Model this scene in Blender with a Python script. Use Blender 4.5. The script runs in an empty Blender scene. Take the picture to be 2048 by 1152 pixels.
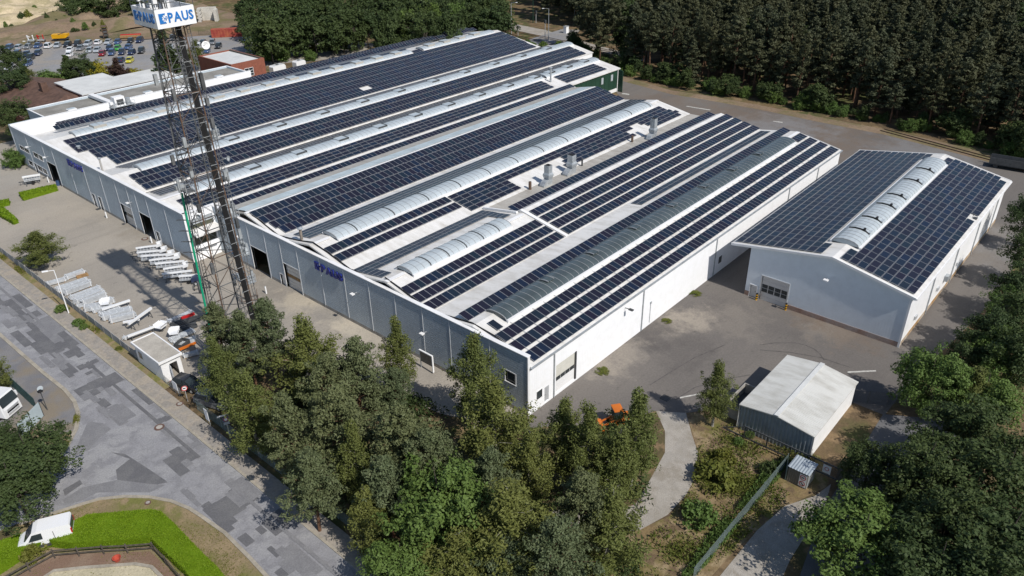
import bpy, bmesh, math, random
from math import sin, cos, pi, radians
from mathutils import Vector, Matrix
random.seed(7)
SC = bpy.context.scene
COL = SC.collection

# ---------------------------------------------------------------- camera
CAM_LOC = Vector((-51.54, -43.61, 55.0))
FPX, PITCH, ROLL, YAW = 1541.34, 0.518209, -0.016786, 0.725545
_f = Vector((cos(YAW) * cos(PITCH), sin(YAW) * cos(PITCH), -sin(PITCH)))
_r = Vector((sin(YAW), -cos(YAW), 0.0))
_d = _f.cross(_r)
c_, s_ = cos(ROLL), sin(ROLL)
R_RIGHT = _r * c_ - _d * s_
R_DOWN = _r * s_ + _d * c_
R_FWD = _f
cam = bpy.data.cameras.new('camera')
cam.sensor_width = 36.0
cam.lens = FPX / 2048.0 * 36.0
cam.clip_start = 0.5
cam.clip_end = 3000.0
camo = bpy.data.objects.new('camera', cam)
COL.objects.link(camo)
mw = Matrix((
    (R_RIGHT.x, -R_DOWN.x, -R_FWD.x, CAM_LOC.x),
    (R_RIGHT.y, -R_DOWN.y, -R_FWD.y, CAM_LOC.y),
    (R_RIGHT.z, -R_DOWN.z, -R_FWD.z, CAM_LOC.z),
    (0, 0, 0, 1)))
camo.matrix_world = mw
SC.camera = camo


def G(px, py, z=0.0):
    """ground (or height z) point seen at a pixel of the 2048 px photograph"""
    d = R_RIGHT * ((px - 1024) / FPX) + R_DOWN * ((py - 576) / FPX) + R_FWD
    t = (z - CAM_LOC.z) / d.z
    return CAM_LOC + d * t


# ---------------------------------------------------------------- sky, sun, exposure
SUN_DIR = Vector((-0.065, -1.0, 1.05)).normalized()       # towards the sun
SUN_ELEV = math.asin(SUN_DIR.z)
world = bpy.data.worlds.new('World')
SC.world = world
world.use_nodes = True
nt = world.node_tree
nt.nodes.clear()
wo = nt.nodes.new('ShaderNodeOutputWorld')
bg = nt.nodes.new('ShaderNodeBackground')
sky = nt.nodes.new('ShaderNodeTexSky')
sky.sky_type = 'NISHITA'
sky.sun_disc = False
sky.sun_elevation = SUN_ELEV
sky.sun_rotation = math.atan2(SUN_DIR.x, SUN_DIR.y)
sky.air_density = 1.0
sky.dust_density = 0.6
sky.ozone_density = 1.2
bg.inputs['Strength'].default_value = 0.10
nt.links.new(sky.outputs[0], bg.inputs['Color'])
nt.links.new(bg.outputs[0], wo.inputs['Surface'])
sun = bpy.data.lights.new('sun', 'SUN')
sun.energy = 4.5
sun.angle = radians(0.53)
sun.color = (1.0, 0.95, 0.88)
suno = bpy.data.objects.new('sun', sun)
COL.objects.link(suno)
suno.rotation_euler = SUN_DIR.to_track_quat('Z', 'Y').to_euler()
suno.location = (0, -60, 120)
SC.view_settings.view_transform = 'Standard'
SC.view_settings.look = 'None'
SC.view_settings.exposure = 0.0
SC.view_settings.gamma = 1.0
SC.view_settings.use_curve_mapping = False
SC.render.engine = 'CYCLES'
SC.cycles.max_bounces = 6
SC.cycles.diffuse_bounces = 3
SC.cycles.glossy_bounces = 3
SC.cycles.transmission_bounces = 4
SC.cycles.transparent_max_bounces = 8
SC.cycles.use_denoising = True

# ---------------------------------------------------------------- helpers
ORG = {}


class MB:
    """collects geometry; build() links it as ONE mesh object"""

    def __init__(s):
        s.v, s.f, s.m = [], [], []

    def add(s, vs, fs, mi=0):
        o = len(s.v)
        s.v.extend([tuple(v) for v in vs])
        for f in fs:
            s.f.append(tuple(o + i for i in f))
            s.m.append(mi)
        return s

    def quad(s, a, b, c, d, mi=0):
        return s.add((a, b, c, d), ((0, 1, 2, 3),), mi)

    def box(s, x0, y0, z0, x1, y1, z1, mi=0):
        v = [(x0, y0, z0), (x1, y0, z0), (x1, y1, z0), (x0, y1, z0), (x0, y0, z1), (x1, y0, z1), (x1, y1, z1), (x0, y1, z1)]
        return s.add(v, ((3, 2, 1, 0), (4, 5, 6, 7), (0, 1, 5, 4), (1, 2, 6, 5), (2, 3, 7, 6), (3, 0, 4, 7)), mi)

    def obb(s, c, ax, ay, az, mi=0):
        c, ax, ay, az = Vector(c), Vector(ax), Vector(ay), Vector(az)
        v = [c - ax - ay - az, c + ax - ay - az, c + ax + ay - az, c - ax + ay - az, c - ax - ay + az, c + ax - ay + az, c + ax + ay + az, c - ax + ay + az]
        return s.add(v, ((3, 2, 1, 0), (4, 5, 6, 7), (0, 1, 5, 4), (1, 2, 6, 5), (2, 3, 7, 6), (3, 0, 4, 7)), mi)

    def bar(s, p, q, w, h=None, mi=0):
        p, q = Vector(p), Vector(q)
        d = q - p
        if d.length < 1e-6:
            return s
        n = d.normalized()
        u = n.cross(Vector((0, 0, 1)))
        if u.length < 1e-3:
            u = Vector((1, 0, 0))
        u.normalize()
        k = u.cross(n)
        return s.obb((p + q) / 2, d / 2, u * (w / 2), k * ((h or w) / 2), mi)

    def cyl(s, p, q, r0, r1=None, n=8, mi=0, cap=True):
        p, q = Vector(p), Vector(q)
        r1 = r0 if r1 is None else r1
        d = (q - p).normalized()
        u = d.cross(Vector((0, 0, 1)))
        if u.length < 1e-3:
            u = Vector((1, 0, 0))
        u.normalize()
        k = d.cross(u)
        vs = []
        for i in range(n):
            a = 2 * pi * i / n
            w = u * cos(a) + k * sin(a)
            vs += [p + w * r0, q + w * r1]
        fs = [(2 * i, 2 * ((i + 1) % n), 2 * ((i + 1) % n) + 1, 2 * i + 1) for i in range(n)]
        if cap:
            fs += [tuple(2 * i for i in range(n))[::-1], tuple(2 * i + 1 for i in range(n))]
        return s.add(vs, fs, mi)

    def lathe(s, c, prof, n=16, mi=0):
        c = Vector(c)
        vs = []
        for r, z in prof:
            for i in range(n):
                a = 2 * pi * i / n
                vs.append(c + Vector((r * cos(a), r * sin(a), z)))
        fs = []
        for j in range(len(prof) - 1):
            for i in range(n):
                fs.append((j * n + i, j * n + (i + 1) % n, (j + 1) * n + (i + 1) % n, (j + 1) * n + i))
        return s.add(vs, fs, mi)

    def prism(s, poly, z0, z1, mi=0):
        n = len(poly)
        vs = [(p[0], p[1], z0) for p in poly] + [(p[0], p[1], z1) for p in poly]
        fs = [tuple(range(n))[::-1], tuple(range(n, 2 * n))] + [(i, (i + 1) % n, n + (i + 1) % n, n + i) for i in range(n)]
        return s.add(vs, fs, mi)

    def extr_x(s, prof, x0, x1, mi=0):
        """closed (y, z) outline swept along x"""
        n = len(prof)
        vs = [(x0, p[0], p[1]) for p in prof] + [(x1, p[0], p[1]) for p in prof]
        fs = [tuple(range(n)), tuple(range(n, 2 * n))[::-1]] + [(i, n + i, n + (i + 1) % n, (i + 1) % n) for i in range(n)]
        return s.add(vs, fs, mi)

    def mesh(s, name, mats, off=None, smooth=False):
        me = bpy.data.meshes.new(name)
        v = s.v if off is None else [(a[0] - off[0], a[1] - off[1], a[2] - off[2]) for a in s.v]
        me.from_pydata(v, [], s.f)
        for m in mats:
            me.materials.append(m)
        if any(s.m):
            me.polygons.foreach_set('material_index', s.m)
        if smooth:
            me.polygons.foreach_set('use_smooth', [True] * len(s.f))
        bm = bmesh.new()
        bm.from_mesh(me)
        if len(bm.faces) < 4000:
            bmesh.ops.recalc_face_normals(bm, faces=bm.faces)
            bm.to_mesh(me)
        bm.free()
        me.update()
        return me

    def build(s, name, mats, parent=None, smooth=False, kind=None, label=None):
        if not isinstance(mats, (list, tuple)):
            mats = [mats]
        off = ORG.get(parent.name) if parent else None
        me = s.mesh(name, mats, off, smooth)
        return link(name, me, parent, kind=kind, label=label)


def link(name, me, parent=None, loc=None, rot=None, kind=None, label=None):
    o = bpy.data.objects.new(name, me)
    COL.objects.link(o)
    if parent:
        o.parent = parent
        ORG[o.name] = ORG.get(parent.name, (0, 0, 0))
    if loc is not None:
        of = ORG.get(parent.name, (0, 0, 0)) if parent else (0, 0, 0)
        o.location = (loc[0] - of[0], loc[1] - of[1], loc[2] - of[2])
    if rot is not None:
        o.rotation_euler = rot
    if kind:
        o['kind'] = kind
    if label:
        o['label'] = label
    return o


def thing(name, label, cat, loc=(0, 0, 0), group=None, rz=0.0):
    o = bpy.data.objects.new(name, None)
    o.empty_display_size = 0.5
    COL.objects.link(o)
    o.location = loc
    o.rotation_euler = (0, 0, rz)
    ORG[o.name] = tuple(loc) if rz == 0 else (0, 0, 0)
    tag(o, label, cat, group)
    return o


def tag(o, label, cat, group=None):
    o['label'] = label
    o['category'] = cat
    if group:
        o['group'] = group
    return o


def dup(root, loc, rz=0.0, label=None, group=None, scale=None, mats=None):
    """copy of a thing with its parts and sub-parts"""
    r = root.copy()
    COL.objects.link(r)
    r.location = loc
    r.rotation_euler = (0, 0, rz)
    if scale:
        r.scale = scale if isinstance(scale, (tuple, list)) else (scale,) * 3
    if label:
        r['label'] = label
    if group:
        r['group'] = group
    for ch in list(root.children):
        c = ch.copy()
        COL.objects.link(c)
        c.parent = r
        if mats:
            recolour(c, mats)
        for g in list(ch.children):
            d = g.copy()
            COL.objects.link(d)
            d.parent = c
            if mats:
                recolour(d, mats)
    return r


def recolour(o, mats):
    for sl in o.material_slots:
        nm = sl.material.name if sl.material else ''
        if nm in mats:
            sl.link = 'OBJECT'
            sl.material = mats[nm]


def struct(name, mb, mat):
    o = mb.build(name, mat)
    o['kind'] = 'structure'
    return o


# ---------------------------------------------------------------- materials
def newmat(name):
    m = bpy.data.materials.new(name)
    m.use_nodes = True
    n = m.node_tree
    b = n.nodes['Principled BSDF']
    return m, n, b


def mix(n, fac, a, b, mode='MIX'):
    x = n.nodes.new('ShaderNodeMix')
    x.data_type = 'RGBA'
    x.blend_type = mode
    if isinstance(fac, float):
        x.inputs[0].default_value = fac
    else:
        n.links.new(fac, x.inputs[0])
    for k, v in ((6, a), (7, b)):
        if isinstance(v, tuple):
            x.inputs[k].default_value = (*v[:3], 1)
        else:
            n.links.new(v, x.inputs[k])
    return x.outputs[2]


def noise(n, scale, detail=4.0, rough=0.6, vec=None, dist=0.0):
    x = n.nodes.new('ShaderNodeTexNoise')
    x.inputs['Scale'].default_value = scale
    x.inputs['Detail'].default_value = detail
    x.inputs['Roughness'].default_value = rough
    x.inputs['Distortion'].default_value = dist
    if vec is None:
        vec = n.nodes.new('ShaderNodeNewGeometry').outputs['Position']
    n.links.new(vec, x.inputs['Vector'])
    return x.outputs['Fac']


def ramp(n, fac, a, b):
    x = n.nodes.new('ShaderNodeMapRange')
    x.inputs['From Min'].default_value = a
    x.inputs['From Max'].default_value = b
    n.links.new(fac, x.inputs['Value'])
    return x.outputs[0]


def bump(n, b, h, strength=0.3, dist=0.05):
    x = n.nodes.new('ShaderNodeBump')
    x.inputs['Strength'].default_value = strength
    x.inputs['Distance'].default_value = dist
    n.links.new(h, x.inputs['Height'])
    n.links.new(x.outputs[0], b.inputs['Normal'])


def mscale(n, v):
    m = n.nodes.new('ShaderNodeMapping')
    m.inputs['Scale'].default_value = v
    n.links.new(n.nodes.new('ShaderNodeNewGeometry').outputs['Position'], m.inputs['Vector'])
    return m.outputs[0]


def M(name, col, rough=0.7, metal=0.0, var=0.12, scale=0.6, col2=None, lo=0.38, hi=0.66, fine=None, bmp=0.0, spec=0.4):
    """plain procedural surface: base colour with large stains (col2) and a finer grain"""
    m, n, b = newmat(name)
    if col2 is None:
        col2 = tuple(max(0.0, c * (1 - 2.2 * var)) for c in col)
    c = mix(n, ramp(n, noise(n, scale), lo, hi), tuple(col), tuple(col2))
    if fine:
        g = ramp(n, noise(n, fine, 3.0), 0.25, 0.75)
        c = mix(n, g, c, mix(n, 0.5, c, (0.0, 0.0, 0.0)), 'MIX') if False else mix(n, 0.16, c, g, 'OVERLAY')
        if bmp:
            bump(n, b, g, bmp, 0.03)
    n.links.new(c, b.inputs['Base Color'])
    b.inputs['Roughness'].default_value = rough
    b.inputs['Metallic'].default_value = metal
    b.inputs['Specular IOR Level'].default_value = spec
    return m


def ribbed(name, col, axis, period, rough=0.45, metal=0.0, strength=0.6, var=0.06, dirt=None, dark=0.12):
    """profiled sheet: relief waves along one world axis"""
    m, n, b = newmat(name)
    pos = n.nodes.new('ShaderNodeNewGeometry').outputs['Position']
    w = n.nodes.new('ShaderNodeTexWave')
    w.bands_direction = axis
    w.wave_profile = 'SIN'
    w.inputs['Scale'].default_value = pi / (10.0 * period) * 2 / 2
    w.inputs['Scale'].default_value = 1.0 / period * 0.314159
    n.links.new(pos, w.inputs['Vector'])
    bump(n, b, w.outputs['Fac'], strength, 0.04)
    c2 = dirt or tuple(c * (1 - 3 * var) for c in col)
    st = noise(n, 1.0, 5.0, 0.65, mscale(n, (0.9, 0.25, 0.9) if axis == 'X' else (0.25, 0.9, 0.9)))
    c = mix(n, ramp(n, st, 0.42, 0.75), tuple(col), c2)
    c = mix(n, ramp(n, noise(n, 0.05, 2.0), 0.4, 0.7), c, mix(n, 0.10, c, c2))
    n.links.new(c, b.inputs['Base Color'])
    b.inputs['Roughness'].default_value = rough
    b.inputs['Metallic'].default_value = metal
    return m


def leafmat(name, a, b_, dead=None):
    m, n, b = newmat(name)
    oi = n.nodes.new('ShaderNodeObjectInfo')
    no = ramp(n, noise(n, 1.3, 3.0), 0.3, 0.7)
    c = mix(n, no, a, b_)
    c2 = mix(n, 0.5, c, (b_[0] * 1.25, b_[1] * 1.08, b_[2] * 0.85))
    c = mix(n, oi.outputs['Random'], c, c2)
    n.links.new(c, b.inputs['Base Color'])
    b.inputs['Roughness'].default_value = 0.62
    b.inputs['Specular IOR Level'].default_value = 0.2
    tr = n.nodes.new('ShaderNodeBsdfTranslucent')
    n.links.new(c, tr.inputs['Color'])
    ms = n.nodes.new('ShaderNodeMixShader')
    ms.inputs[0].default_value = 0.2
    n.links.new(b.outputs[0], ms.inputs[1])
    n.links.new(tr.outputs[0], ms.inputs[2])
    n.links.new(ms.outputs[0], n.nodes['Material Output'].inputs['Surface'])
    return m


MT = {}
MT['white'] = M('white_paint', (0.80, 0.80, 0.80), 0.5, var=0.05, scale=0.35, fine=14)
MT['roof'] = ribbed('white_roof_sheet', (0.72, 0.71, 0.69), 'X', 0.30, 0.5, strength=0.5, dirt=(0.52, 0.50, 0.46))
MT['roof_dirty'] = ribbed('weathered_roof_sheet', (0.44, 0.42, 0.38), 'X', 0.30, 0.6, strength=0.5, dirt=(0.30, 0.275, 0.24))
MT['wallwhite'] = ribbed('white_wall_sheet', (0.87, 0.88, 0.90), 'X', 0.34, 0.45, strength=0.2, var=0.02, dirt=(0.80, 0.81, 0.81))
MT['clad'] = M('silver_cladding', (0.475, 0.545, 0.60), 0.5, metal=0.0, var=0.06, scale=0.25, fine=3)
MT['clad_dark'] = M('cladding_groove', (0.33, 0.36, 0.39), 0.6, var=0.05)
MT['joint'] = M('cladding_joint_strip', (0.66, 0.68, 0.70), 0.45, var=0.03)
MT['gable'] = ribbed('grey_gable_sheet', (0.67, 0.72, 0.76), 'Y', 0.35, 0.5, strength=0.08, var=0.03)
MT['dark'] = M('dark_opening', (0.012, 0.013, 0.015), 0.8, var=0.1)
MT['frame'] = M('aluminium_frame', (0.62, 0.64, 0.66), 0.4, metal=0.5, var=0.03)
MT['glass'] = M('window_glass', (0.03, 0.04, 0.045), 0.08, var=0.1, spec=0.6)
MT['steel'] = M('galvanised_steel', (0.45, 0.48, 0.50), 0.45, metal=0.35, var=0.12, scale=1.5)
MT['steel_dark'] = M('dark_steel', (0.10, 0.105, 0.11), 0.5, metal=0.3, var=0.15, scale=2)
MT['rust'] = M('rusty_steel', (0.13, 0.075, 0.045), 0.8, var=0.2, scale=2.5, col2=(0.09, 0.07, 0.06))
MT['black'] = M('black_rubber', (0.012, 0.012, 0.013), 0.7, var=0.1)
MT['green'] = M('green_pole_paint', (0.01, 0.33, 0.18), 0.45, var=0.06)
MT['blue_letter'] = M('dark_blue_letters', (0.012, 0.025, 0.22), 0.4, var=0.03)
MT['blue_sign'] = M('sign_blue', (0.02, 0.17, 0.50), 0.5, var=0.03)
MT['signwhite'] = M('sign_white', (0.82, 0.83, 0.84), 0.5, var=0.03)
MT['red'] = M('red_paint', (0.55, 0.02, 0.02), 0.5, var=0.1)
MT['orange'] = M('orange_paint', (0.60, 0.16, 0.02), 0.5, var=0.1)
MT['yellow'] = M('yellow_paint', (0.72, 0.38, 0.01), 0.5, var=0.1)
MT['brick'] = M('red_brick', (0.27, 0.095, 0.06), 0.85, var=0.12, scale=1.5, fine=8)
MT['tile'] = M('brown_roof_tile', (0.13, 0.075, 0.055), 0.85, var=0.2, scale=0.8, fine=5)
MT['felt'] = M('grey_flat_roof', (0.27, 0.26, 0.235), 0.9, var=0.15, scale=0.3, fine=4)
MT['feltlight'] = M('pale_flat_roof', (0.60, 0.61, 0.60), 0.85, var=0.08, scale=0.25, fine=4)
MT['wood'] = M('weathered_wood', (0.10, 0.085, 0.07), 0.85, var=0.2, scale=3)
MT['pallet'] = M('raw_timber', (0.36, 0.22, 0.10), 0.85, var=0.2, scale=3)
MT['alu'] = M('aluminium_profile', (0.66, 0.69, 0.72), 0.35, metal=0.35, var=0.08, scale=3)
MT['concrete'] = M('concrete', (0.38, 0.36, 0.33), 0.9, var=0.15, scale=0.8, fine=6, bmp=0.2)
MT['darkgreen'] = M('dark_green_sheet', (0.018, 0.055, 0.035), 0.5, var=0.1)
MT['bark'] = M('pine_bark', (0.16, 0.085, 0.05), 0.9, var=0.3, scale=2.5)
MT['birch'] = M('birch_bark', (0.40, 0.38, 0.34), 0.85, var=0.35, scale=3.0)
MT['oak'] = M('grey_bark', (0.09, 0.075, 0.06), 0.9, var=0.25, scale=3.0)
MT['pine'] = leafmat('pine_needles', (0.080, 0.112, 0.054), (0.128, 0.155, 0.080))
MT['pine_far'] = leafmat('forest_needles', (0.048, 0.062, 0.034), (0.088, 0.098, 0.056))
MT['birchleaf'] = leafmat('birch_leaves', (0.092, 0.118, 0.032), (0.138, 0.160, 0.050))
MT['leaf'] = leafmat('green_leaves', (0.068, 0.122, 0.026), (0.110, 0.172, 0.048))
MT['leaf_dark'] = leafmat('dark_green_leaves', (0.034, 0.058, 0.019), (0.062, 0.092, 0.034))
MT['leaf_yellow'] = leafmat('yellow_leaves', (0.21, 0.20, 0.012), (0.28, 0.25, 0.03))
MT['leaf_brown'] = leafmat('purple_brown_leaves', (0.05, 0.03, 0.025), (0.08, 0.05, 0.04))
MT['hedge'] = leafmat('hedge_leaves', (0.105, 0.195, 0.006), (0.15, 0.245, 0.012))
MT['weed'] = leafmat('weed_leaves', (0.085, 0.115, 0.02), (0.14, 0.15, 0.035))


def panelmat(name, attr):
    m, n, b = newmat(name)
    if attr:
        a = n.nodes.new('ShaderNodeAttribute')
        a.attribute_name = 'tint'
        r = a.outputs['Fac']
    else:
        r = n.nodes.new('ShaderNodeObjectInfo').outputs['Random']
    cr = n.nodes.new('ShaderNodeValToRGB')
    e = cr.color_ramp.elements
    e[0].color = (0.013, 0.015, 0.026, 1)
    e[1].color = (0.011, 0.018, 0.040, 1)
    for p, c in ((0.35, (0.016, 0.015, 0.028, 1)), (0.7, (0.013, 0.022, 0.034, 1))):
        k = e.new(p)
        k.color = c
    n.links.new(r, cr.inputs[0])
    n.links.new(cr.outputs[0], b.inputs['Base Color'])
    b.inputs['Roughness'].default_value = 0.22
    b.inputs['IOR'].default_value = 1.45
    b.inputs['Specular IOR Level'].default_value = 0.3
    return m


MT['cell'] = panelmat('solar_cells', False)
MT['cell_s'] = panelmat('solar_cells_field', True)
MT['pframe'] = M('panel_frame', (0.29, 0.30, 0.32), 0.45, metal=0.2, var=0.03)
MT['poly'] = M('polycarbonate_vault', (0.43, 0.48, 0.51), 0.3, var=0.06, scale=0.5)
MT['poly_dark'] = M('smoked_vault', (0.075, 0.095, 0.10), 0.14, var=0.12, scale=0.6, spec=0.6)
MT['polyrib'] = M('vault_rib', (0.30, 0.31, 0.32), 0.5, var=0.05)
MT['translucent'] = M('translucent_roof_strip', (0.52, 0.60, 0.64), 0.3, var=0.10, scale=0.35)
# ================================================================ GROUND
import numpy as np


def gp(*pts, z=0.0):
    return [tuple(G(x, y))[:2] for x, y in pts]


def sheet(name, poly, z, mat, kind='structure', parent=None):
    mb = MB()
    mb.add([(p[0], p[1], z) for p in poly], (tuple(range(len(poly))),))
    o = mb.build(name, mat, parent)
    if o.data.polygons[0].normal.z < 0:
        o.data.flip_normals()
    if kind:
        o['kind'] = kind
    return o


def groundmat(name, cols, scales, rough=0.95, fine=5.0, bmp=0.3):
    """several soils mixed by noise of different sizes"""
    m, n, b = newmat(name)
    c = cols[0]
    for k, (col, sc) in enumerate(zip(cols[1:], scales)):
        f = ramp(n, noise(n, sc, 5.0, 0.62, dist=0.4), 0.44 + 0.03 * (k % 3), 0.60)
        c = mix(n, f, c, col)
    g = ramp(n, noise(n, fine, 4.0, 0.7), 0.2, 0.8)
    c = mix(n, 0.30, c, g, 'OVERLAY')
    n.links.new(c, b.inputs['Base Color'])
    b.inputs['Roughness'].default_value = rough
    b.inputs['Specular IOR Level'].default_value = 0.2
    bump(n, b, g, bmp, 0.06)
    return m


GM = {}
GM['soil'] = groundmat('woodland_floor', [(0.105, 0.075, 0.045), (0.15, 0.105, 0.055), (0.075, 0.085, 0.03), (0.20, 0.14, 0.08)], [0.12, 0.07, 0.4], fine=3)
GM['conc'] = groundmat('beige_concrete_yard', [(0.333, 0.302, 0.262), (0.279, 0.257, 0.234), (0.378, 0.338, 0.286), (0.252, 0.234, 0.224)], [0.07, 0.11, 0.35], 0.9, 2.0, 0.1)
GM['asph'] = None
GM['road'] = groundmat('worn_street_asphalt', [(0.249, 0.249, 0.262), (0.288, 0.288, 0.294), (0.211, 0.211, 0.223)], [0.25, 0.6], 0.88, 6.0, 0.12)
GM['patch'] = groundmat('asphalt_repair', [(0.121, 0.121, 0.129), (0.144, 0.144, 0.149)], [0.6], 0.9, 7.0, 0.12)
GM['patch2'] = groundmat('asphalt_repair_paler', [(0.181, 0.181, 0.19), (0.206, 0.206, 0.213)], [0.6], 0.9, 7.0, 0.12)
GM['pave'] = groundmat('beige_paving', [(0.285, 0.261, 0.232), (0.247, 0.228, 0.203), (0.323, 0.285, 0.237)], [0.3, 0.8], 0.92, 5.0, 0.15)
GM['dry'] = groundmat('dry_grass_verge', [(0.215, 0.17, 0.10), (0.155, 0.155, 0.05), (0.26, 0.20, 0.12)], [0.25, 0.5], 0.95, 6.0, 0.4)
GM['gravelgrey'] = groundmat('grey_gravel', [(0.165, 0.165, 0.175), (0.20, 0.195, 0.195), (0.21, 0.18, 0.14)], [0.3, 0.15], 0.95, 9.0, 0.4)
GM['gravel'] = groundmat('pale_gravel', [(0.317, 0.295, 0.263), (0.264, 0.238, 0.199), (0.352, 0.326, 0.29)], [0.25, 0.6], 0.95, 9.0, 0.4)
GM['sand'] = groundmat('pale_sand', [(0.52, 0.43, 0.29), (0.44, 0.36, 0.24), (0.34, 0.29, 0.17)], [0.12, 0.2], 0.95, 2.0, 0.5)
GM['earth'] = groundmat('bare_earth', [(0.20, 0.145, 0.10), (0.25, 0.185, 0.125), (0.15, 0.13, 0.065)], [0.06, 0.11], 0.95, 1.5, 0.4)
GM['arena'] = groundmat('arena_sand', [(0.46, 0.41, 0.29), (0.40, 0.36, 0.25)], [0.3], 0.95, 5.0, 0.4)
GM['mulch'] = groundmat('brown_mulch', [(0.19, 0.125, 0.09), (0.23, 0.165, 0.12)], [0.5], 0.95, 8.0, 0.4)
GM['rough'] = groundmat('rough_bank', [(0.20, 0.145, 0.075), (0.12, 0.12, 0.035), (0.28, 0.215, 0.13), (0.14, 0.10, 0.06)], [0.22, 0.4, 0.7], 0.95, 4.0, 0.6)
GM['parkasph'] = groundmat('car_park_asphalt', [(0.25, 0.25, 0.255), (0.22, 0.22, 0.225), (0.27, 0.25, 0.225)], [0.06, 0.12], 0.92, 2.0, 0.1)

def stained(name, base, base2, spots, rough=0.92, seam=None):
    """old paving: two tones, stains that spread round given places, tyre-worn streaks, fine grit"""
    m, n, b = newmat(name)
    pos = n.nodes.new('ShaderNodeNewGeometry').outputs['Position']
    c = mix(n, ramp(n, noise(n, 0.045, 4.0, 0.6, dist=0.6), 0.40, 0.66), base, base2)
    st = noise(n, 1.0, 4.0, 0.6, mscale(n, (0.05, 0.55, 1)), 0.5)
    c = mix(n, ramp(n, st, 0.52, 0.78), c, mix(n, 0.16, c, (0.02, 0.018, 0.016)))
    for (x, y, r, col, am) in spots:
        d = n.nodes.new('ShaderNodeVectorMath')
        d.operation = 'DISTANCE'
        n.links.new(pos, d.inputs[0])
        d.inputs[1].default_value = (x, y, 0)
        a = n.nodes.new('ShaderNodeMath')
        a.operation = 'MULTIPLY_ADD'
        n.links.new(noise(n, 0.9 / r ** 0.5, 6.0, 0.7), a.inputs[0])
        a.inputs[1].default_value = r * 2.6
        n.links.new(d.outputs['Value'], a.inputs[2])
        f = n.nodes.new('ShaderNodeMapRange')
        f.inputs['From Min'].default_value = r * 2.15
        f.inputs['From Max'].default_value = r * 1.55
        f.inputs['To Max'].default_value = am
        n.links.new(a.outputs[0], f.inputs['Value'])
        c = mix(n, f.outputs[0], c, col)
    g = ramp(n, noise(n, 4.0, 4.0, 0.75), 0.2, 0.8)
    c = mix(n, 0.22, c, g, 'OVERLAY')
    sp = ramp(n, noise(n, 0.8, 3.0, 0.5), 0.66, 0.74)
    c = mix(n, sp, c, mix(n, 0.25, c, (0.03, 0.03, 0.03)))
    n.links.new(c, b.inputs['Base Color'])
    b.inputs['Roughness'].default_value = rough
    b.inputs['Specular IOR Level'].default_value = 0.2
    bump(n, b, g, 0.12, 0.04)
    return m


def spot(px, py, r, col, am):
    q = G(px, py)
    return (q.x, q.y, r * 2.3, col, min(1.0, am * 1.15))


PALE, DARK, BROWN, BLUE = (0.30, 0.265, 0.22), (0.085, 0.078, 0.075), (0.16, 0.12, 0.09), (0.20, 0.20, 0.205)
GM['asph'] = stained('old_grey_asphalt', (0.165, 0.150, 0.136), (0.130, 0.119, 0.111), [
    spot(1383, 640, 2.0, PALE, .75), spot(1330, 655, 1.8, PALE, .35), spot(1290, 665, 2.6, DARK, .6), spot(1370, 700, 3.0, DARK, .35), spot(1215, 735, 1.6, PALE, .6), spot(1250, 700, 1.8, PALE, .4), spot(1460, 640, 3, PALE, .25),
    spot(1480, 235, 7, BROWN, .5), spot(1650, 275, 8, BROWN, .5), spot(1560, 262, 7, BLUE, .6), spot(1850, 310, 7, BLUE, .5), spot(1320, 205, 6, BROWN, .4), spot(1660, 655, 2.5, PALE, .3), spot(1700, 670, 2.5, BROWN, .4), spot(1620, 630, 2, BROWN, .45), spot(1930, 480, 5, BLUE, .4)])
GM['conc'] = stained('beige_concrete_yard', (0.345, 0.313, 0.268), (0.268, 0.246, 0.216), [
    spot(700, 635, 2.5, (0.46, 0.41, 0.33), .7), spot(650, 605, 2, (0.44, 0.39, 0.31), .6), spot(735, 660, 2.2, (0.43, 0.39, 0.32), .6), spot(660, 625, 2, (0.2, 0.19, 0.18), .5), spot(560, 580, 3, (0.2, 0.18, 0.155), .5), spot(300, 455, 3, (0.24, 0.21, 0.17), .5), spot(600, 600, 2.0, (0.42, 0.37, 0.29), .6),
    spot(240, 420, 4, (0.26, 0.235, 0.2), .5), spot(130, 430, 5, (0.36, 0.32, 0.265), .5), spot(60, 350, 5, (0.30, 0.285, 0.26), .5), spot(520, 545, 2, (0.2, 0.17, 0.14), .5), spot(370, 590, 3, (0.3, 0.28, 0.245), .5)])

sheet('ground', [(-160, -160), (560, -160), (560, 620), (-160, 620)], 0.0, GM['soil'])
Z1, Z2, Z3, Z4 = 0.006, 0.012, 0.018, 0.024
# front yard (concrete) and right yard (asphalt)
sheet('front_yard', [(-22.7, 34), (-9.5, 34), (-7.5, 20), (-6, 8), (-3.5, 1.5), (0.4, 0.4), (0.4, 66), (2, 66), (2, 150), (-22.7, 150)], Z1, GM['conc'])
edge = gp((1130, 852), (1230, 846), (1312, 822), (1372, 826), (1470, 812))
right = gp((1830, 752), (1915, 674), (1975, 612), (2032, 527), (2064, 462), (2115, 402))
top = gp((2075, 352), (1939, 312), (1845, 287), (1767, 266), (1633, 240), (1533, 219), (1408, 196), (1344, 186), (1237, 156), (1205, 128))
sheet('asphalt_yard', [(0.4, 0.4), (-1.5, -1.2)] + edge + [(13, -18.4), (25.2, -18.4), (25.5, -27.0), (25.5, -30.0)] + right + top + [(127, 82), (116, 68), (89, 40)], Z1, GM['asph'])
sheet('gravel_track', gp((1312, 822), (1372, 826), (1384, 870), (1396, 905), (1390, 955), (1372, 990), (1335, 1030), (1280, 1060), (1200, 1070), (1090, 1050), (1085, 1015), (1180, 1030), (1270, 1010), (1300, 960), (1330, 905), (1330, 862)), Z2, GM['gravel'])
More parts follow.
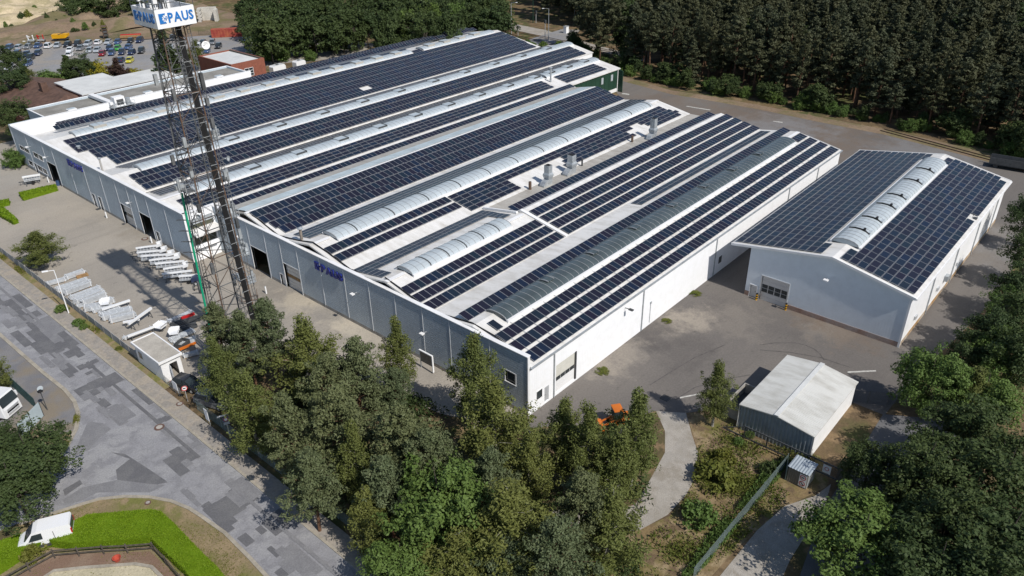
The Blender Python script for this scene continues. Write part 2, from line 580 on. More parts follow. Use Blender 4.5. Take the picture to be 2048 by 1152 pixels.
sheet('access_road', [(-24, -34.6), (-6, -32.6), (7, -30.4), (25.6, -29.8), (30, -37), (10, -38.5), (-24, -41)], Z2, M('dark_road_asphalt', (0.135, 0.135, 0.14), 0.9, var=0.1, scale=0.3, fine=6))
sheet('gravel_shoulder', gp((1662, 968), (1630, 992), (1570, 1012), (1515, 1060), (1440, 1152), (1380, 1230), (1520, 1260), (1580, 1120), (1650, 1010)), Z3, GM['gravel'])
sheet('rough_bank', gp((1372, 826), (1470, 830), (1485, 870), (1640, 912), (1660, 970), (1560, 1020), (1470, 1100), (1390, 1190), (1180, 1190), (1240, 1075), (1340, 1032), (1392, 955), (1398, 905), (1386, 868)), Z1 + 0.003, GM['rough'])
sheet('far_verge', gp((1237, 150), (1344, 181), (1408, 190), (1533, 213), (1633, 233), (1767, 258), (1845, 275), (1960, 302), (2080, 334), (2080, 352), (1939, 314), (1845, 289), (1767, 269), (1633, 243), (1533, 222), (1408, 199), (1344, 189), (1237, 160)), Z2, GM['earth'])
# street and its kerbs
kl = gp((0, 665), (44, 704), (90, 744), (134, 779), (153, 802), (161, 826), (157, 857), (140, 889), (118, 918), (78, 951))
side_lo = gp((40, 1046), (119, 1021), (162, 1007), (200, 996), (250, 991), (300, 992), (344, 1000), (381, 1015), (406, 1031), (453, 1064), (500, 1111), (537, 1151))
XL, XR = -31.45, -25.9
street_poly = [(XR, -70), (XR, 190), (XL - 0.1, 190), (XL - 0.1, 80)] + kl + [tuple(G(-60, 1040))[:2], tuple(G(-60, 1085))[:2]] + side_lo + [(XL, -70)]
street = sheet('street', street_poly, Z2, GM['road'])


def strip(name, pts, w, z0, z1, mat, side=1):
    """kerb / edging: constant-width strip beside a polyline"""
    mb = MB()
    P = [Vector((p[0], p[1], 0)) for p in pts]
    L = []
    for i, p in enumerate(P):
        t = (P[min(i + 1, len(P) - 1)] - P[max(i - 1, 0)]).normalized()
        nrm = Vector((-t.y, t.x, 0)) * side
        L.append((p, p + nrm * w))
    for (a, b), (c, d) in zip(L, L[1:]):
        mb.quad((a.x, a.y, z1), (b.x, b.y, z1), (d.x, d.y, z1), (c.x, c.y, z1))
        mb.quad((a.x, a.y, z0), (a.x, a.y, z1), (c.x, c.y, z1), (c.x, c.y, z0))
        mb.quad((b.x, b.y, z0), (b.x, b.y, z1), (d.x, d.y, z1), (d.x, d.y, z0))
    return struct(name, mb, mat)


kerbmat = M('kerb_stone', (0.36, 0.325, 0.265), 0.9, var=0.12, scale=0.7, fine=5)
strip('kerb', [(XR, 190), (XR, -70)], 0.28, 0.0, 0.10, kerbmat, 1)
strip('kerb', [(XL - 0.1, 190), (XL - 0.1, 80)] + kl, 0.42, 0.0, 0.09, kerbmat, -1)
strip('kerb', side_lo + [(XL, -70)], 0.34, 0.0, 0.09, kerbmat, -1)
sheet('pavement', [(XR + 0.28, -70), (-23.9, -70), (-23.9, 190), (XR + 0.28, 190)], 0.10, GM['pave'])
sheet('fence_verge', [(-23.9, 36), (-22.95, 36), (-22.95, 190), (-23.9, 190)], 0.09, GM['dry'])
sheet('gravel_yard', gp((-120, 560), (0, 668), (44, 707), (90, 747), (134, 783), (150, 806), (155, 830), (148, 862), (110, 880), (60, 860), (0, 980), (-200, 1000)), Z1, GM['gravelgrey'])
sheet('dry_verge', gp((148, 862), (137, 889), (112, 918), (70, 951), (40, 960), (48, 880), (75, 858), (110, 870)), Z2, GM['dry'])
sheet('grass_verge', side_lo + gp((470, 1220), (300, 1240), (-60, 1190)), Z1, GM['dry'])
sheet('riding_arena', gp((85, 1160), (110, 1142), (175, 1135), (270, 1128), (305, 1134), (330, 1160), (330, 1240), (60, 1240)), Z3, GM['arena'])
sheet('arena_border', gp((20, 1160), (104, 1109), (300, 1103), (362, 1160), (350, 1250), (0, 1250)), Z2, GM['mulch'])
strip('arena_edging', gp((78, 1160), (108, 1140), (175, 1133), (272, 1126), (306, 1132), (334, 1160)), 0.3, 0.0, 0.12, kerbmat, -1)
# far side: car park, sand works, track, rail line
sheet('car_park', gp((-60, 96), (120, 88), (330, 76), (500, 66), (560, 78), (640, 84), (720, 82), (700, 108), (560, 128), (420, 150), (200, 160), (60, 175), (-60, 150)), Z1, GM['parkasph'])
sheet('earth_field', gp((-80, 100), (120, 90), (330, 77), (520, 63), (560, 50), (440, 20), (300, -30), (-80, -60)), Z1, GM['earth'])
sheet('back_lane', gp((560, 118), (640, 104), (700, 84), (760, 88), (700, 112), (600, 126)), Z2, GM['gravel'])
sheet('rail_bed', gp((940, 36), (1010, 44), (1090, 60), (1170, 84), (1290, 116), (1290, 124), (1165, 94), (1085, 72), (1000, 56), (938, 46)), Z2, GM['gravel'])
sheet('level_crossing_road', gp((1020, 100), (1060, 78), (1125, 58), (1160, 60), (1150, 74), (1100, 92), (1060, 108)), Z3, GM['parkasph'])
# rails: each of the four a thing of its own would never move; they belong to the ground
rm = MT['steel_dark']
for off in (0.0, 1.45, 5.2, 6.65):
    a, b = G(930, 41), G(1300, 118)
    n_ = Vector((b.y - a.y, a.x - b.x, 0)).normalized()
    mb = MB()
    mb.bar((a.x + n_.x * off, a.y + n_.y * off, 0.12), (b.x + n_.x * off, b.y + n_.y * off, 0.12), 0.09, 0.14)
    struct('rail_track', mb, MT['rust'])
a, b = G(1768, 259), G(2090, 345)
for off in (0.0, 1.45):
    n_ = Vector((b.y - a.y, a.x - b.x, 0)).normalized()
    mb = MB()
    mb.bar((a.x + n_.x * off, a.y + n_.y * off, 0.12), (b.x + n_.x * off, b.y + n_.y * off, 0.12), 0.12, 0.16)
    struct('rail_track', mb, MT['rust'])

# repaired rectangles in the street: each its own sheet, lying on the asphalt
rp = random.Random(3)
Zp = [Z2 + 0.004]


def patch(poly, pale=False):
    Zp[0] += 0.0004
    o = sheet('asphalt_patch', poly, Zp[0], GM['patch2' if pale else 'patch'], None, street)


PX = [((205, 822), (240, 802), (278, 836), (262, 842), (258, 850), (236, 840)),
      ((196, 824), (226, 805), (240, 812), (206, 832)),
      ((310, 845), (333, 828), (347, 838), (328, 850)),
      ((176, 843), (165, 868), (148, 905), (150, 912), (178, 900), (200, 875), (222, 858), (205, 846), (190, 845)),
      ((222, 905), (250, 908), (285, 930), (330, 960), (335, 965), (300, 972), (250, 975), (235, 960), (232, 940), (260, 918)),
      ((160, 990), (165, 975), (235, 960), (300, 968), (332, 970), (300, 985), (200, 985)),
      ((126, 980), (160, 960), (165, 968), (130, 992)),
      ((125, 1000), (165, 975), (195, 985), (160, 1003), (130, 1008)),
      ((345, 900), (390, 885), (410, 892), (360, 915)),
      ((325, 905), (340, 897), (380, 920), (400, 930), (380, 950), (340, 935), (330, 918)),
      ((365, 910), (385, 905), (398, 918), (390, 926)),
      ((415, 1030), (450, 985), (475, 978), (510, 990), (475, 1035), (440, 1045)),
      ((445, 985), (460, 950), (475, 945), (530, 992), (515, 1000)),
      ((415, 1030), (440, 1040), (468, 1035), (480, 1048), (460, 1065), (440, 1055)),
      ((480, 1072), (488, 1068), (510, 1082), (508, 1095), (490, 1092)),
      ((532, 1097), (540, 1092), (563, 1110), (556, 1118)),
      ((565, 1090), (575, 1088), (628, 1122), (622, 1128), (650, 1150), (625, 1170), (600, 1145), (605, 1132)),
      ((550, 1140), (562, 1138), (590, 1160), (570, 1165)),
      ((500, 1050), (513, 1045), (535, 1062), (525, 1070)),
      ((520, 1040), (532, 1033), (565, 1062), (552, 1073)),
      ((530, 1010), (545, 1005), (585, 1055), (570, 1058)),
      ((575, 1040), (592, 1035), (615, 1058), (602, 1068)),
      ((345, 995), (352, 988), (402, 1008), (395, 1015)),
      ((404, 1010), (418, 1003), (428, 1012), (412, 1022)),
      ((0, 595), (20, 580), (40, 588), (50, 600), (30, 625), (0, 620)),
      ((0, 640), (30, 630), (60, 640), (42, 655), (10, 652)),
      ((45, 628), (80, 625), (88, 632), (60, 640)),
      ((40, 655), (60, 650), (95, 690), (130, 700), (145, 730), (120, 700), (100, 705)),
      ((60, 690), (80, 675), (150, 680), (140, 700), (120, 705), (95, 700)),
      ((118, 700), (140, 690), (165, 705), (160, 715), (135, 712)),
      ((115, 735), (125, 725), (160, 745), (150, 752)),
      ((175, 725), (190, 715), (185, 735), (165, 745)),
      ((140, 775), (160, 765), (225, 740), (232, 748), (195, 775), (175, 800), (160, 790)),
      ((155, 790), (185, 780), (205, 775), (180, 800)),
      ((175, 745), (182, 738), (192, 742), (175, 752)),
      ((240, 762), (250, 760), (310, 805), (305, 815), (275, 790)),
      ((300, 800), (310, 798), (345, 830), (335, 835)),
      ((372, 870), (382, 866), (410, 885), (396, 890)),
      ((55, 640), (70, 632), (110, 665), (150, 668), (140, 678), (95, 672)),
      ((15, 610), (25, 604), (62, 640), (52, 646)),
      ((95, 715), (103, 708), (140, 738), (128, 742)),
      ((20, 660), (30, 655), (60, 690), (50, 697))]
for i, p in enumerate(PX):
    q = gp(*p)
    my = sum(a_[1] for a_ in p) / len(p)
    mx = sum(a_[0] for a_ in p) / len(p)
    if my > 835 and mx < 345 and i in (3, 4, 5, 6, 7):
        patch(q, i % 2 == 1)        # the fan of repairs at the mouth of the side street
        continue
    xs, ys = [a_[0] for a_ in q], [a_[1] for a_ in q]
    x0, x1, y0, y1 = min(xs), max(xs), min(ys), max(ys)
    x0, x1 = max(x0, XL + .3), min(x1, XR - .05)
    if x1 - x0 < .2:
        continue
    n = 1 if (x1 - x0) < 1.2 else (2 if (x1 - x0) < 2.4 else 3)
    pale = rp.random() < .45
    for k in range(n):               # cut-outs follow the street's own directions
        a_, b_ = x0 + (x1 - x0) * k / n, x0 + (x1 - x0) * (k + 1) / n
        hgt = (y1 - y0) * rp.uniform(.45, .85)
        s_ = y0 + (y1 - y0 - hgt) * rp.random()
        patch([(a_, s_), (b_ + .001, s_), (b_ + .001, s_ + hgt), (a_, s_ + hgt)], pale)
for k in range(46):          # long trench seams and small repairs along the street
    y0 = rp.uniform(-20, 150)
    x0 = rp.uniform(XL + 0.2, XR - 1.2)
    w, l = rp.uniform(0.3, 1.0), rp.uniform(0.8, 3.2)
    patch([(x0, y0), (x0 + w, y0), (x0 + w, y0 + l), (x0 + w * 0.7, y0 + l), (x0 + w * 0.7, y0 + l * 1.2), (x0, y0 + l * 1.2)], rp.random() < 0.55)
for k in range(5):
    y0 = -12 + 34 * k
    patch([(-27.55, y0), (-27.2, y0), (-27.2, y0 + 27), (-27.55, y0 + 27)], k % 2 == 0)
# round manholes
for (px, py, rr) in ((319, 855, 0.55), (360, 809, 0.42), (290, 478, 0.55), (296, 1006, 0.3)):
    p = G(px, py)
    zt = 0.125 if px == 360 else Zp[0] + 0.02
    o = thing('manhole_cover', {319: 'round manhole cover with pale centre in the patched street', 360: 'rusty round manhole cover in the pavement by the gate', 290: 'round manhole cover in the yard by the open door', 296: 'small round cover in the dry verge by the hedge'}[px], 'manhole', (p.x, p.y, 0))
    mb = MB()
    mb.cyl((p.x, p.y, 0), (p.x, p.y, zt), rr, rr, 20)
    mb.build('ring', M('manhole_ring', (0.15, 0.09, 0.07), 0.8), o)
    mb = MB()
    mb.cyl((p.x, p.y, 0), (p.x, p.y, zt + 0.01), rr * 0.62, rr * 0.62, 20)
    mb.build('lid', MT['concrete'], o)
# ================================================================ FACTORY
FX = 0.0
factory = thing('factory_building', 'long factory of joined halls, white roofs covered in solar panels, grey front wall', 'factory', (0, 0, 0))


def zl(Y, a):
    """height on a broken line [(Y, z) ...]"""
    for (y0, z0), (y1, z1) in zip(a, a[1:]):
        if y0 <= Y <= y1:
            return z0 + (z1 - z0) * (Y - y0) / (y1 - y0)
    return a[0][1] if Y < a[0][0] else a[-1][1]


def roof_slab(x0, x1, prof, mat, parent=None, name='roof', th=0.22):
    mb = MB()
    up = [(y, z) for y, z in prof]
    dn = [(y, z - th) for y, z in prof][::-1]
    mb.extr_x(up + dn, x0, x1)
    return mb.build(name, mat, parent or factory)


PB1 = [(-0.12, 6.55), (8.5, 8.28), (15.6, 7.2)]
PB2n = [(15.6, 7.2), (23.5, 8.72), (31.0, 7.42)]
PB2f = [(15.6, 7.2), (24.2, 8.85), (27.6, 7.45), (31.0, 7.38)]
PB3 = [(31.0, 7.42), (39.0, 8.85), (46.9, 7.5)]
PB4 = [(46.9, 7.5), (54.8, 9.05), (61.3, 7.75)]
P5 = [(61.4, 4.95), (74.4, 7.08), (82.3, 5.65)]
P5x = [(65.2, 5.58), (74.4, 7.08), (82.3, 5.65)]
P5y = [(66.8, 5.84), (74.4, 7.08), (82.3, 5.65)]
P6 = [(82.3, 5.95), (90.2, 7.4), (99.0, 5.5)]
P7 = [(99.0, 5.35), (116.2, 8.15), (131.3, 5.55)]
P7e = [(99.0, 5.35), (116.2, 8.15), (133.5, 5.2)]
roof_slab(0.35, 88.35, PB1, MT['roof'])
roof_slab(0.35, 26.9, PB2n, MT['roof'])
roof_slab(26.902, 88.25, PB2f[:2], MT['roof'])
roof_slab(26.902, 88.25, PB2f[1:3], MT['roof'])
roof_slab(26.902, 88.25, PB2f[2:], MT['roof_dirty'])
roof_slab(0.35, 88.3, PB3, MT['roof'])
roof_slab(0.35, 88.25, PB4[:2], MT['roof'])
roof_slab(0.35, 88.25, PB4[1:], MT['roof_dirty'])
roof_slab(-4.45, 88.25, P5, MT['roof'])
roof_slab(88.252, 95.4, P5x, MT['roof'])
roof_slab(95.402, 116.2, P5y, MT['roof'])
roof_slab(-4.45, 125.8, P6, MT['roof'])
roof_slab(-4.45, 50.8, P7, MT['roof'])
roof_slab(50.802, 124.0, P7e, MT['roof'])
# ridge and verge cappings
mb = MB()
mb.bar((27.2, 15.7, 7.33), (27.2, 24.2, 8.97), 0.5, 0.12)
mb.bar((26.4, 24.3, 8.78), (26.4, 31.0, 7.62), 0.35, 0.3)
mb.build('verge_capping', MT['white'], factory)
for (x0, x1, y, z) in ((-4.4, 1, 74.4, 7.1), (1, 3.5, 39.0, 8.88), (0.4, 3.4, 23.5, 8.75), (22.8, 26.5, 23.5, 8.75), (0.4, 88, 54.8, 9.08), (82.9, 88.2, 8.5, 8.3), (84, 88.2, 39, 8.88)):
    mb = MB()
    mb.bar((x0, y - 0.25, z), (x1, y - 0.25, z), 0.6, 0.05)
    mb.build('ridge_capping', MT['white'], factory)


# ---- walls
def wall_poly(name, pts, mat, axis, a, th):
    """upright wall from an outline; axis 'x': at x=a, pts are (y,z); axis 'y': at y=a, pts are (x,z)"""
    mb = MB()
    n = len(pts)
    if axis == 'x':
        A = [(a, p[0], p[1]) for p in pts]
        B = [(a + th, p[0], p[1]) for p in pts]
    else:
        A = [(p[0], a, p[1]) for p in pts]
        B = [(p[0], a + th, p[1]) for p in pts]
    mb.add(A + B, [tuple(range(n)), tuple(range(n, 2 * n))[::-1]] + [(i, (i + 1) % n, n + (i + 1) % n, n + i) for i in range(n)])
    return mb.build(name, mat, factory)


def cladding(x, y0, y1, z0, z1, holes=(), rib=0.30, depth=0.02, name='cladding_panel', dirn=-1):
    """one profiled bay of the front wall (x const) : horizontal ribs, cut by openings"""
    mb = MB()
    z = z0
    while z < z1 - 1e-3:
        zt = min(z + rib, z1)
        segs = [(y0, y1)]
        for (a, b, c, d) in holes:
            if c < zt - 0.02 and d > z + 0.02:
                ns = []
                for s, e in segs:
                    if b <= s or a >= e:
                        ns.append((s, e))
                        continue
                    if a > s:
                        ns.append((s, a))
                    if b < e:
                        ns.append((b, e))
                segs = ns
        zg = z + (zt - z) * 0.20
        for s, e in segs:
            xo = x + dirn * depth
            mb.quad((x, s, z), (x, e, z), (x, e, zg), (x, s, zg), 1)
            mb.quad((x, s, zg), (x, e, zg), (xo, e, zg), (xo, s, zg), 0)
            mb.quad((xo, s, zg), (xo, e, zg), (xo, e, zt), (xo, s, zt), 0)
            mb.quad((xo, s, zt), (xo, e, zt), (x, e, zt), (x, s, zt), 0)
        z = zt
    return mb.build(name, [MT['clad'], MT['clad_dark']], factory)


def facade(x, joints, ztop, holes, top_mat):
    js = sorted(joints)
    for a, b in zip(js, js[1:]):
        hs = [h for h in holes if h[0] < b and h[1] > a]
        cladding(x, a + 0.03, b - 0.03, 0.45, ztop, hs)
    for j in js:
        z0 = 0.45
        for h in holes:
            if h[0] - 0.02 < j < h[1] + 0.02 and h[2] < 1:
                z0 = max(z0, h[3] + 0.02)
        mb = MB()
        mb.box(x - 0.055, j - 0.05, z0, x + 0.01, j + 0.05, ztop)
        mb.build('joint_strip', MT['joint'], factory)
    # backing wall and plinth with the openings left out
    mb = MB()
    segs = [(js[0], js[-1])]
    lows = sorted(holes)
    cuts = sorted({js[0], js[-1]} | {h[0] for h in holes} | {h[1] for h in holes})
    for a, b in zip(cuts, cuts[1:]):
        m_ = (a + b) / 2
        z = 0.0
        for h in sorted([h for h in holes if h[0] < m_ < h[1]], key=lambda q: q[2]):
            if h[2] > z + 0.01:
                mb.box(x + 0.02, a, z, x + 0.32, b, h[2])
            z = h[3]
        mb.box(x + 0.02, a, z, x + 0.32, b, ztop - 0.01)
    mb.build('wall', MT['clad'], factory)
    mb = MB()
    for a, b in zip(cuts, cuts[1:]):
        m_ = (a + b) / 2
        if any(h[0] < m_ < h[1] and h[2] < 0.3 for h in holes):
            continue
        mb.box(x - 0.02, a, 0, x + 0.02, b, 0.45)
    mb.build('plinth', MT['concrete'], factory)
    mb = MB()
    mb.box(x - 0.10, js[0] - 0.05, ztop, x + 0.48, js[-1] + 0.05, ztop + 0.10)
    mb.build('parapet_coping', MT['white'], factory)


HB = [(49.9, 54.1, 0, 4.12), (41.98, 45.78, 0, 4.0), (46.1, 47.15, 0, 1.78), (1.85, 3.27, 3.45, 4.9)]
facade(0.0, [0.06, 5.6, 11.9, 16.5, 21.4, 26.4, 31.4, 36.6, 41.85, 45.9, 49.75, 54.2, 58.5, 63.5], 7.92, HB, None)
HA = [(112.4, 116.6, 0, 4.2), (96.95, 98.1, 0, 2.45), (94.3, 95.5, 0, 2.55), (82.35, 86.25, 0, 3.8), (75.55, 79.35, 0, 4.1), (73.6, 74.7, 0, 2.05),
      (127.85, 130.0, 3.7, 4.55), (125.2, 127.65, 3.7, 4.55), (120.75, 122.9, 3.7, 4.7), (118.45, 120.6, 3.7, 4.7),
      (125.45, 127.5, 1.0, 1.95), (120.9, 123.05, 0.9, 1.95), (118.5, 120.75, 0.9, 1.95), (123.3, 124.6, 0, 2.0)]
facade(-4.8, [63.5, 69.5, 75.45, 79.3, 82.1, 86.35, 92.0, 98.7, 105.2, 112.1, 116.6, 124.7, 132.2], 8.1, HA, None)


def reveal(y0, y1, z0, z1, x, depth, mat, parent=None, name='door_jamb'):
    mb = MB()
    mb.box(x - 0.05, y1, z0, x + depth, y1 + 0.16, z1 + 0.1)
    mb.box(x - 0.05, y0 - 0.16, z0, x + depth, y0, z1 + 0.1)
    mb.box(x - 0.05, y0, z1, x + depth, y1, z1 + 0.1)
    if z0 > 0.3:
        mb.box(x - 0.09, y0 - 0.16, z0 - 0.08, x + depth, y1 + 0.16, z0)
    return mb.build(name, mat, parent or factory)


def pdoor(x, y0, y1, z1, mat):
    reveal(y0, y1, 0, z1, x, 0.18, MT['white'])
    mb = MB()
    mb.box(x + 0.16, y0, 0.02, x + 0.21, y1, z1)
    d = mb.build('door', mat, factory)
    mb = MB()
    mb.bar((x + 0.12, y0 + 0.12, 1.0), (x + 0.12, y0 + 0.26, 1.0), 0.04)
    mb.build('handle', MT['steel_dark'], d)


def window(x, y0, y1, z0, z1, parent=None, mull=1):
    p = parent or factory
    w = reveal(y0, y1, z0, z1, x, 0.2, MT['white'], p, 'window')
    k = mull + 1
    for i in range(k):
        a = y0 + (y1 - y0) * i / k + 0.04
        b = y0 + (y1 - y0) * (i + 1) / k - 0.04
        mb = MB()
        mb.box(x + 0.13, a, z0 + 0.05, x + 0.16, b, z1 - 0.05)
        mb.build('pane', MT['glass'], w)
    return w


def gate_sectional(x, y0, y1, z1, band, jamb=0.25):
    reveal(y0, y1, 0, z1, x, 0.3, MT['white'])
    n = 7
    g = MB()
    g.box(x + 0.36, y0, 0, x + 0.40, y1, z1)
    gt = g.build('roller_door', MT['frame'], factory)
    for i in range(n):
        mb = MB()
        a, b = z1 * i / n, z1 * (i + 1) / n - 0.03
        mb.box(x + 0.30, y0 + 0.02, a + 0.02, x + 0.36, y1 - 0.02, b)
        mb.build('door_section', band if i == 3 else MT['frame'], gt)


gate_sectional(0.0, 41.98, 45.78, 4.0, MT['pallet'])
gate_sectional(-4.8, 82.35, 86.25, 3.8, MT['glass'])
for x, y0, y1, z1 in ((0.0, 49.9, 54.1, 4.12), (-4.8, 112.4, 116.6, 4.2), (-4.8, 75.55, 79.35, 4.1)):
    reveal(y0, y1, 0, z1, x, 0.34, MT['white'])
    # the rolled-up curtain under the lintel and a dark hall behind
    mb = MB()
    mb.box(x + 0.36, y0, z1 - 0.35, x + 0.75, y1, z1)
    mb.build('rolled_shutter', MT['frame'], factory)
for x, y0, y1, z1 in ((0.0, 46.1, 47.15, 1.78), (-4.8, 96.95, 98.1, 2.45), (-4.8, 94.3, 95.5, 2.55), (-4.8, 73.6, 74.7, 2.05), (-4.8, 123.3, 124.6, 2.0)):
    pdoor(x, y0, y1, z1, MT['frame'])
for y0, y1, z0, z1 in ((127.85, 130.0, 3.7, 4.55), (125.2, 127.65, 3.7, 4.55), (120.75, 122.9, 3.7, 4.7), (118.45, 120.6, 3.7, 4.7), (125.45, 127.5, 1.0, 1.95), (120.9, 123.05, 0.9, 1.95), (118.5, 120.75, 0.9, 1.95)):
    window(-4.8, y0, y1, z0, z1)
window(0.0, 1.85, 3.27, 3.45, 4.9, mull=0)

# return wall between the two front walls, with the big glazed door
mb = MB()
mb.box(-4.76, 63.5, 0, -4.2, 63.8, 8.1)
mb.box(-0.2, 63.5, 0, 0.32, 63.8, 8.1)
mb.box(-4.2, 63.5, 6.9, -0.2, 63.8, 8.1)
mb.box(-4.2, 63.5, 0, -0.2, 63.8, 2.55)
mb.build('return_wall', MT['wallwhite'], factory)
mb = MB()
mb.box(-4.8, 63.38, 8.1, 0.48, 63.86, 8.2)
mb.build('parapet_coping', MT['white'], factory)
mb = MB()
mb.box(-4.85, 63.42, 0.0, -4.55, 63.5, 8.1)
mb.build('corner_trim', MT['white'], factory)
w = MB()
for z in (2.55, 4.6, 6.0, 6.84):
    w.box(-4.2, 63.52, z, -0.2, 63.62, z + 0.08)
w.box(-4.2, 63.52, 2.55, -4.1, 63.62, 6.9)
w.box(-0.3, 63.52, 2.55, -0.2, 63.62, 6.9)
win = w.build('tall_window', MT['frame'], factory)
olive = M('olive_tinted_glass', (0.07, 0.075, 0.045), 0.2, var=0.15, scale=0.8, spec=0.6)
for z0, z1, m in ((2.63, 4.6, olive), (4.68, 6.0, olive), (6.08, 6.84, MT['steel'])):
    for k in range(2):
        mb = MB()
        mb.box(-4.1 + 1.9 * k + 0.03, 63.56, z0, -4.1 + 1.9 * (k + 1) - 0.03, 63.6, z1)
        mb.build('pane', m, win)
mb = MB()
mb.box(-3.6, 63.05, 1.9, -0.6, 63.5, 2.1)
mb.build('canopy', MT['white'], factory)

# long right wall (white sheet) with its gate, door, window and downpipes
hr = [(4.9, 8.5, 0.35, 4.2), (1.45, 2.4, 1.4, 2.5), (2.85, 3.62, 0.2, 2.3)]
mb = MB()
cuts = sorted({0.0, 88.2} | {h[0] for h in hr} | {h[1] for h in hr})
for a, b in zip(cuts, cuts[1:]):
    m_ = (a + b) / 2
    z = 0.0
    for h in [h for h in hr if h[0] < m_ < h[1]]:
        mb.box(a, 0.0, z, b, 0.28, h[2])
        z = h[3]
    top = 6.36
    mb.box(a, 0.0, z, b, 0.28, top)
mb.build('side_wall', MT['wallwhite'], factory)
mb = MB()
mb.box(-0.035, -0.03, 0, 0.3, 0.0, 8.0)
mb.build('corner_trim', MT['white'], factory)
mb = MB()
mb.box(0.0, 0.06, 6.3, 0.3, 0.34, 7.9)
mb.build('parapet_return', MT['white'], factory)
mb = MB()
mb.box(0.2, -0.34, 6.36, 88.5, -0.13, 6.52)
mb.build('gutter', MT['steel'], factory)
mb = MB()
mb.box(4.9, 0.12, 0.35, 8.5, 0.18, 4.2)
gt = mb.build('roller_door', MT['white'], factory)
for i in range(6):
    mb = MB()
    a, b = 0.35 + 3.85 * i / 6, 0.35 + 3.85 * (i + 1) / 6 - 0.025
    mb.box(4.93, 0.07, a + 0.01, 8.47, 0.12, b)
    mb.build('door_section', M('cream_door', (0.62, 0.61, 0.55), 0.5, var=0.04) if i > 2 else MT['white'], gt)
for i in range(4):
    mb = MB()
    mb.box(5.0 + 0.87 * i, 0.05, 1.98, 5.8 + 0.87 * i, 0.068, 2.5)
    mb.build('pane', MT['glass'], gt)
mb = MB()
mb.box(8.5, -0.08, 0.35, 8.72, 0.1, 4.25)
mb.build('door_guide', MT['steel_dark'], factory)
mb = MB()
for a in ((1.36, 1.45), (2.4, 2.49)):
    mb.box(a[0], -0.03, 1.3, a[1], 0.12, 2.6)
mb.box(1.45, -0.03, 2.5, 2.4, 0.12, 2.6)
mb.box(1.45, -0.05, 1.3, 2.4, 0.12, 1.4)
w = mb.build('window', MT['white'], factory)
mb = MB()
mb.box(1.45, 0.08, 1.4, 2.4, 0.11, 2.5)
mb.build('pane', MT['glass'], w)
mb = MB()
mb.box(2.85, 0.08, 0.2, 3.62, 0.13, 2.3)
d = mb.build('door', MT['frame'], factory)
mb = MB()
mb.bar((2.95, 0.04, 1.2), (3.1, 0.04, 1.2), 0.04)
mb.build('handle', MT['steel_dark'], d)
for x in (4.5, 22.8, 42.0, 66.5, 78.3):
    mb = MB()
    mb.cyl((x, -0.08, 0.1), (x, -0.08, 6.4), 0.085, n=8)
    mb.build('downpipe', MT['steel'], factory)
mb = MB()
mb.box(43.4, -0.02, 1.5, 44.3, 0.0, 2.6)
mb.build('wall_vent', MT['steel_dark'], factory)
mb = MB()
mb.box(24.6, -0.12, 3.3, 24.9, 0.0, 3.6)
mb.bar((24.75, -0.05, 0.4), (24.75, -0.05, 3.3), 0.05)
mb.build('meter_box', MT['steel'], factory)
# other walls of the complex
wall_poly('end_wall', [(0.28, 0), (61.2, 0)] + [(61.2, 7.5), (54.8, 8.8), (46.9, 7.25), (39, 8.6), (31, 7.15), (27.6, 7.2), (24.2, 8.6), (15.6, 6.95), (8.5, 8.0), (0.28, 6.36)], MT['wallwhite'], 'x', 87.95, 0.2)
wall_poly('step_wall', [(0.4, 0), (88.1, 0), (88.1, 7.5), (0.4, 7.5)], MT['wallwhite'], 'y', 60.9, 0.25)
wall_poly('end_wall', [(65.5, 0), (82.4, 0), (82.4, 5.4), (74.4, 6.85), (65.5, 5.4)], MT['darkgreen'], 'x', 115.4, 0.2)
wall_poly('end_wall', [(82.4, 0), (99, 0), (99, 5.2), (90.2, 7.15), (82.4, 5.7)], MT['wallwhite'], 'x', 125.3, 0.2)
wall_poly('end_wall', [(99.05, 0), (133.2, 0), (133.2, 5.0), (116.2, 7.9), (99.05, 5.1)], MT['wallwhite'], 'x', 123.6, 0.2)
wall_poly('side_wall', [(115.6, 0), (125.4, 0), (125.4, 5.72), (115.6, 5.72)], MT['wallwhite'], 'y', 82.35, 0.2)
wall_poly('side_wall', [(51, 0), (123.8, 0), (123.8, 5.1), (51, 5.1)], MT['brick'], 'y', 132.9, 0.2)
# dark green side wall of the far hall: panels between posts, each its own piece
for i in range(14):
    x0 = 88.3 + i * 1.95
    mb = MB()
    mb.box(x0, 67.1, 0.9, x0 + 1.9, 67.2, 5.62)
    mb.build('green_wall_panel', MT['darkgreen'], factory)
mb = MB()
mb.box(88.25, 67.05, 0, 115.6, 67.35, 0.88)
mb.build('plinth', MT['white'], factory)
for x in (96.5, 108.2, 112.4):
    mb = MB()
    mb.box(x, 67.02, 3.2, x + 0.9, 67.1, 4.8)
    w = mb.build('window', MT['frame'], factory)
    mb = MB()
    mb.box(x + 0.1, 66.99, 3.3, x + 0.8, 67.02, 4.7)
    mb.build('pane', MT['poly'], w)
mb = MB()
mb.cyl((115.3, 66.95, 0), (115.3, 66.95, 5.7), 0.1)
mb.build('downpipe', MT['white'], factory)


# ---- solar panels
PL, PW, PT = 1.62, 0.965, 0.045


PDIM = {True: (PW, PL), False: (PL, PW), 'long': (PW, 1.93), 'mid': (PW, 1.80), 'wide': (1.665, 0.99), 'widel': (1.665, 1.03)}


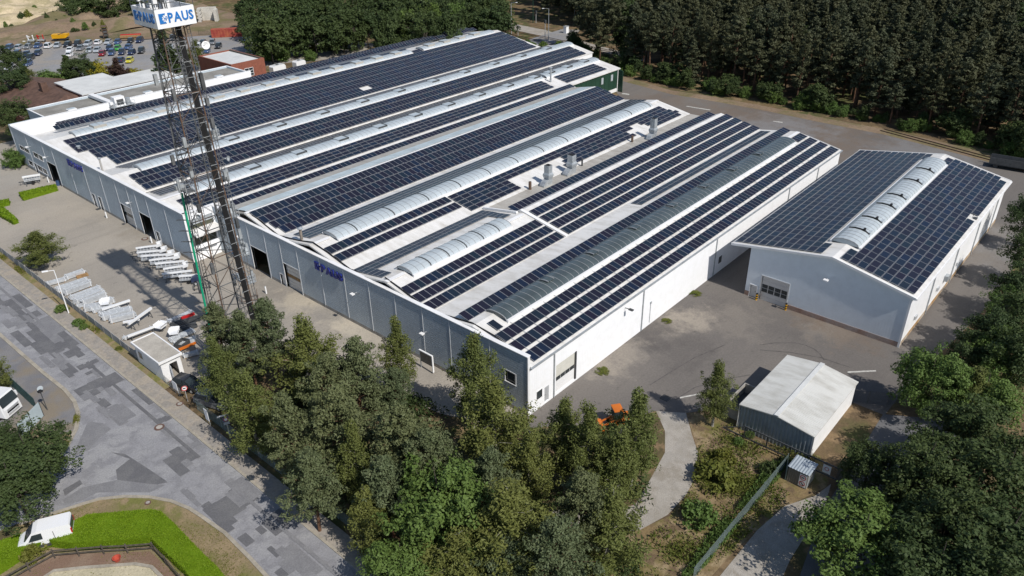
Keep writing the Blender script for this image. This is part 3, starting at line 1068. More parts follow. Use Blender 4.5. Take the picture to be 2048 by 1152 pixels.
def panel_mesh(name, portrait, cell):
    """x across, y up the slope"""
    w, l = PDIM[portrait]
    mb = MB()
    fr = 0.03
    x0, x1, y0, y1 = -w / 2, w / 2, -l / 2, l / 2
    a = [(x0, y0), (x1, y0), (x1, y1), (x0, y1)]
    b = [(x0 + fr, y0 + fr), (x1 - fr, y0 + fr), (x1 - fr, y1 - fr), (x0 + fr, y1 - fr)]
    vs = [(p[0], p[1], 0) for p in a] + [(p[0], p[1], PT) for p in a] + [(p[0], p[1], PT) for p in b]
    fs = [(0, 1, 5, 4), (1, 2, 6, 5), (2, 3, 7, 6), (3, 0, 4, 7), (4, 5, 9, 8), (5, 6, 10, 9), (6, 7, 11, 10), (7, 4, 8, 11)]
    mb.add(vs, fs, 0)
    mb.add([(p[0], p[1], PT - 0.004) for p in b], ((0, 1, 2, 3),), 1)
    mb.add([(p[0], p[1], 0) for p in a], ((3, 2, 1, 0),), 0)
    return mb.mesh(name, [MT['pframe'], cell])


PMESH = {k: panel_mesh('solar_panel', k, MT['cell']) for k in PDIM}
PANELS = {}          # parent name -> list of (pos, tilt, portrait)


def prow(parent, x0, x1, yb, z_of, portrait=True, tilt=0.0, lift=0.16, n=None, flip=1, pitch=None):
    """a row of panels; its lower edge lies at y=yb. flip=-1: the slope falls towards +y"""
    w, l = PDIM[portrait]
    pitch = pitch or (w + 0.028)
    n = n or int((x1 - x0) / pitch + 0.5)
    e = 0.3
    sl = math.atan2(z_of(yb + e) - z_of(yb), e) + tilt
    cy = yb + l / 2 * cos(sl)
    cz = z_of(yb) + lift + l / 2 * sin(sl)
    for i in range(n):
        PANELS.setdefault(parent.name, []).append(((x0 + pitch * (i + 0.5), cy, cz), sl, portrait))


def flush_panels(parent, limit=300):
    P = PANELS[parent.name]
    P.sort(key=lambda p: (Vector(p[0]) - CAM_LOC).length)
    for pos, sl, po in P[:limit]:
        link('solar_panel', PMESH[po], parent, pos, (sl, 0, 0))
    rest = P[limit:]
    if not rest:
        return
    mb = MB()
    tint = []
    rr = random.Random(11)
    for pos, sl, po in rest:
        me = PMESH[po]
        c, s = cos(sl), sin(sl)
        vs = [(pos[0] + v.co.x, pos[1] + v.co.y * c - v.co.z * s, pos[2] + v.co.y * s + v.co.z * c) for v in me.vertices]
        o = len(mb.v)
        mb.v.extend(vs)
        t = rr.random()
        for p in me.polygons:
            mb.f.append(tuple(o + i for i in p.vertices))
            mb.m.append(p.material_index)
            tint.append(t)
    ob = mb.build('solar_panels', [MT['pframe'], MT['cell_s']], parent, kind='stuff')
    at = ob.data.attributes.new('tint', 'FLOAT', 'FACE')
    at.data.foreach_set('value', tint)


F = factory
zB1 = lambda y: zl(y, PB1)
zB2 = lambda y: zl(y, PB2n)
zB2f = lambda y: zl(y, PB2f)
zB3 = lambda y: zl(y, PB3)
zB4 = lambda y: zl(y, PB4)
z5 = lambda y: zl(y, P5)
z6 = lambda y: zl(y, P6)
z7 = lambda y: zl(y, P7)
for y in (0.1, 2.15, 4.15):
    prow(F, 1.2, 88.0, y, zB1, tilt=0.02)
prow(F, 1.9, 3.9, 6.05, zB1, tilt=0.02, n=1)
prow(F, 83.7, 88.0, 6.15, zB1, tilt=0.02)
prow(F, 1.0, 88.0, 9.75, lambda y: 8.05 + 0 * y, tilt=0.22, lift=0.1)
for y in (13.0, 14.0):
    prow(F, 42.4, 87.0, y, zB1, portrait=False, lift=0.12)
for y in (15.6, 17.55, 19.5):
    prow(F, 0.8, 26.8, y, zB2, tilt=0.02)
for y in (15.75, 17.65, 19.6, 21.55):
    prow(F, 27.8, 88.0, y, zB2f, tilt=0.02)
prow(F, 26.7, 87.5, 24.85, lambda y: 8.5 + 0 * y, tilt=0.20, lift=0.1)
for k, y in enumerate((29.6, 28.6, 27.6, 26.6, 25.6, 24.6)):
    if k < 3:
        prow(F, 0.9, 25.9, y, zB2, portrait=False, lift=0.12)
    else:
        prow(F, 0.9, 2.6, y, zB2, portrait=False, lift=0.12)
        prow(F, 23.8, 25.6, y, zB2, portrait=False, lift=0.12)
for y in (33.2, 35.3):
    prow(F, 1.2, 24.0, y, zB3, tilt=0.02)
for k, y in enumerate((35.75, 34.7, 33.65, 32.6, 31.55)):
    if k < 2:
        prow(F, 24.4, 86.0, y, zB3, portrait=False)
    else:
        prow(F, 24.4, 35.5, y, zB3, portrait=False)
        prow(F, 52.0 - k, 69.6 + (1.6 if k == 2 else 0), y, zB3, portrait=False)
        prow(F, 74.4 + 0.8 * (k - 2), 86.0, y, zB3, portrait=False)
for y in (41.0, 42.05, 43.1, 44.15):
    prow(F, 2.0, 87.0, y, zB3, portrait=False, lift=0.12)
for y, x in ((46.95, 1.9), (48.65, 1.5), (50.6, 1.0), (52.5, 0.9)):
    prow(F, x, 88.0, y, zB4, 'mid', tilt=0.03)
for y in (68.1, 69.2, 70.3, 71.4):
    prow(F, -1.4 if y > 70 else 0.0, 90.5, y, z5, portrait=False)
    prow(F, 95.6, 112.6, y, z5, portrait=False)
prow(F, 3.9, 95.0, 65.5, z5, tilt=0.03)
for y in (76.6, 77.95, 79.3, 80.65):
    prow(F, -1.8 + (y - 76.6) * 0.1, 115.5, y, z5, portrait=False, lift=0.14)
for y in (82.35, 84.4, 86.45):
    prow(F, -1.5, 122.8, y, z6, 'mid', tilt=0.03, lift=0.25)
for y in (92.4, 93.7, 95.0, 96.3, 97.6):
    prow(F, 0.5, 123.0, y, z6, portrait=False, lift=0.14)
for k, y in enumerate((112.2, 110.0, 108.0, 105.9, 103.9, 101.9, 99.9)):
    x0 = -1.7 if k < 3 else (0.0 if k < 5 else 1.5)
    if k == 5:
        prow(F, x0, 61.0, y, z7, 'long', tilt=0.02)
        prow(F, 64.0, 123.0, y, z7, 'long', tilt=0.02)
    else:
        prow(F, x0, 123.0, y, z7, 'long', tilt=0.02)
# north side of the last hall: tilted rows behind the vault
for y, x0 in ((129.2, 3.2), (126.3, 2.0), (123.4, 0.6)):
    prow(F, x0, 123.0, y, lambda yy, y=y: z7(y) + 0.55, tilt=0.30, lift=0.1)
prow(F, 52.5, 89.0, 116.9, lambda yy: 8.1, tilt=0.1)
prow(F, 89, 92.0, 114.2, z7, tilt=0.02)
flush_panels(F)
# support rails whose ends stick out between the rows of the near hall
mb = MB()
for i in range(44):
    x = 2.2 + i * 2.0
    mb.bar((x, 0.1, zB1(0.1) + 0.11), (x, 6.2, zB1(6.2) + 0.11), 0.05, 0.05)
mb.build('support_rails', MT['frame'], F, kind='stuff')


# ---- vaulted rooflights
def vault(parent, x0, x1, yc, half, zbase, rise, mat, seg=1.06, single=False, name='rooflight', vents=(), vent_kind='frame', curb=True):
    """kerb + arched panes along a ridge (+ vents)"""
    mb = MB()
    for s in (-1, 1):
        y = yc + s * half
        mb.box(x0, min(y, y + s * 0.28), zbase - 0.75, x1, max(y, y + s * 0.28), zbase)
    root = mb.build(name, MT['white'], parent)
    N = 7
    A = [(yc + half * cos(pi * k / N), zbase + rise * sin(pi * k / N)) for k in range(N + 1)]
    In = [(yc + (half - 0.06) * cos(pi * k / N), zbase + (rise - 0.06) * sin(pi * k / N)) for k in range(N + 1)]
    n = max(1, int((x1 - x0) / seg + 0.5))
    st = (x1 - x0) / n

    def arch(mb, a, b, O, I, mi=0):
        prof = O + I[::-1]
        k_ = len(O)
        vs = [(a, p[0], p[1]) for p in prof] + [(b, p[0], p[1]) for p in prof]
        m_ = len(prof)
        fs = [(i, i + 1, m_ + i + 1, m_ + i) for i in range(m_ - 1)]
        fs += [(i, i + 1, m_ - 2 - i, m_ - 1 - i) for i in range(k_ - 1)]
        fs += [(m_ + i, m_ + m_ - 1 - i, m_ + m_ - 2 - i, m_ + i + 1) for i in range(k_ - 1)]
        mb.add(vs, fs, mi)
    if single:
        mb = MB()
        arch(mb, x0, x1, A, In)
        mb.build('vault_shell', mat, root)
    else:
        mb = MB()
        arch(mb, 0.035, st - 0.035, A, In)
        off = (0, 0, 0)
        of = ORG.get(parent.name, (0, 0, 0))
        me = mb.mesh('vault_pane', [mat], (0, of[1], of[2]))
        for i in range(n):
            o = link('pane', me, root)
            o.location = (x0 + st * i - of[0], 0, 0)
    # ribs between the panes
    mb = MB()
    O2 = [(yc + (half + 0.025) * cos(pi * k / N), zbase + (rise + 0.025) * sin(pi * k / N)) for k in range(N + 1)]
    for i in range(n + 1):
        x = x0 + st * i
        w = 0.05 if i in (0, n) else 0.032
        arch(mb, x - w, x + w, O2, In)
    mb.build('vault_ribs', MT['polyrib'], root, kind='stuff')
    # end walls
    for x in (x0, x1):
        mb = MB()
        s = 0.02 if x == x0 else -0.02
        vs = [(x + s, p[0], p[1]) for p in In]
        mb.add(vs, (tuple(range(len(vs))),))
        mb.build('end_pane', mat, root)
    for vx in vents:
        if vent_kind == 'box':      # raised smoke-vent box
            mb = MB()
            mb.box(vx - 1.25, yc - half * 0.75, zbase + rise * 0.55, vx + 1.25, yc + half * 0.75, zbase + rise + 0.28)
            v = mb.build('smoke_vent', M('vent_box_beige', (0.42, 0.40, 0.36), 0.7, var=0.08), root)
            for q in (-0.62, 0.62):
                mb = MB()
                mb.box(vx + q - 0.56, yc - half * 0.65, zbase + rise + 0.28, vx + q + 0.56, yc + half * 0.65, zbase + rise + 0.33)
                o = mb.build('vent_lid', MT['poly'], root)
        elif vent_kind == 'frame':  # low framed flap
            mb = MB()
            z = zbase + rise + 0.06
            mb.box(vx - 1.1, yc - half * 0.7, z - 0.35, vx + 1.1, yc - half * 0.7 + 0.1, z + 0.12)
            mb.box(vx + 1.0, yc - half * 0.7, z - 0.35, vx + 1.12, yc + half * 0.8, z + 0.12)
            mb.box(vx - 1.1, yc + half * 0.7, z - 0.35, vx + 1.1, yc + half * 0.8, z + 0.12)
            mb.build('vent_frame', MT['steel_dark'], root)
            mb = MB()
            mb.box(vx - 1.1, yc - half * 0.62, z - 0.3, vx + 0.98, yc + half * 0.66, z + 0.03)
            mb.build('vent_flap', mat, root)
        elif vent_kind == 'arc':    # dark seal of an opening section
            mb = MB()
            O3 = [(yc + (half + 0.06) * cos(pi * k / N), zbase + (rise + 0.06) * sin(pi * k / N)) for k in range(1, N + 1)]
            I3 = [(yc + (half + 0.0) * cos(pi * k / N), zbase + (rise + 0.0) * sin(pi * k / N)) for k in range(1, N + 1)]
            arch(mb, vx - 0.09, vx + 0.09, O3, I3)
            mb.build('vent_seal', MT['steel_dark'], root)
        elif vent_kind == 'flap':   # bowed flap standing proud of a dark vault
            O3 = [(yc - 0.15 + (half * 0.86) * cos(pi * k / N), zbase + 0.2 + (rise) * sin(pi * k / N)) for k in range(N + 1)]
            I3 = [(p[0], p[1] - 0.07) for p in O3]
            mb = MB()
            arch(mb, vx - 0.5, vx + 0.5, O3[0:N - 2], I3[0:N - 2])
            mb.build('vent_flap', MT['poly_dark'], root)
            mb = MB()
            for q in (-0.55, 0.55):
                arch(mb, vx + q - 0.06, vx + q + 0.06, [(p[0], p[1] + 0.05) for p in O3[0:N - 2]], I3[0:N - 2])
            mb.bar((vx - 0.55, O3[0][0], O3[0][1]), (vx + 0.55, O3[0][0], O3[0][1]), 0.1)
            mb.build('vent_frame', MT['polyrib'], root)
        elif vent_kind == 'arm':    # black opener arm
            mb = MB()
            O3 = [(yc + (half + 0.03) * cos(pi * k / N), zbase + (rise + 0.16) * sin(pi * k / N)) for k in range(2, N)]
            I3 = [(p[0], p[1] - 0.16) for p in O3]
            arch(mb, vx - 0.1, vx + 0.1, O3, I3)
            mb.box(vx - 0.12, yc + half * 0.2 - 1.3, zbase + rise * 0.55, vx + 0.45, yc + half * 0.2 - 1.05, zbase + rise + 0.22)
            mb.build('opener_arm', MT['black'], root)
            mb = MB()
            mb.box(vx + 0.2, yc - half * 0.95, zbase + 0.2, vx + 1.2, yc - half * 0.72, zbase + rise * 0.62)
            mb.build('vent_lip', MT['poly'], root)
    return root


vault(F, 3.9, 82.8, 8.1, 1.6, 8.2, 0.52, MT['poly_dark'], vents=(13.5, 23, 33, 43, 52.5, 62, 71.5), vent_kind='flap')
vault(F, 3.7, 22.5, 23.5, 1.5, 8.78, 0.55, MT['poly'], vents=(6.9, 10.2, 13.5, 16.8, 20), vent_kind='arc')
vault(F, 3.9, 84.0, 39.0, 1.6, 8.85, 0.56, MT['poly'], vents=[7.4 + 6.9 * i for i in range(12)], vent_kind='arc')
vault(F, 2.3, 92.5, 74.4, 1.5, 7.15, 0.45, MT['poly'], vents=[14 + 9.6 * i for i in range(9)], vent_kind='frame', single=True)
vault(F, 93.5, 115.3, 74.4, 1.5, 7.15, 0.45, MT['poly'], vents=(96.5, 103.5, 110.5), vent_kind='frame', single=True)
vault(F, 1.0, 125.0, 90.2, 1.5, 7.45, 0.45, MT['poly'], vents=[9 + 10.6 * i for i in range(11)], vent_kind='frame', single=True)
vault(F, 0.9, 88.5, 116.2, 1.5, 8.15, 0.45, MT['poly'], vents=[6 + 6.5 * i for i in range(13)], vent_kind='box', single=True)
vault(F, 92.5, 121, 116.2, 1.5, 8.15, 0.45, MT['poly'], vents=(96, 102, 108, 114), vent_kind='box', single=True)
# translucent strip on the back of the fourth ridge
mb = MB()
for i in range(20):
    x0 = 0.8 + 4.35 * i
    mb2 = MB()
    ya, yb = 55.3, 58.3
    za, zb = zl(ya, PB4), zl(yb, PB4)
    mb2.add([(x0, ya, za + 0.03), (x0 + 4.3, ya, za + 0.03), (x0 + 4.3, yb, zb + 0.03), (x0, yb, zb + 0.03),
             (x0, ya, za + 0.08), (x0 + 4.3, ya, za + 0.08), (x0 + 4.3, yb, zb + 0.08), (x0, yb, zb + 0.08)],
            ((0, 1, 2, 3), (4, 5, 6, 7), (0, 1, 5, 4), (1, 2, 6, 5), (2, 3, 7, 6), (3, 0, 4, 7)))
    mb2.build('translucent_sheet', MT['translucent'], F)

# black cable run along the front edge of the roof, flues, ducts
cpts = [(0.75, 61.0, 7.95), (0.8, 55.5, 9.0), (1.0, 52.5, 8.6), (0.75, 47, 7.65), (0.8, 42, 8.4), (1.0, 39, 9.0), (1.1, 36, 8.4), (0.9, 31, 7.6), (1.0, 29, 7.8)]
mb = MB()
for a, b in zip(cpts, cpts[1:]):
    mb.bar((a[0], a[1], a[2] + 0.02), (b[0], b[1], b[2] + 0.02), 0.16, 0.1)
mb.build('cable_run', MT['black'], F)
cpts = [(0.9, 24, 8.85), (0.8, 21, 8.4), (0.6, 16, 7.4), (0.7, 14.5, 7.5), (0.8, 9, 8.3), (0.9, 5.6, 7.9), (0.85, 2, 7.1)]
mb = MB()
for a, b in zip(cpts, cpts[1:]):
    mb.bar((a[0], a[1], a[2] + 0.02), (b[0], b[1], b[2] + 0.02), 0.15, 0.1)
mb.build('cable_run', MT['black'], F)


def flue(x, y, z0, z1, r, mat):
    mb = MB()
    mb.cyl((x, y, z0 - 0.1), (x, y, z1), r, r, 12)
    f = mb.build('flue', mat, F)
    mb = MB()
    mb.lathe((x, y, z1), [(0.02, 0.32), (r * 2.1, 0.12), (r * 2.1, 0.08), (r * 1.1, -0.1)], 12)
    mb.build('flue_cap', MT['steel'], f)


flue(1.25, 41.97, 8.2, 10.0, 0.2, M('brownish_flue', (0.30, 0.26, 0.22), 0.6, metal=0.3, var=0.25, scale=2))
flue(-1.8, 98.4, 5.4, 8.0, 0.17, M('pale_flue', (0.45, 0.43, 0.40), 0.6, var=0.15))
flue(92.7, 70.9, 6.5, 9.8, 0.22, MT['steel'])
for x in (1.6, -1.2):
    pass
for (x, y, z) in ((-0.9, 109.5, 6.9),):
    mb = MB()
    mb.cyl((x, y, z), (x, y, z + 0.75), 0.28, 0.28, 10)
    mb.lathe((x, y, z + 0.75), [(0.01, 0.2), (0.4, 0.1), (0.4, 0.0)], 10)
    mb.build('roof_vent', MT['steel'], F)


def duct(x, y, hz, wide=1.0):
    """galvanised exhaust duct: elbow at the roof, flared box, upright square shaft"""
    z = 7.4
    mb = MB()
    s = wide
    mb.box(x - 0.55 * s, y - 0.5 * s, z, x + 0.55 * s, y + 0.5 * s, z + 1.0)
    d = mb.build('exhaust_duct', MT['steel'], F)
    mb = MB()
    # elbow sloping down beside the box
    pr = [(0.55, 0), (0.55, 1.0), (1.3, 0.75), (1.75, 0.25), (1.75, 0.0)]
    vs = [(x - p[0] * s if False else x + (p[0]) * s * -1, y - 0.5 * s, z + p[1]) for p in pr] + [(x - p[0] * s, y + 0.5 * s, z + p[1]) for p in pr]
    n = len(pr)
    mb.add(vs, [tuple(range(n)), tuple(range(n, 2 * n))[::-1]] + [(i, (i + 1) % n, n + (i + 1) % n, n + i) for i in range(n)])
    mb.build('duct_elbow', MT['steel'], d)
    mb = MB()
    a, b, c = 0.5 * s, 0.66 * s, 0.5 * s
    for (r0, r1, za, zb) in ((a, b, z + 1.0, z + 1.5), (b, b, z + 1.5, z + 1.75), (b, c, z + 1.75, z + 2.05)):
        vs = [(x - r0, y - r0, za), (x + r0, y - r0, za), (x + r0, y + r0, za), (x - r0, y + r0, za), (x - r1, y - r1, zb), (x + r1, y - r1, zb), (x + r1, y + r1, zb), (x - r1, y + r1, zb)]
        mb.add(vs, ((0, 1, 5, 4), (1, 2, 6, 5), (2, 3, 7, 6), (3, 0, 4, 7)))
    mb.build('duct_flare', MT['steel'], d)
    mb = MB()
    mb.box(x - c, y - c, z + 2.05, x + c, y + c, z + hz)
    mb.build('duct_shaft', MT['steel'], d)
    mb = MB()
    mb.box(x - c * 0.9, y - c * 0.9, z + hz, x + c * 0.9, y + c * 0.9, z + hz + 0.02)
    mb.build('duct_mouth', MT['dark'], d)


duct(40.4, 29.7, 3.3, 0.95)
duct(46.8, 29.8, 3.2, 1.05)
duct(70.6, 28.8, 3.8, 0.95)
mb = MB()
mb.cyl((36.9, 30.6, 7.4), (36.9, 30.6, 8.7), 0.25, 0.25, 10)
mb.build('roof_pipe', MT['rust'], F)
mb = MB()
mb.cyl((66.4, 30.6, 7.4), (66.4, 30.6, 8.6), 0.22, 0.22, 10)
mb.build('roof_pipe', MT['rust'], F)
mb = MB()
mb.cyl((50.6, 30.4, 7.4), (50.6, 30.4, 8.7), 0.16, 0.16, 10)
mb.build('roof_pipe', MT['steel_dark'], F)


# ---- wall lamps
def wlamp(x, y, z):
    mb = MB()
    mb.bar((x - 0.02, y, z), (x - 0.75, y, z + 0.05), 0.07)
    l_ = mb.build('wall_lamp', MT['frame'], F)
    mb = MB()
    mb.box(x - 1.0, y - 0.28, z, x - 0.55, y + 0.28, z + 0.14)
    mb.build('lamp_head', MT['white'], l_)


for y, z in ((55.86, 5.26), (28.98, 5.30), (15.97, 4.64)):
    wlamp(0.0, y, z)
for y, z in ((81.15, 5.38), (123.17, 5.72), (114.87, 5.51)):
    wlamp(-4.8, y, z)
mb = MB()
mb.bar((18.6, -0.02, 5.5), (18.6, -0.9, 5.6), 0.07)
l_ = mb.build('wall_lamp', MT['steel_dark'], F)
mb = MB()
mb.box(18.4, -1.2, 5.5, 18.8, -0.6, 5.62)
mb.build('lamp_head', MT['steel_dark'], l_)


# ---- lettering
def text_mesh(txt, size, ext, bold, mat):
    cu = bpy.data.curves.new('letters_curve', 'FONT')
    cu.body = txt
    cu.size = size
    cu.extrude = ext
    cu.offset = bold
    cu.resolution_u = 2
    o = bpy.data.objects.new('letters_tmp', cu)
    COL.objects.link(o)
    dg = bpy.context.evaluated_depsgraph_get()
    me = bpy.data.meshes.new_from_object(o.evaluated_get(dg))
    bpy.data.objects.remove(o)
    me.materials.clear()
    me.materials.append(mat)
    return me


def letters(parent, txt, width, height, origin, ux, mat, ext=0.05, bold=0.02, names=None):
    """separate letters stretched into width x height; ux: unit vector of the writing direction"""
    ux = Vector(ux)
    uz = Vector((0, 0, 1))
    un = ux.cross(uz)
    ms = [text_mesh(ch, 1.0, ext, bold, mat) for ch in txt]
    ws = [max(v.co.x for v in m.vertices) - min(v.co.x for v in m.vertices) for m in ms]
    gap = 0.05
    tot = sum(ws) + gap * (len(ms) - 1)
    k = width / tot
    x = 0
    of = Vector(ORG.get(parent.name, (0, 0, 0)))
    for ch, m, w_ in zip(txt, ms, ws):
        mx = min(v.co.x for v in m.vertices)
        mz0 = min(v.co.y for v in m.vertices)
        mz1 = max(v.co.y for v in m.vertices)
        for v in m.vertices:
            a = (v.co.x - mx) * k + x
            b = (v.co.y - mz0) / (mz1 - mz0) * height
            c = v.co.z
            v.co = Vector(origin) + ux * a + uz * b + un * c - of
        o = link('letter', m, parent)
        x += (w_ + gap) * k


def emblem(parent, size, origin, ux, mat, back, ext=0.05):
    """block with a half gear cut into it and two small letters"""
    ux = Vector(ux)
    uz = Vector((0, 0, 1))
    un = ux.cross(uz)
    O = Vector(origin)
    of = Vector((0, 0, 0))
    P = lambda a, b, c: O + ux * a * size + uz * b * size + un * c
    pts = []
    w = 0.72
    cx, cy, R1, R2 = 0.72, 0.5, 0.43, 0.33
    pts = [(0, 0), (w, 0), (w, 0.02)]
    pts.append((w, cy - R1))
    n = 10
    for i in range(n + 1):
        a0 = -pi / 2 - pi * i / n
        r = R1 if i % 2 == 0 else R2
        a1 = a0 - pi / n * 0.45
        pts.append((cx + r * cos(a0), cy + r * sin(a0)))
        if i < n:
            pts.append((cx + r * cos(a1), cy + r * sin(a1)))
    pts += [(w, cy + R1), (w, 1), (0, 1)]
    clean = []
    for p in pts:
        if not clean or (abs(p[0] - clean[-1][0]) + abs(p[1] - clean[-1][1])) > 1e-4:
            clean.append(p)
    pts = clean
    n = len(pts)
    mb = MB()
    mb.add([P(a, b, -ext) for a, b in pts] + [P(a, b, ext) for a, b in pts],
           [tuple(range(n)), tuple(range(n, 2 * n))[::-1]] + [(i, (i + 1) % n, n + (i + 1) % n, n + i) for i in range(n)])
    e = mb.build('emblem', mat, parent)
    letters(parent, 'hp', size * 0.40, size * 0.42, P(0.52, 0.27, 0), ux, mat, ext * 0.8, 0.0)
    return e


for X, ya, yb, za, zb in ((-0.16, 37.5, 31.6, 5.92, 7.12), (-4.96, 105.0, 98.7, 6.2, 7.4)):
    h = zb - za
    emblem(F, h, (X, ya, za), (0, -1, 0), MT['blue_letter'], None, 0.07)
    letters(F, 'PAUS', (ya - yb) - h * 1.08, h * 0.96, (X, ya - h * 1.08, za), (0, -1, 0), MT['blue_letter'], 0.07, 0.055)
# ================================================================ OTHER BUILDINGS
# ---- storage hall on the right
H = thing('storage_hall', 'separate gabled hall with dark solar roof, pale vault and grey gable', 'warehouse', (40.2, -6, 0))
PH = [(-27.25, 7.32), (-16.7, 9.46), (-3.1, 7.18)]
zH = lambda y: zl(y, PH)
up = PH
mb = MB()
mb.extr_x([(y, z) for y, z in PH] + [(y, z - 0.24) for y, z in PH][::-1], 40.0, 88.5)
mb.build('roof', MT['roof'], H)
for x in (39.94, 88.42):
    mb = MB()
    for (a, b) in zip(PH, PH[1:]):
        mb.bar((x + 0.07, a[0], a[1] - 0.1), (x + 0.07, b[0], b[1] - 0.1), 0.16, 0.34)
    mb.build('verge_board', MT['white'], H)
# gable wall with openings
gp_ = [(-26.8, 7.15), (-16.7, 9.2), (-5.95, 7.4)]
zg = lambda y: zl(y, gp_)
holes = [(-11.95, -8.15, 0.0, 3.72), (-7.65, -6.68, 0.0, 1.86)]
cuts = [-26.8, -16.7, -11.95, -8.15, -7.65, -6.68, -5.95]
mb = MB()
for a, b in zip(cuts, cuts[1:]):
    z0 = 0.7
    for h in holes:
        if h[0] < (a + b) / 2 < h[1]:
            z0 = h[3]
    A = [(40.2, a, z0), (40.2, b, z0), (40.2, b, zg(b)), (40.2, a, zg(a))]
    B = [(40.4, p[1], p[2]) for p in A]
    mb.add(A + B, ((0, 1, 2, 3), (7, 6, 5, 4), (0, 1, 5, 4), (1, 2, 6, 5), (2, 3, 7, 6), (3, 0, 4, 7)))
mb.build('gable_wall', MT['gable'], H)
plin = M('stained_plinth', (0.36, 0.30, 0.27), 0.85, var=0.15, scale=0.4, col2=(0.30, 0.19, 0.14), fine=4)
for a, b in ((-26.8, -11.95), (-8.15, -7.65), (-6.68, -5.95)):
    mb = MB()
    mb.box(40.16, a, 0, 40.4, b, 0.7)
    mb.build('plinth', plin, H)
mb = MB()
mb.box(40.4, -26.8, 0.7, 88.2, -26.6, 7.15)
mb.build('side_wall', MT['wallwhite'], H)
mb = MB()
mb.box(40.4, -26.83, 0.0, 88.2, -26.55, 0.7)
mb.build('plinth', M('rust_stained_plinth', (0.42, 0.36, 0.29), 0.85, var=0.2, scale=0.5, col2=(0.34, 0.20, 0.08), fine=4), H)
mb = MB()
mb.box(40.4, -6.15, 0, 88.2, -5.95, 7.4)
mb.build('side_wall', MT['wallwhite'], H)
mb = MB()
mb.add([(88.0, -26.6, 0), (88.0, -6, 0), (88.0, -6, 7.4), (88.0, -16.7, 9.2), (88.0, -26.6, 7.1)], ((0, 1, 2, 3, 4),))
mb.add([(88.2, -26.6, 0), (88.2, -6, 0), (88.2, -6, 7.4), (88.2, -16.7, 9.2), (88.2, -26.6, 7.1)], ((4, 3, 2, 1, 0),))
mb.build('end_wall', MT['gable'], H)
mb = MB()
mb.box(40.13, -26.86, 0.0, 40.24, -26.6, 7.1)
mb.build('corner_trim', MT['white'], H)
mb = MB()
mb.box(40.0, -27.42, 7.1, 88.5, -27.24, 7.28)
mb.build('gutter', MT['white'], H)
for x in (50.5, 61.5, 73, 84):
    mb = MB()
    mb.cyl((x, -26.9, 0.1), (x, -26.9, 7.1), 0.08)
    mb.build('downpipe', MT['steel'], H)
for x in (44.5, 54.0, 63.5):
    mb = MB()
    mb.box(x, -27.0, 2.0, x + 0.9, -26.83, 2.5)
    mb.build('wall_vent', MT['frame'], H)
mb = MB()
mb.box(57.2, -27.3, 2.2, 58.2, -26.83, 3.0)
mb.build('fan_unit', MT['steel'], H)
# sectional gate with two rows of panes
mb = MB()
mb.box(40.36, -11.95, 0, 40.42, -8.15, 3.72)
gt = mb.build('roller_door', MT['frame'], H)
for i in range(6):
    mb = MB()
    a, b = 3.72 * i / 6, 3.72 * (i + 1) / 6 - 0.02
    mb.box(40.31, -11.9, a + 0.01, 40.36, -8.2, b)
    mb.build('door_section', MT['frame'], gt)
for r in range(2):
    for c in range(4):
        mb = MB()
        mb.box(40.29, -11.82 + 0.92 * c, 1.3 + 0.62 * r, 40.31, -11.02 + 0.92 * c, 1.84 + 0.62 * r)
        mb.build('pane', MT['glass'], gt)
mb = MB()
for y0, y1, z0, z1 in ((-12.07, -11.95, 0, 3.84), (-8.15, -8.03, 0, 3.84), (-11.95, -8.15, 3.72, 3.84)):
    mb.box(40.12, y0, z0, 40.32, y1, z1)
mb.build('door_frame', MT['frame'], H)
mb = MB()
mb.box(40.3, -7.65, 0, 40.36, -6.68, 1.86)
d = mb.build('door', MT['frame'], H)
mb = MB()
mb.bar((40.26, -7.5, 0.95), (40.26, -7.36, 0.95), 0.04)
mb.build('handle', MT['steel_dark'], d)
mb = MB()
for y0, y1, z0, z1 in ((-7.73, -7.65, 0, 1.95), (-6.68, -6.6, 0, 1.95), (-7.65, -6.68, 1.86, 1.95)):
    mb.box(40.12, y0, z0, 40.32, y1, z1)
mb.build('door_frame', MT['white'], H)
mb = MB()
mb.bar((40.2, -16.7, 6.34), (39.4, -16.7, 6.4), 0.07)
l_ = mb.build('wall_lamp', MT['frame'], H)
mb = MB()
mb.box(39.1, -17.0, 6.34, 39.6, -16.4, 6.5)
mb.build('lamp_head', MT['white'], l_)
for k in range(9):
    y = -26.85 + 1.04 * k
    if k == 8:
        prow(H, 40.6, 44.0, y, zH, portrait='wide', n=2, pitch=1.685)
        prow(H, 83.9, 87.4, y, zH, portrait='wide', n=2, pitch=1.685)
    elif k == 0:
        prow(H, 40.6, 68.2, y, zH, portrait='wide', pitch=1.685, n=16)
        prow(H, 69.9, 87.4, y, zH, portrait='wide', pitch=1.685, n=10)
    else:
        prow(H, 40.6, 87.4, y, zH, portrait='wide', pitch=1.685, n=28)
for k in range(11):
    y = -4.42 - 1.08 * k
    if k == 10:
        prow(H, 40.6, 44, y, zH, portrait='wide', n=2, pitch=1.685)
        prow(H, 84.2, 87.6, y, zH, portrait='wide', n=2, pitch=1.685)
    else:
        prow(H, 40.6, 87.4, y, zH, portrait='wide', pitch=1.685, n=28)
flush_panels(H)
vault(H, 44.9, 83.9, -16.5, 1.75, 9.4, 0.72, MT['poly'], seg=1.0, vents=(49, 53.7, 59.5, 64, 71.5, 77.5), vent_kind='arm')
mb = MB()
mb.box(68.6, -26.9, 7.45, 69.3, -26.4, 7.6)
mb.bar((68.9, -26.3, 7.5), (68.9, -26.3, 8.2), 0.06)
mb.build('safety_anchor', MT['steel_dark'], H)

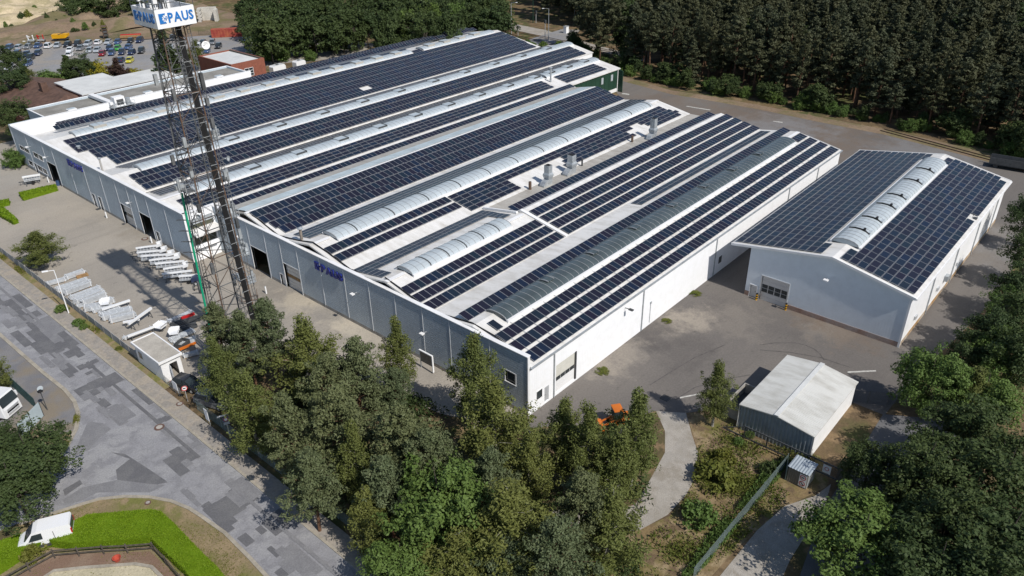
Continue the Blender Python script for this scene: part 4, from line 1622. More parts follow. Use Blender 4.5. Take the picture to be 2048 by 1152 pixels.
# yellow and black bollards beside the gate
bm_ = M('yellow_black_stripes', (0.7, 0.42, 0.02), 0.5)
for y, lab in ((-7.95, 'yellow and black striped bollard between the small door and the gate'), (-12.2, 'yellow and black striped bollard at the right side of the hall gate')):
    t = thing('bollard', lab, 'bollard', (39.75, y, 0), 'striped bollards at the hall gate')
    for i in range(6):
        mb = MB()
        mb.cyl((39.75, y, 0.18 * i), (39.75, y, 0.18 * (i + 1)), 0.14, 0.14, 10)
        mb.build('stripe', MT['yellow'] if i % 2 == 0 else MT['black'], t)

# ---- corrugated shed
S = thing('corrugated_shed', 'low corrugated steel shed with pale ribbed gable roof near the gravel track', 'shed', (13.2, -18.6, 0))
PS = [(-26.65, 3.2), (-22.5, 3.78), (-18.45, 3.2)]
shroof = ribbed('pale_shed_roof', (0.62, 0.62, 0.59), 'X', 0.25, 0.55, strength=0.9, dirt=(0.42, 0.41, 0.37))
mb = MB()
n = 96
for i in range(n):          # trapezoid ribs as real folds
    x0 = 13.0 + 12.1 * i / n
    x1 = 13.0 + 12.1 * (i + 1) / n
    za, zb_ = (0.0, 0.045) if i % 2 == 0 else (0.045, 0.0)
    for (a, b) in zip(PS, PS[1:]):
        mb.quad((x0, a[0], a[1] + za), (x1, a[0], a[1] + zb_), (x1, b[0], b[1] + zb_), (x0, b[0], b[1] + za))
mb.extr_x([(y, z - 0.01) for y, z in PS] + [(y, z - 0.12) for y, z in PS][::-1], 13.0, 25.1)
mb.build('roof', shroof, S)
mb = MB()
mb.bar((12.98, -22.5, 3.84), (25.12, -22.5, 3.84), 0.5, 0.04)
mb.build('ridge_capping', MT['feltlight'], S)
corr = M('grey_corrugated_sheet', (0.34, 0.39, 0.42), 0.5, metal=0.2, var=0.1, scale=0.8)
mb = MB()
yy = [-26.45 + 7.8 * i / 78 for i in range(79)]
zs = lambda y: zl(y, [(-26.65, 3.1), (-22.5, 3.68), (-18.45, 3.1)])
for i in range(78):
    k = i % 4
    xa = 13.25 if k in (0, 1) else 13.15
    xb = 13.25 if (i + 1) % 4 in (0, 1) else 13.15
    mb.quad((xa, yy[i], 0), (xb, yy[i + 1], 0), (xb, yy[i + 1], zs(yy[i + 1])), (xa, yy[i], zs(yy[i])))
mb.build('gable_wall', corr, S)
mb = MB()
mb.box(13.2, -26.5, 0, 25, -26.4, 3.12)
mb.build('side_wall', MT['wallwhite'], S)
mb = MB()
mb.box(13.2, -18.7, 0, 25, -18.6, 3.12)
mb.box(24.9, -26.4, 0, 25, -18.7, 3.1)
mb.build('back_walls', corr, S)
mb = MB()
mb.cyl((13.1, -18.5, 0.05), (13.1, -18.5, 3.0), 0.06)
mb.build('downpipe', MT['frame'], S)
mb = MB()
mb.box(13.14, -26.6, 0, 13.26, -26.44, 3.1)
mb.build('corner_trim', MT['frame'], S)
t = thing('open_skip', 'pale walled open bay with dark inside against the corrugated shed', 'skip', (15.3, -16.8, 0))
mb = MB()
for a in ((14.2, -18.3, 19.2, -18.18), (14.2, -16.4, 19.2, -16.28), (14.2, -18.18, 14.32, -16.4), (19.08, -18.18, 19.2, -16.4)):
    mb.box(a[0], a[1], 0, a[2], a[3], 1.5)
mb.build('side_panels', MT['concrete'], t)
mb = MB()
mb.box(14.32, -18.18, 0, 19.08, -16.4, 0.3)
mb.build('floor_plate', MT['steel_dark'], t)

# ---- small steel cabin by the gate with two signs
K = thing('steel_cabin', 'small grey corrugated steel cabin with two round no-entry signs by the sliding gate', 'cabin', (9, -27, 0))
mb = MB()
seg = 40
for i in range(seg):
    y0, y1 = -28.0 + 2.0 * i / seg, -28.0 + 2.0 * (i + 1) / seg
    xa, xb = (8.92 if i % 4 in (0, 1) else 8.88), (8.92 if (i + 1) % 4 in (0, 1) else 8.88)
    mb.quad((xa, y0, 0), (xb, y1, 0), (xb, y1, 1.86), (xa, y0, 1.86))
mb.build('front_wall', M('brown_grey_sheet', (0.22, 0.21, 0.19), 0.6, metal=0.2, var=0.1), K)
mb = MB()
mb.box(8.95, -28.0, 0, 10.9, -27.96, 1.86)
mb.box(8.95, -26.04, 0, 10.9, -26.0, 1.86)
mb.box(10.86, -27.96, 0, 10.9, -26.04, 1.86)
mb.build('side_walls', MT['steel'], K)
mb = MB()
for i in range(16):
    y0, y1 = -28.1 + 2.2 * i / 16, -28.1 + 2.2 * (i + 1) / 16
    za, zb_ = (0, 0.05) if i % 2 == 0 else (0.05, 0)
    mb.quad((8.8, y0, 1.88 + za), (11.0, y0, 1.88 + za), (11.0, y1, 1.88 + zb_), (8.8, y1, 1.88 + zb_))
mb.build('roof', M('blue_grey_roof', (0.40, 0.45, 0.49), 0.45, metal=0.3, var=0.06), K)


def round_sign(parent, x, y, z, r, ux, pictog=True, plate=0.0, name='sign_face'):
    """white disc with a red ring and dark pictogram, standing in the plane spanned by ux and z"""
    ux = Vector(ux)
    uz = Vector((0, 0, 1))
    un = ux.cross(uz)
    c = Vector((x, y, z))

    def disc(mb, r0, r1, d, n=24):
        vs = []
        for i in range(n):
            a = 2 * pi * i / n
            w = ux * cos(a) + uz * sin(a)
            vs += [c + w * r0 + un * d, c + w * r1 + un * d]
        mb.add(vs, [(2 * i, 2 * ((i + 1) % n), 2 * ((i + 1) % n) + 1, 2 * i + 1) for i in range(n)])
        return mb
    mb = MB()
    if plate:
        mb.obb(c, ux * plate, uz * plate * 1.05, un * 0.008)
    else:
        disc(mb, 0.001, r, 0.0)
        mb.obb(c - un * 0.01, ux * r * 0.7, uz * r * 0.7, un * 0.006)
    f = mb.build(name, MT['signwhite'], parent)
    disc(MB(), r * 0.74, r, 0.016).build('red_ring', MT['red'], f)
    if pictog:
        mb = MB()
        mb.obb(c + un * 0.016 - ux * r * 0.12, ux * r * 0.38, uz * r * 0.2, un * 0.004)
        mb.obb(c + un * 0.016 + ux * r * 0.35, ux * r * 0.12, uz * r * 0.13, un * 0.004)
        mb.build('pictogram', MT['black'], f)
    return f


round_sign(K, 8.84, -27.55, 1.32, 0.30, (0, -1, 0), plate=0.36)
f2 = round_sign(K, 8.84, -27.55, 0.58, 0.30, (0, -1, 0), pictog=False, plate=0.36)
mb = MB()
mb.obb((8.82, -27.55, 0.58), (0, 0.17, 0.17), (0, 0.035, -0.035), (0.005, 0, 0))
mb.build('diagonal_bar', MT['black'], f2)

# sliding gate
Gt = thing('sliding_gate', 'dark steel sliding gate with pointed tail frame in front of the corrugated shed', 'gate', (11.5, -25, 0))
mb = MB()
gx = 11.7
mb.bar((gx, -17.6, 0.45), (gx, -29.9, 0.45), 0.10, 0.12)
mb.bar((gx, -20.0, 1.85), (gx, -29.9, 1.85), 0.10, 0.12)
mb.bar((gx, -17.6, 0.45), (gx, -20.0, 1.85), 0.08, 0.1)
for y in (-20, -22.5, -25.0, -27.5, -29.85):
    mb.bar((gx, y, 0.45), (gx, y, 1.85), 0.08, 0.08)
mb.build('gate_frame', MT['steel_dark'], Gt)
bar = MB()
bar.bar((0, 0, 0.5), (0, 0, 1.8), 0.03, 0.03)
bme = bar.mesh('gate_bar', [MT['steel_dark']])
for i in range(75):
    link('gate_bar', bme, Gt, (gx, -20.1 - i * 0.13, 0))
mb = MB()
mb.box(gx - 0.18, -30.3, 0, gx + 0.18, -29.95, 2.05)
mb.build('gate_post', MT['steel_dark'], Gt)
f = round_sign(Gt, gx - 0.09, -28.8, 1.25, 0.22, (0, -1, 0), pictog=False)
mb = MB()
mb.box(gx - 0.075, -29.2, 0.7, gx - 0.06, -28.4, 1.7)
mb.build('sign_board', MT['signwhite'], Gt)
# mesh fence running down from the cabin
A_, B_ = G(1572, 932), G(1385, 1160)


def mesh_fence(label, pts, h, step, col, name='wire_fence', gap=0.12, rail=True, cat='fence', group=None):
    o = thing(name, label, cat, (pts[0][0], pts[0][1], 0), group)
    for a, b in zip(pts, pts[1:]):
        a, b = Vector((a[0], a[1], 0)), Vector((b[0], b[1], 0))
        d = b - a
        n = max(1, int(d.length / step + 0.5))
        for i in range(n):
            p, q = a + d * i / n, a + d * (i + 1) / n
            mb = MB()
            k = max(2, int((q - p).length / gap))
            for j in range(1, k):
                w = p + (q - p) * j / k
                mb.bar((w.x, w.y, 0.05), (w.x, w.y, h), 0.014)
            for z in np.arange(0.1, h + 0.01, 0.2 if rail else 0.4):
                mb.bar((p.x, p.y, z), (q.x, q.y, z), 0.016)
            mb.build('wire_panel', col, o)
            mb = MB()
            mb.bar((p.x, p.y, 0), (p.x, p.y, h + 0.05), 0.06)
            mb.build('post', col, o)
    return o


fgreen = M('grey_green_wire', (0.22, 0.28, 0.27), 0.5, var=0.1)
mesh_fence('grey mesh fence running downhill from the steel cabin along the rough bank', [(8.9, -25.9), (A_.x, A_.y), (B_.x, B_.y)], 1.6, 2.5, fgreen, gap=0.07)
mesh_fence('short mesh fence behind the corrugated shed under the tree', [(25.3, -26.0), (27.4, -29.6), (29.5, -31.0)], 1.7, 2.4, MT['steel_dark'], gap=0.09)

# ---- gatehouse on the street
Q = thing('gatehouse', 'small white flat-roofed gatehouse beside the street fence with open door', 'building', (-22, 40, 0))
mb = MB()
x0, x1, y0, y1 = -23.15, -20.7, 37.3, 43.9
mb.box(x0, y0, 0, x0 + 0.15, y1, 2.75)
mb.box(x1 - 0.15, y0, 0, x1, y1, 2.75)
mb.box(x0 + 0.15, y1 - 0.15, 0, x1 - 0.15, y1, 2.75)
mb.box(x0 + 0.15, y0, 0, -22.15, y0 + 0.15, 2.75)
mb.box(-21.2, y0, 0, x1 - 0.15, y0 + 0.15, 2.75)
mb.box(-22.15, y0, 2.2, -21.2, y0 + 0.15, 2.75)
mb.build('wall', MT['white'], Q)
mb = MB()
mb.box(x0 - 0.25, y0 - 0.25, 2.75, x1 + 0.25, y1 + 0.25, 2.95)
r = mb.build('roof', MT['felt'], Q)
mb = MB()
mb.box(x0 - 0.12, y0 - 0.12, 2.952, x1 + 0.12, y1 + 0.12, 2.975)
mb.build('gravel_layer', M('roof_gravel', (0.44, 0.41, 0.36), 0.95, var=0.12, scale=0.6, fine=8), r)
mb = MB()
for a in ((x0 - 0.26, y0 - 0.26, x1 + 0.26, y0 - 0.1), (x0 - 0.26, y1 + 0.1, x1 + 0.26, y1 + 0.26), (x0 - 0.26, y0 - 0.1, x0 - 0.1, y1 + 0.1), (x1 + 0.1, y0 - 0.1, x1 + 0.26, y1 + 0.1)):
    mb.box(a[0], a[1], 2.78, a[2], a[3], 3.06)
mb.build('roof_edge', MT['white'], Q)
mb = MB()
mb.obb((-22.25, 36.85, 1.1), (0.08, 0.44, 0), (0.025, -0.004, 0), (0, 0, 1.08))
mb.build('door', MT['frame'], Q)
mb = MB()
mb.box(-23.19, 42.2, 1.1, -23.15, 43.2, 2.1)
w = mb.build('window', MT['frame'], Q)
mb = MB()
mb.box(-23.21, 42.3, 1.2, -23.19, 43.1, 2.0)
mb.build('pane', MT['glass'], w)

# ---- office block with flat grey roof behind the parapet
O = thing('office_block', 'long flat roofed office block with white parapet wall behind the last hall', 'building', (0, 132, 0))
mb = MB()
mb.box(-4.8, 131.45, 0, 50.0, 131.7, 8.35)
mb.build('parapet_wall', MT['wallwhite'], O)
mb = MB()
mb.box(-4.6, 131.7, 0, -4.3, 133.6, 8.0)
mb.box(2.2, 133.6, 0, 2.5, 142.4, 7.9)
mb.box(-4.3, 133.4, 0, 2.2, 133.6, 8.0)
mb.box(2.5, 142.1, 0, 50.0, 142.4, 7.9)
mb.box(49.7, 131.7, 0, 50.0, 142.1, 7.9)
mb.build('wall', MT['clad'], O)
mb = MB()
mb.box(-4.3, 131.7, 7.0, 2.5, 133.4, 7.2)
mb.box(2.5, 131.7, 7.3, 49.7, 142.1, 7.5)
mb.build('roof', MT['felt'], O)
mb = MB()
for a in ((2.1, 142.3, 50.1, 142.55), (49.75, 131.4, 50.1, 142.3), (2.1, 133.5, 2.4, 142.3), (-4.9, 131.4, 49.75, 131.75)):
    z = 8.35 if a[3] == 131.75 else 7.9
    mb.box(a[0], a[1], z, a[2], a[3], z + 0.08)
mb.build('parapet_coping', MT['white'], O)
for x in (8.5, 25.5, 32, 43.5):
    mb = MB()
    mb.box(x - 0.9, 134.6, 7.5, x + 0.9, 136.0, 7.85)
    s = mb.build('skylight', MT['white'], O)
    mb = MB()
    mb.box(x - 0.7, 134.8, 7.85, x + 0.7, 135.8, 7.95)
    mb.build('dome', MT['poly'], s)
# plant on a steel stand
V = thing('air_handling_unit', 'white ventilation unit on a steel stand beside the parapet wall', 'ventilation unit', (16.5, 130.6, 6))
mb = MB()
for x in (15.0, 19.4):
    for y in (129.4, 131.0):
        mb.bar((x, y, 5.6), (x, y, 7.6), 0.12)
mb.box(14.8, 129.2, 7.5, 19.6, 131.3, 7.62)
for x in np.arange(14.8, 19.7, 0.8):
    mb.bar((x, 129.2, 7.62), (x, 129.2, 8.5), 0.05)
mb.bar((14.8, 129.2, 8.5), (19.6, 129.2, 8.5), 0.06)
mb.build('stand', MT['steel'], V)
mb = MB()
mb.box(15.5, 129.5, 7.62, 17.7, 131.2, 9.6)
u = mb.build('unit_case', MT['white'], V)
mb = MB()
mb.box(15.9, 129.46, 7.9, 17.4, 129.5, 9.1)
mb.build('grille', MT['steel_dark'], u)
mb = MB()
mb.box(14.9, 130.6, 7.9, 16.0, 141.5, 8.5)
mb.build('roof_duct', MT['white'], V)
mb = MB()
mb.cyl((18.6, 130.2, 7.62), (18.6, 130.2, 8.9), 0.5, 0.5, 12)
mb.build('fan_drum', MT['steel'], V)

# ---- white flat roofs and brick building behind
W = thing('flat_roof_annex', 'low brick annex with a wide pale flat roof behind the office block', 'building', (28, 157, 0))
mb = MB()
mb.box(17.6, 152.2, 0, 41, 163, 5.8)
mb.box(18, 163, 0, 29.5, 169, 5.8)
mb.build('wall', MT['brick'], W)
mb = MB()
mb.box(17.3, 151.9, 5.8, 41.3, 163.0, 6.05)
mb.box(17.7, 163.0, 5.8, 29.8, 169.2, 6.05)
mb.build('roof', MT['feltlight'], W)
B = thing('brick_building', 'red brick flat roofed building with white roof and grid window', 'building', (59, 156, 0))
mb = MB()
mb.box(54.3, 148.1, 0, 64.4, 148.5, 6.5)
mb.box(54.3, 164.4, 0, 64.4, 164.8, 6.5)
mb.box(54.3, 148.5, 0, 54.7, 164.4, 6.5)
mb.box(64.0, 148.5, 0, 64.4, 164.4, 6.5)
mb.build('wall', MT['brick'], B)
mb = MB()
mb.box(54.7, 148.5, 5.9, 64.0, 164.4, 6.2)
mb.build('roof', MT['feltlight'], B)
mb = MB()
mb.box(64.0 - 0.4, 148.5, 6.2, 64.0, 164.4, 6.55)
mb.build('roof_edge', MT['wood'], B)
mb = MB()
for z in (2.6, 3.3, 4.0, 4.7):
    mb.box(57.9, 148.0, z, 60.6, 148.1, z + 0.09)
for x in (57.9, 59.2, 60.5):
    mb.box(x, 148.0, 2.6, x + 0.1, 148.1, 4.79)
w = mb.build('window', MT['white'], B)
for i in range(2):
    for j in range(3):
        mb = MB()
        mb.box(58.02 + 1.3 * i, 148.04, 2.7 + 0.7 * j, 59.18 + 1.3 * i, 148.08, 3.28 + 0.7 * j)
        mb.build('pane', MT['glass'], w)
# ---- house with brown roof
U = thing('brown_roof_house', 'house with a broad brown tiled roof and square chimney at the left edge', 'house', (12, 165, 0))
mb = MB()
mb.box(5.5, 150, 0, 24.5, 184, 3.0)
mb.build('wall', MT['brick'], U)
mb = MB()
mb.add([(4.4, 148.8, 2.9), (25.6, 148.8, 2.9), (25.6, 185.2, 2.9), (4.4, 185.2, 2.9), (15.5, 156.5, 5.9), (15.5, 183, 5.9)],
       ((0, 1, 4), (1, 2, 5, 4), (2, 3, 5), (3, 0, 4, 5), (3, 2, 1, 0)))
r = mb.build('roof', MT['tile'], U)
mb = MB()
mb.box(13.2, 164.5, 4.4, 14.6, 166.2, 7.6)
c = mb.build('chimney', MT['tile'], r)

# ================================================================ LATTICE MAST
TX, TY = -14.45, 34.5
MT['mast'] = M('dull_mast_steel', (0.17, 0.175, 0.18), 0.6, metal=0.2, var=0.2, scale=1.5)
T = thing('lattice_mast', 'tall rusty lattice mast with antenna platforms, black cable bundle and white sign box on top', 'radio mast', (TX, TY, 0))
HB_, W0, W1 = 40.4, 2.05, 1.15


def hw(z):
    return W0 + (W1 - W0) * z / HB_


levels = [0]
while levels[-1] < 39.5:
    levels.append(min(40.4, levels[-1] + hw(levels[-1]) * 2.0))
corner = lambda k, z: Vector((TX + (-1, 1, 1, -1)[k] * hw(z), TY + (-1, -1, 1, 1)[k] * hw(z), z))
for k in range(4):
    mb = MB()
    mb.cyl(corner(k, 0), corner(k, 40.4), 0.10, 0.07, 8)
    mb.build('leg', MT['rust'] if k in (0, 1) else MT['mast'], T)
for k in range(4):
    for i, (a, b) in enumerate(zip(levels, levels[1:])):
        mb = MB()
        k2 = (k + 1) % 4
        mb.bar(corner(k, a), corner(k2, b), 0.045, 0.045)
        mb.bar(corner(k2, a), corner(k, b), 0.045, 0.045)
        mb.bar(corner(k, b), corner(k2, b), 0.08, 0.08)
        mb.build('lattice_bay', MT['rust'] if (k + i) % 3 == 0 else (MT['steel_dark'] if (k + i) % 3 == 1 else MT['mast']), T)
for z in levels[2::2]:
    mb = MB()
    mb.bar(corner(0, z), corner(2, z), 0.06)
    mb.bar(corner(1, z), corner(3, z), 0.06)
    mb.build('cross_brace', MT['steel_dark'], T)
# green pole up one corner, black cable bundle, ladder, cable ladders
mb = MB()
a, b = corner(3, 0) + Vector((-0.25, 0.1, 0)), corner(3, 22.5) + Vector((-0.25, 0.1, 0))
mb.cyl(a, b, 0.13, 0.13, 10)
mb.build('green_pole', MT['green'], T)
bu = [(TX + 1.55, TY - 2.1, 0), (TX + 0.5, TY - 1.0, 41)]
for d in (-0.16, 0.0, 0.16, 0.3):
    mb = MB()
    mb.cyl((bu[0][0] + d, bu[0][1], 0), (bu[1][0] + d, bu[1][1], 41), 0.10, 0.095, 8)
    mb.build('cable_bundle', MT['black'], T)
mb = MB()
for k in range(26):
    t_ = k / 26
    x = bu[0][0] + (bu[1][0] - bu[0][0]) * t_ + 0.1
    y = bu[0][1] + (bu[1][1] - bu[0][1]) * t_
    mb.bar((x - 0.4, y - 0.12, 41 * t_ + 0.5), (x + 0.4, y - 0.12, 41 * t_ + 0.5), 0.04)
mb.build('cable_clamps', MT['frame'], T)


def ladder(x0, y0, x1, y1, z0, z1, mat, dx=0.22):
    mb = MB()
    for d in (-dx, dx):
        mb.bar((x0 + d, y0, z0), (x1 + d, y1, z1), 0.05)
    n = int((z1 - z0) / 0.4)
    for i in range(n):
        t_ = (i + 0.5) / n
        x, y, z = x0 + (x1 - x0) * t_, y0 + (y1 - y0) * t_, z0 + (z1 - z0) * t_
        mb.bar((x - dx, y, z), (x + dx, y, z), 0.04)
    return mb.build('ladder', mat, T)


ladder(TX + 2.5, TY - 2.3, TX + 1.5, TY - 1.3, 0, 40.4, MT['mast'], 0.16)
ladder(TX + 0.6, TY - 2.1, TX + 0.1, TY - 1.15, 0, 40.4, MT['mast'], 0.2)
ladder(TX - 1.9, TY - 1.9, TX - 1.0, TY - 1.1, 0, 40.4, MT['mast'], 0.14)
ladder(TX - 1.6, TY + 1.9, TX - 0.9, TY + 1.1, 0, 40.4, MT['steel_dark'], 0.18)


def platform(z, out, sides, mat, boxes, seed):
    """small grated working platforms with rails and grey radio boxes"""
    r = random.Random(seed)
    w = hw(z)
    mb = MB()
    for sx, sy in sides:
        cx, cy = TX + sx * (w + out / 2), TY + sy * (w + out / 2)
        ax, ay = (out / 2, w * 0.8) if sx else (w * 0.8, out / 2)
        mb.box(cx - ax, cy - ay, z, cx + ax, cy + ay, z + 0.08)
    p = mb.build('platform', mat, T)
    mb = MB()
    for sx, sy in sides:
        cx, cy = TX + sx * (w + out / 2), TY + sy * (w + out / 2)
        ax, ay = (out / 2, w * 0.8) if sx else (w * 0.8, out / 2)
        P = [(cx - ax, cy - ay), (cx + ax, cy - ay), (cx + ax, cy + ay), (cx - ax, cy + ay)]
        for (a, b) in zip(P, P[1:] + P[:1]):
            for h in (0.55, 1.05):
                mb.bar((a[0], a[1], z + h), (b[0], b[1], z + h), 0.035)
            mb.bar((a[0], a[1], z), (a[0], a[1], z + 1.1), 0.05)
        mb.bar((cx, cy, z), (TX + sx * w, TY + sy * w, z - 1.6), 0.08)
    mb.build('railing', MT['frame'], p)
    for i in range(boxes):
        sx, sy = sides[i % len(sides)]
        cx, cy = TX + sx * (w + out * r.uniform(0.3, 0.95)), TY + sy * (w + out * r.uniform(0.3, 0.95))
        cx += (0 if sx else r.uniform(-w, w) * 0.7)
        cy += (0 if sy else r.uniform(-w, w) * 0.7)
        mb = MB()
        s = r.uniform(0.22, 0.42)
        mb.box(cx - s, cy - s * 0.6, z + 0.12, cx + s, cy + s * 0.6, z + 0.12 + r.uniform(0.3, 0.8))
        mb.build('radio_box', M('radio_box_grey', (0.47, 0.51, 0.54), 0.5, var=0.05) if i == 0 else MT['steel'], p)
    for i in range(boxes // 2):
        sx, sy = sides[i % len(sides)]
        cx, cy = TX + sx * (w + out), TY + sy * (w + out)
        cx += (0 if sx else r.uniform(-w, w) * 0.8)
        cy += (0 if sy else r.uniform(-w, w) * 0.8)
        mb = MB()
        mb.bar((cx, cy, z - 0.6), (cx, cy, z + 1.5), 0.07)
        mb.box(cx - 0.14, cy - 0.1, z - 0.2, cx + 0.14, cy + 0.1, z + 1.3)
        mb.build('antenna', MT['steel'], p)


platform(10.3, 1.3, ((1, 0),), MT['steel'], 6, 1)
platform(14.0, 1.3, ((1, 0),), MT['steel'], 6, 2)
platform(19.0, 1.2, ((1, 0),), MT['steel'], 6, 3)
platform(23.4, 1.0, ((1, 0), (-1, 0)), MT['mast'], 5, 4)
platform(28.2, 1.1, ((1, 0),), MT['steel'], 6, 5)
platform(33.8, 0.9, ((1, 0),), MT['steel'], 3, 6)
r = random.Random(5)
for i in range(26):          # small bracket-mounted gear on the legs
    k = i % 4
    z = r.uniform(9, 36)
    c = corner(k, z) + Vector(((-1, 1, 1, -1)[k] * 0.35, (-1, -1, 1, 1)[k] * 0.35, 0))
    mb = MB()
    mb.box(c.x - 0.17, c.y - 0.15, z - r.uniform(0.3, 0.8), c.x + 0.17, c.y + 0.15, z + r.uniform(0.3, 0.7))
    mb.bar(corner(k, z), c, 0.05)
    mb.build('radio_unit', (MT['mast'], MT['steel_dark'], MT['steel'])[i % 3], T)
mb = MB()
for z0 in range(10):
    z = 7 + z0 * 1.35
    c = corner(3, z)
    for s in (0.9, 1.5):
        mb.bar(c, (c.x - s * 0.8, c.y + 0.5 * s, z + 0.25), 0.05)
    mb.bar((c.x - 0.72, c.y + 0.45, z + 0.25), (c.x - 1.2, c.y + 0.75, z + 0.25), 0.05)
mb.build('bracket_arms', MT['steel_dark'], T, kind='stuff')


def dish(x, y, z, r_, dr, mat):
    d = Vector(dr).normalized()
    q = d.to_track_quat('Z', 'Y')
    mb = MB()
    prof = [(0.02, -0.05), (r_ * 0.5, 0.02), (r_ * 0.85, 0.13), (r_, 0.22), (r_ * 0.97, 0.24), (r_ * 0.6, 0.10), (0.02, 0.04)]
    n = 18
    vs = []
    for rr, zz in prof:
        for i in range(n):
            a = 2 * pi * i / n
            vs.append(Vector((x, y, z)) + q @ Vector((rr * cos(a), rr * sin(a), zz)))
    fs = [(j * n + i, j * n + (i + 1) % n, (j + 1) * n + (i + 1) % n, (j + 1) * n + i) for j in range(len(prof) - 1) for i in range(n)]
    mb.add(vs, fs)
    mb.bar((x, y, z), (x - d.x * 0.5, y - d.y * 0.5, z - d.z * 0.5), 0.1)
    mb.build('dish_antenna', mat, T, smooth=True)


dish(TX + 3.0, TY - 1.2, 38.0, 0.42, (-0.3, -1, 0.1), MT['signwhite'])
dish(TX - 2.2, TY - 2.2, 21.0, 0.3, (-0.9, -0.5, 0.0), MT['steel'])
dish(TX + 2.6, TY - 1.5, 26.0, 0.3, (0.6, -1, 0.0), MT['steel'])
# sign box: four white panels, open top with gear inside
mb = MB()
for k in range(4):
    mb.bar(corner(k, 40.0), (TX + (-1.9, 1.9, 1.9, -1.9)[k], TY + (-2.2, -2.2, 2.2, 2.2)[k], 40.5), 0.1)
mb.bar((TX + 1.1, TY - 1.1, 38.0), (TX + 3.0, TY - 1.2, 38.0), 0.08)
mb.build('head_frame', MT['mast'], T)
sx0, sx1, sy0, sy1, sz0, sz1 = TX - 2.0, TX + 2.0, TY - 2.35, TY + 2.35, 40.45, 42.2
for a in ((sx0, sy0, sx1, sy0 + 0.12), (sx0, sy1 - 0.12, sx1, sy1), (sx0, sy0 + 0.12, sx0 + 0.12, sy1 - 0.12), (sx1 - 0.12, sy0 + 0.12, sx1, sy1 - 0.12)):
    mb = MB()
    mb.box(a[0], a[1], sz0, a[2], a[3], sz1)
    mb.build('sign_panel', MT['signwhite'], T)
mb = MB()
mb.box(sx0 + 0.12, sy0 + 0.12, 41.2, sx1 - 0.12, sy1 - 0.12, 41.3)
mb.build('top_deck', MT['steel_dark'], T)
mb = MB()
for k in range(4):
    for j in range(3):
        x = (sx0, sx1, sx1, sx0)[k] + ((sx1 - sx0) * j / 3 if k % 2 == 0 and k == 0 else 0) - ((sx1 - sx0) * j / 3 if k == 2 else 0)
        y = (sy0, sy0, sy1, sy1)[k] + ((sy1 - sy0) * j / 3 if k == 1 else 0) - ((sy1 - sy0) * j / 3 if k == 3 else 0)
        mb.bar((x, y, sz1), (x, y, sz1 + 0.5), 0.05)
mb.bar((sx0, sy0, sz1 + .5), (sx1, sy0, sz1 + .5), .05)
mb.bar((sx0, sy0, sz1 + .5), (sx0, sy1, sz1 + .5), .05)
mb.bar((sx1, sy0, sz1 + .5), (sx1, sy1, sz1 + .5), .05)
mb.bar((sx0, sy1, sz1 + .5), (sx1, sy1, sz1 + .5), .05)
mb.build('top_railing', MT['steel_dark'], T)
for i in range(9):
    x, y = TX + r.uniform(-1.5, 1.5), TY + r.uniform(-1.8, 1.8)
    mb = MB()
    mb.bar((x, y, 41.3), (x, y, 44.6), 0.09)
    mb.box(x - 0.2, y - 0.15, 42.6, x + 0.2, y + 0.15, 44.4)
    mb.build('antenna', (MT['steel'], MT['steel_dark'], MT['white'])[i % 3], T)
# right face (towards -y): writing along +x;  left face (towards -x): along -y
emblem(T, 0.92, (sx0 + 0.3, sy0 - 0.03, sz0 + 0.45), (1, 0, 0), MT['blue_sign'], None, 0.02)
letters(T, 'PAUS', 2.6, 0.9, (sx0 + 1.2, sy0 - 0.03, sz0 + 0.46), (1, 0, 0), MT['blue_sign'], 0.02, 0.03)
emblem(T, 0.92, (sx0 - 0.03, sy1 - 0.35, sz0 + 0.45), (0, -1, 0), MT['blue_sign'], None, 0.02)
letters(T, 'PAUS', 3.0, 0.9, (sx0 - 0.03, sy1 - 1.35, sz0 + 0.46), (0, -1, 0), MT['blue_sign'], 0.02, 0.03)
# ================================================================ VEGETATION
RNG = np.random.default_rng(5)


def leaf_mesh(name, cen, size, elong, mat, upbias=0.0, smat=None, rng=None, nrm=None, jit=0.75):
    """one mesh of leaf-sized quads at the given centres; nrm: outward directions that most leaves face"""
    rng = rng or RNG
    n = len(cen)
    a = rng.normal(size=(n, 3))
    if nrm is not None:                # leaf plane roughly facing outwards
        nn = nrm + rng.normal(size=(n, 3)) * jit
        nn /= np.linalg.norm(nn, axis=1)[:, None] + 1e-9
        a = np.cross(nn, a)
        a /= np.linalg.norm(a, axis=1)[:, None] + 1e-9
        b = np.cross(nn, a)
    else:
        a[:, 2] += upbias
        a /= np.linalg.norm(a, axis=1)[:, None] + 1e-9
        b = np.cross(a, rng.normal(size=(n, 3)))
        b /= np.linalg.norm(b, axis=1)[:, None] + 1e-9
    s = size * rng.uniform(0.6, 1.3, size=(n, 1))
    a, b = a * s * elong, b * s
    v = np.empty((n, 4, 3))
    v[:, 0] = cen - a
    v[:, 1] = cen - b * 0.55 + a * 0.1
    v[:, 2] = cen + a
    v[:, 3] = cen + b * 0.55 + a * 0.1
    me = bpy.data.meshes.new(name)
    me.vertices.add(n * 4)
    me.vertices.foreach_set('co', v.reshape(-1))
    me.loops.add(n * 4)
    me.loops.foreach_set('vertex_index', np.arange(n * 4, dtype=np.int32))
    me.polygons.add(n)
    me.polygons.foreach_set('loop_start', np.arange(0, n * 4, 4, dtype=np.int32))
    me.polygons.foreach_set('loop_total', np.full(n, 4, dtype=np.int32))
    me.materials.append(mat)
    me.update()
    me.validate()
    return me


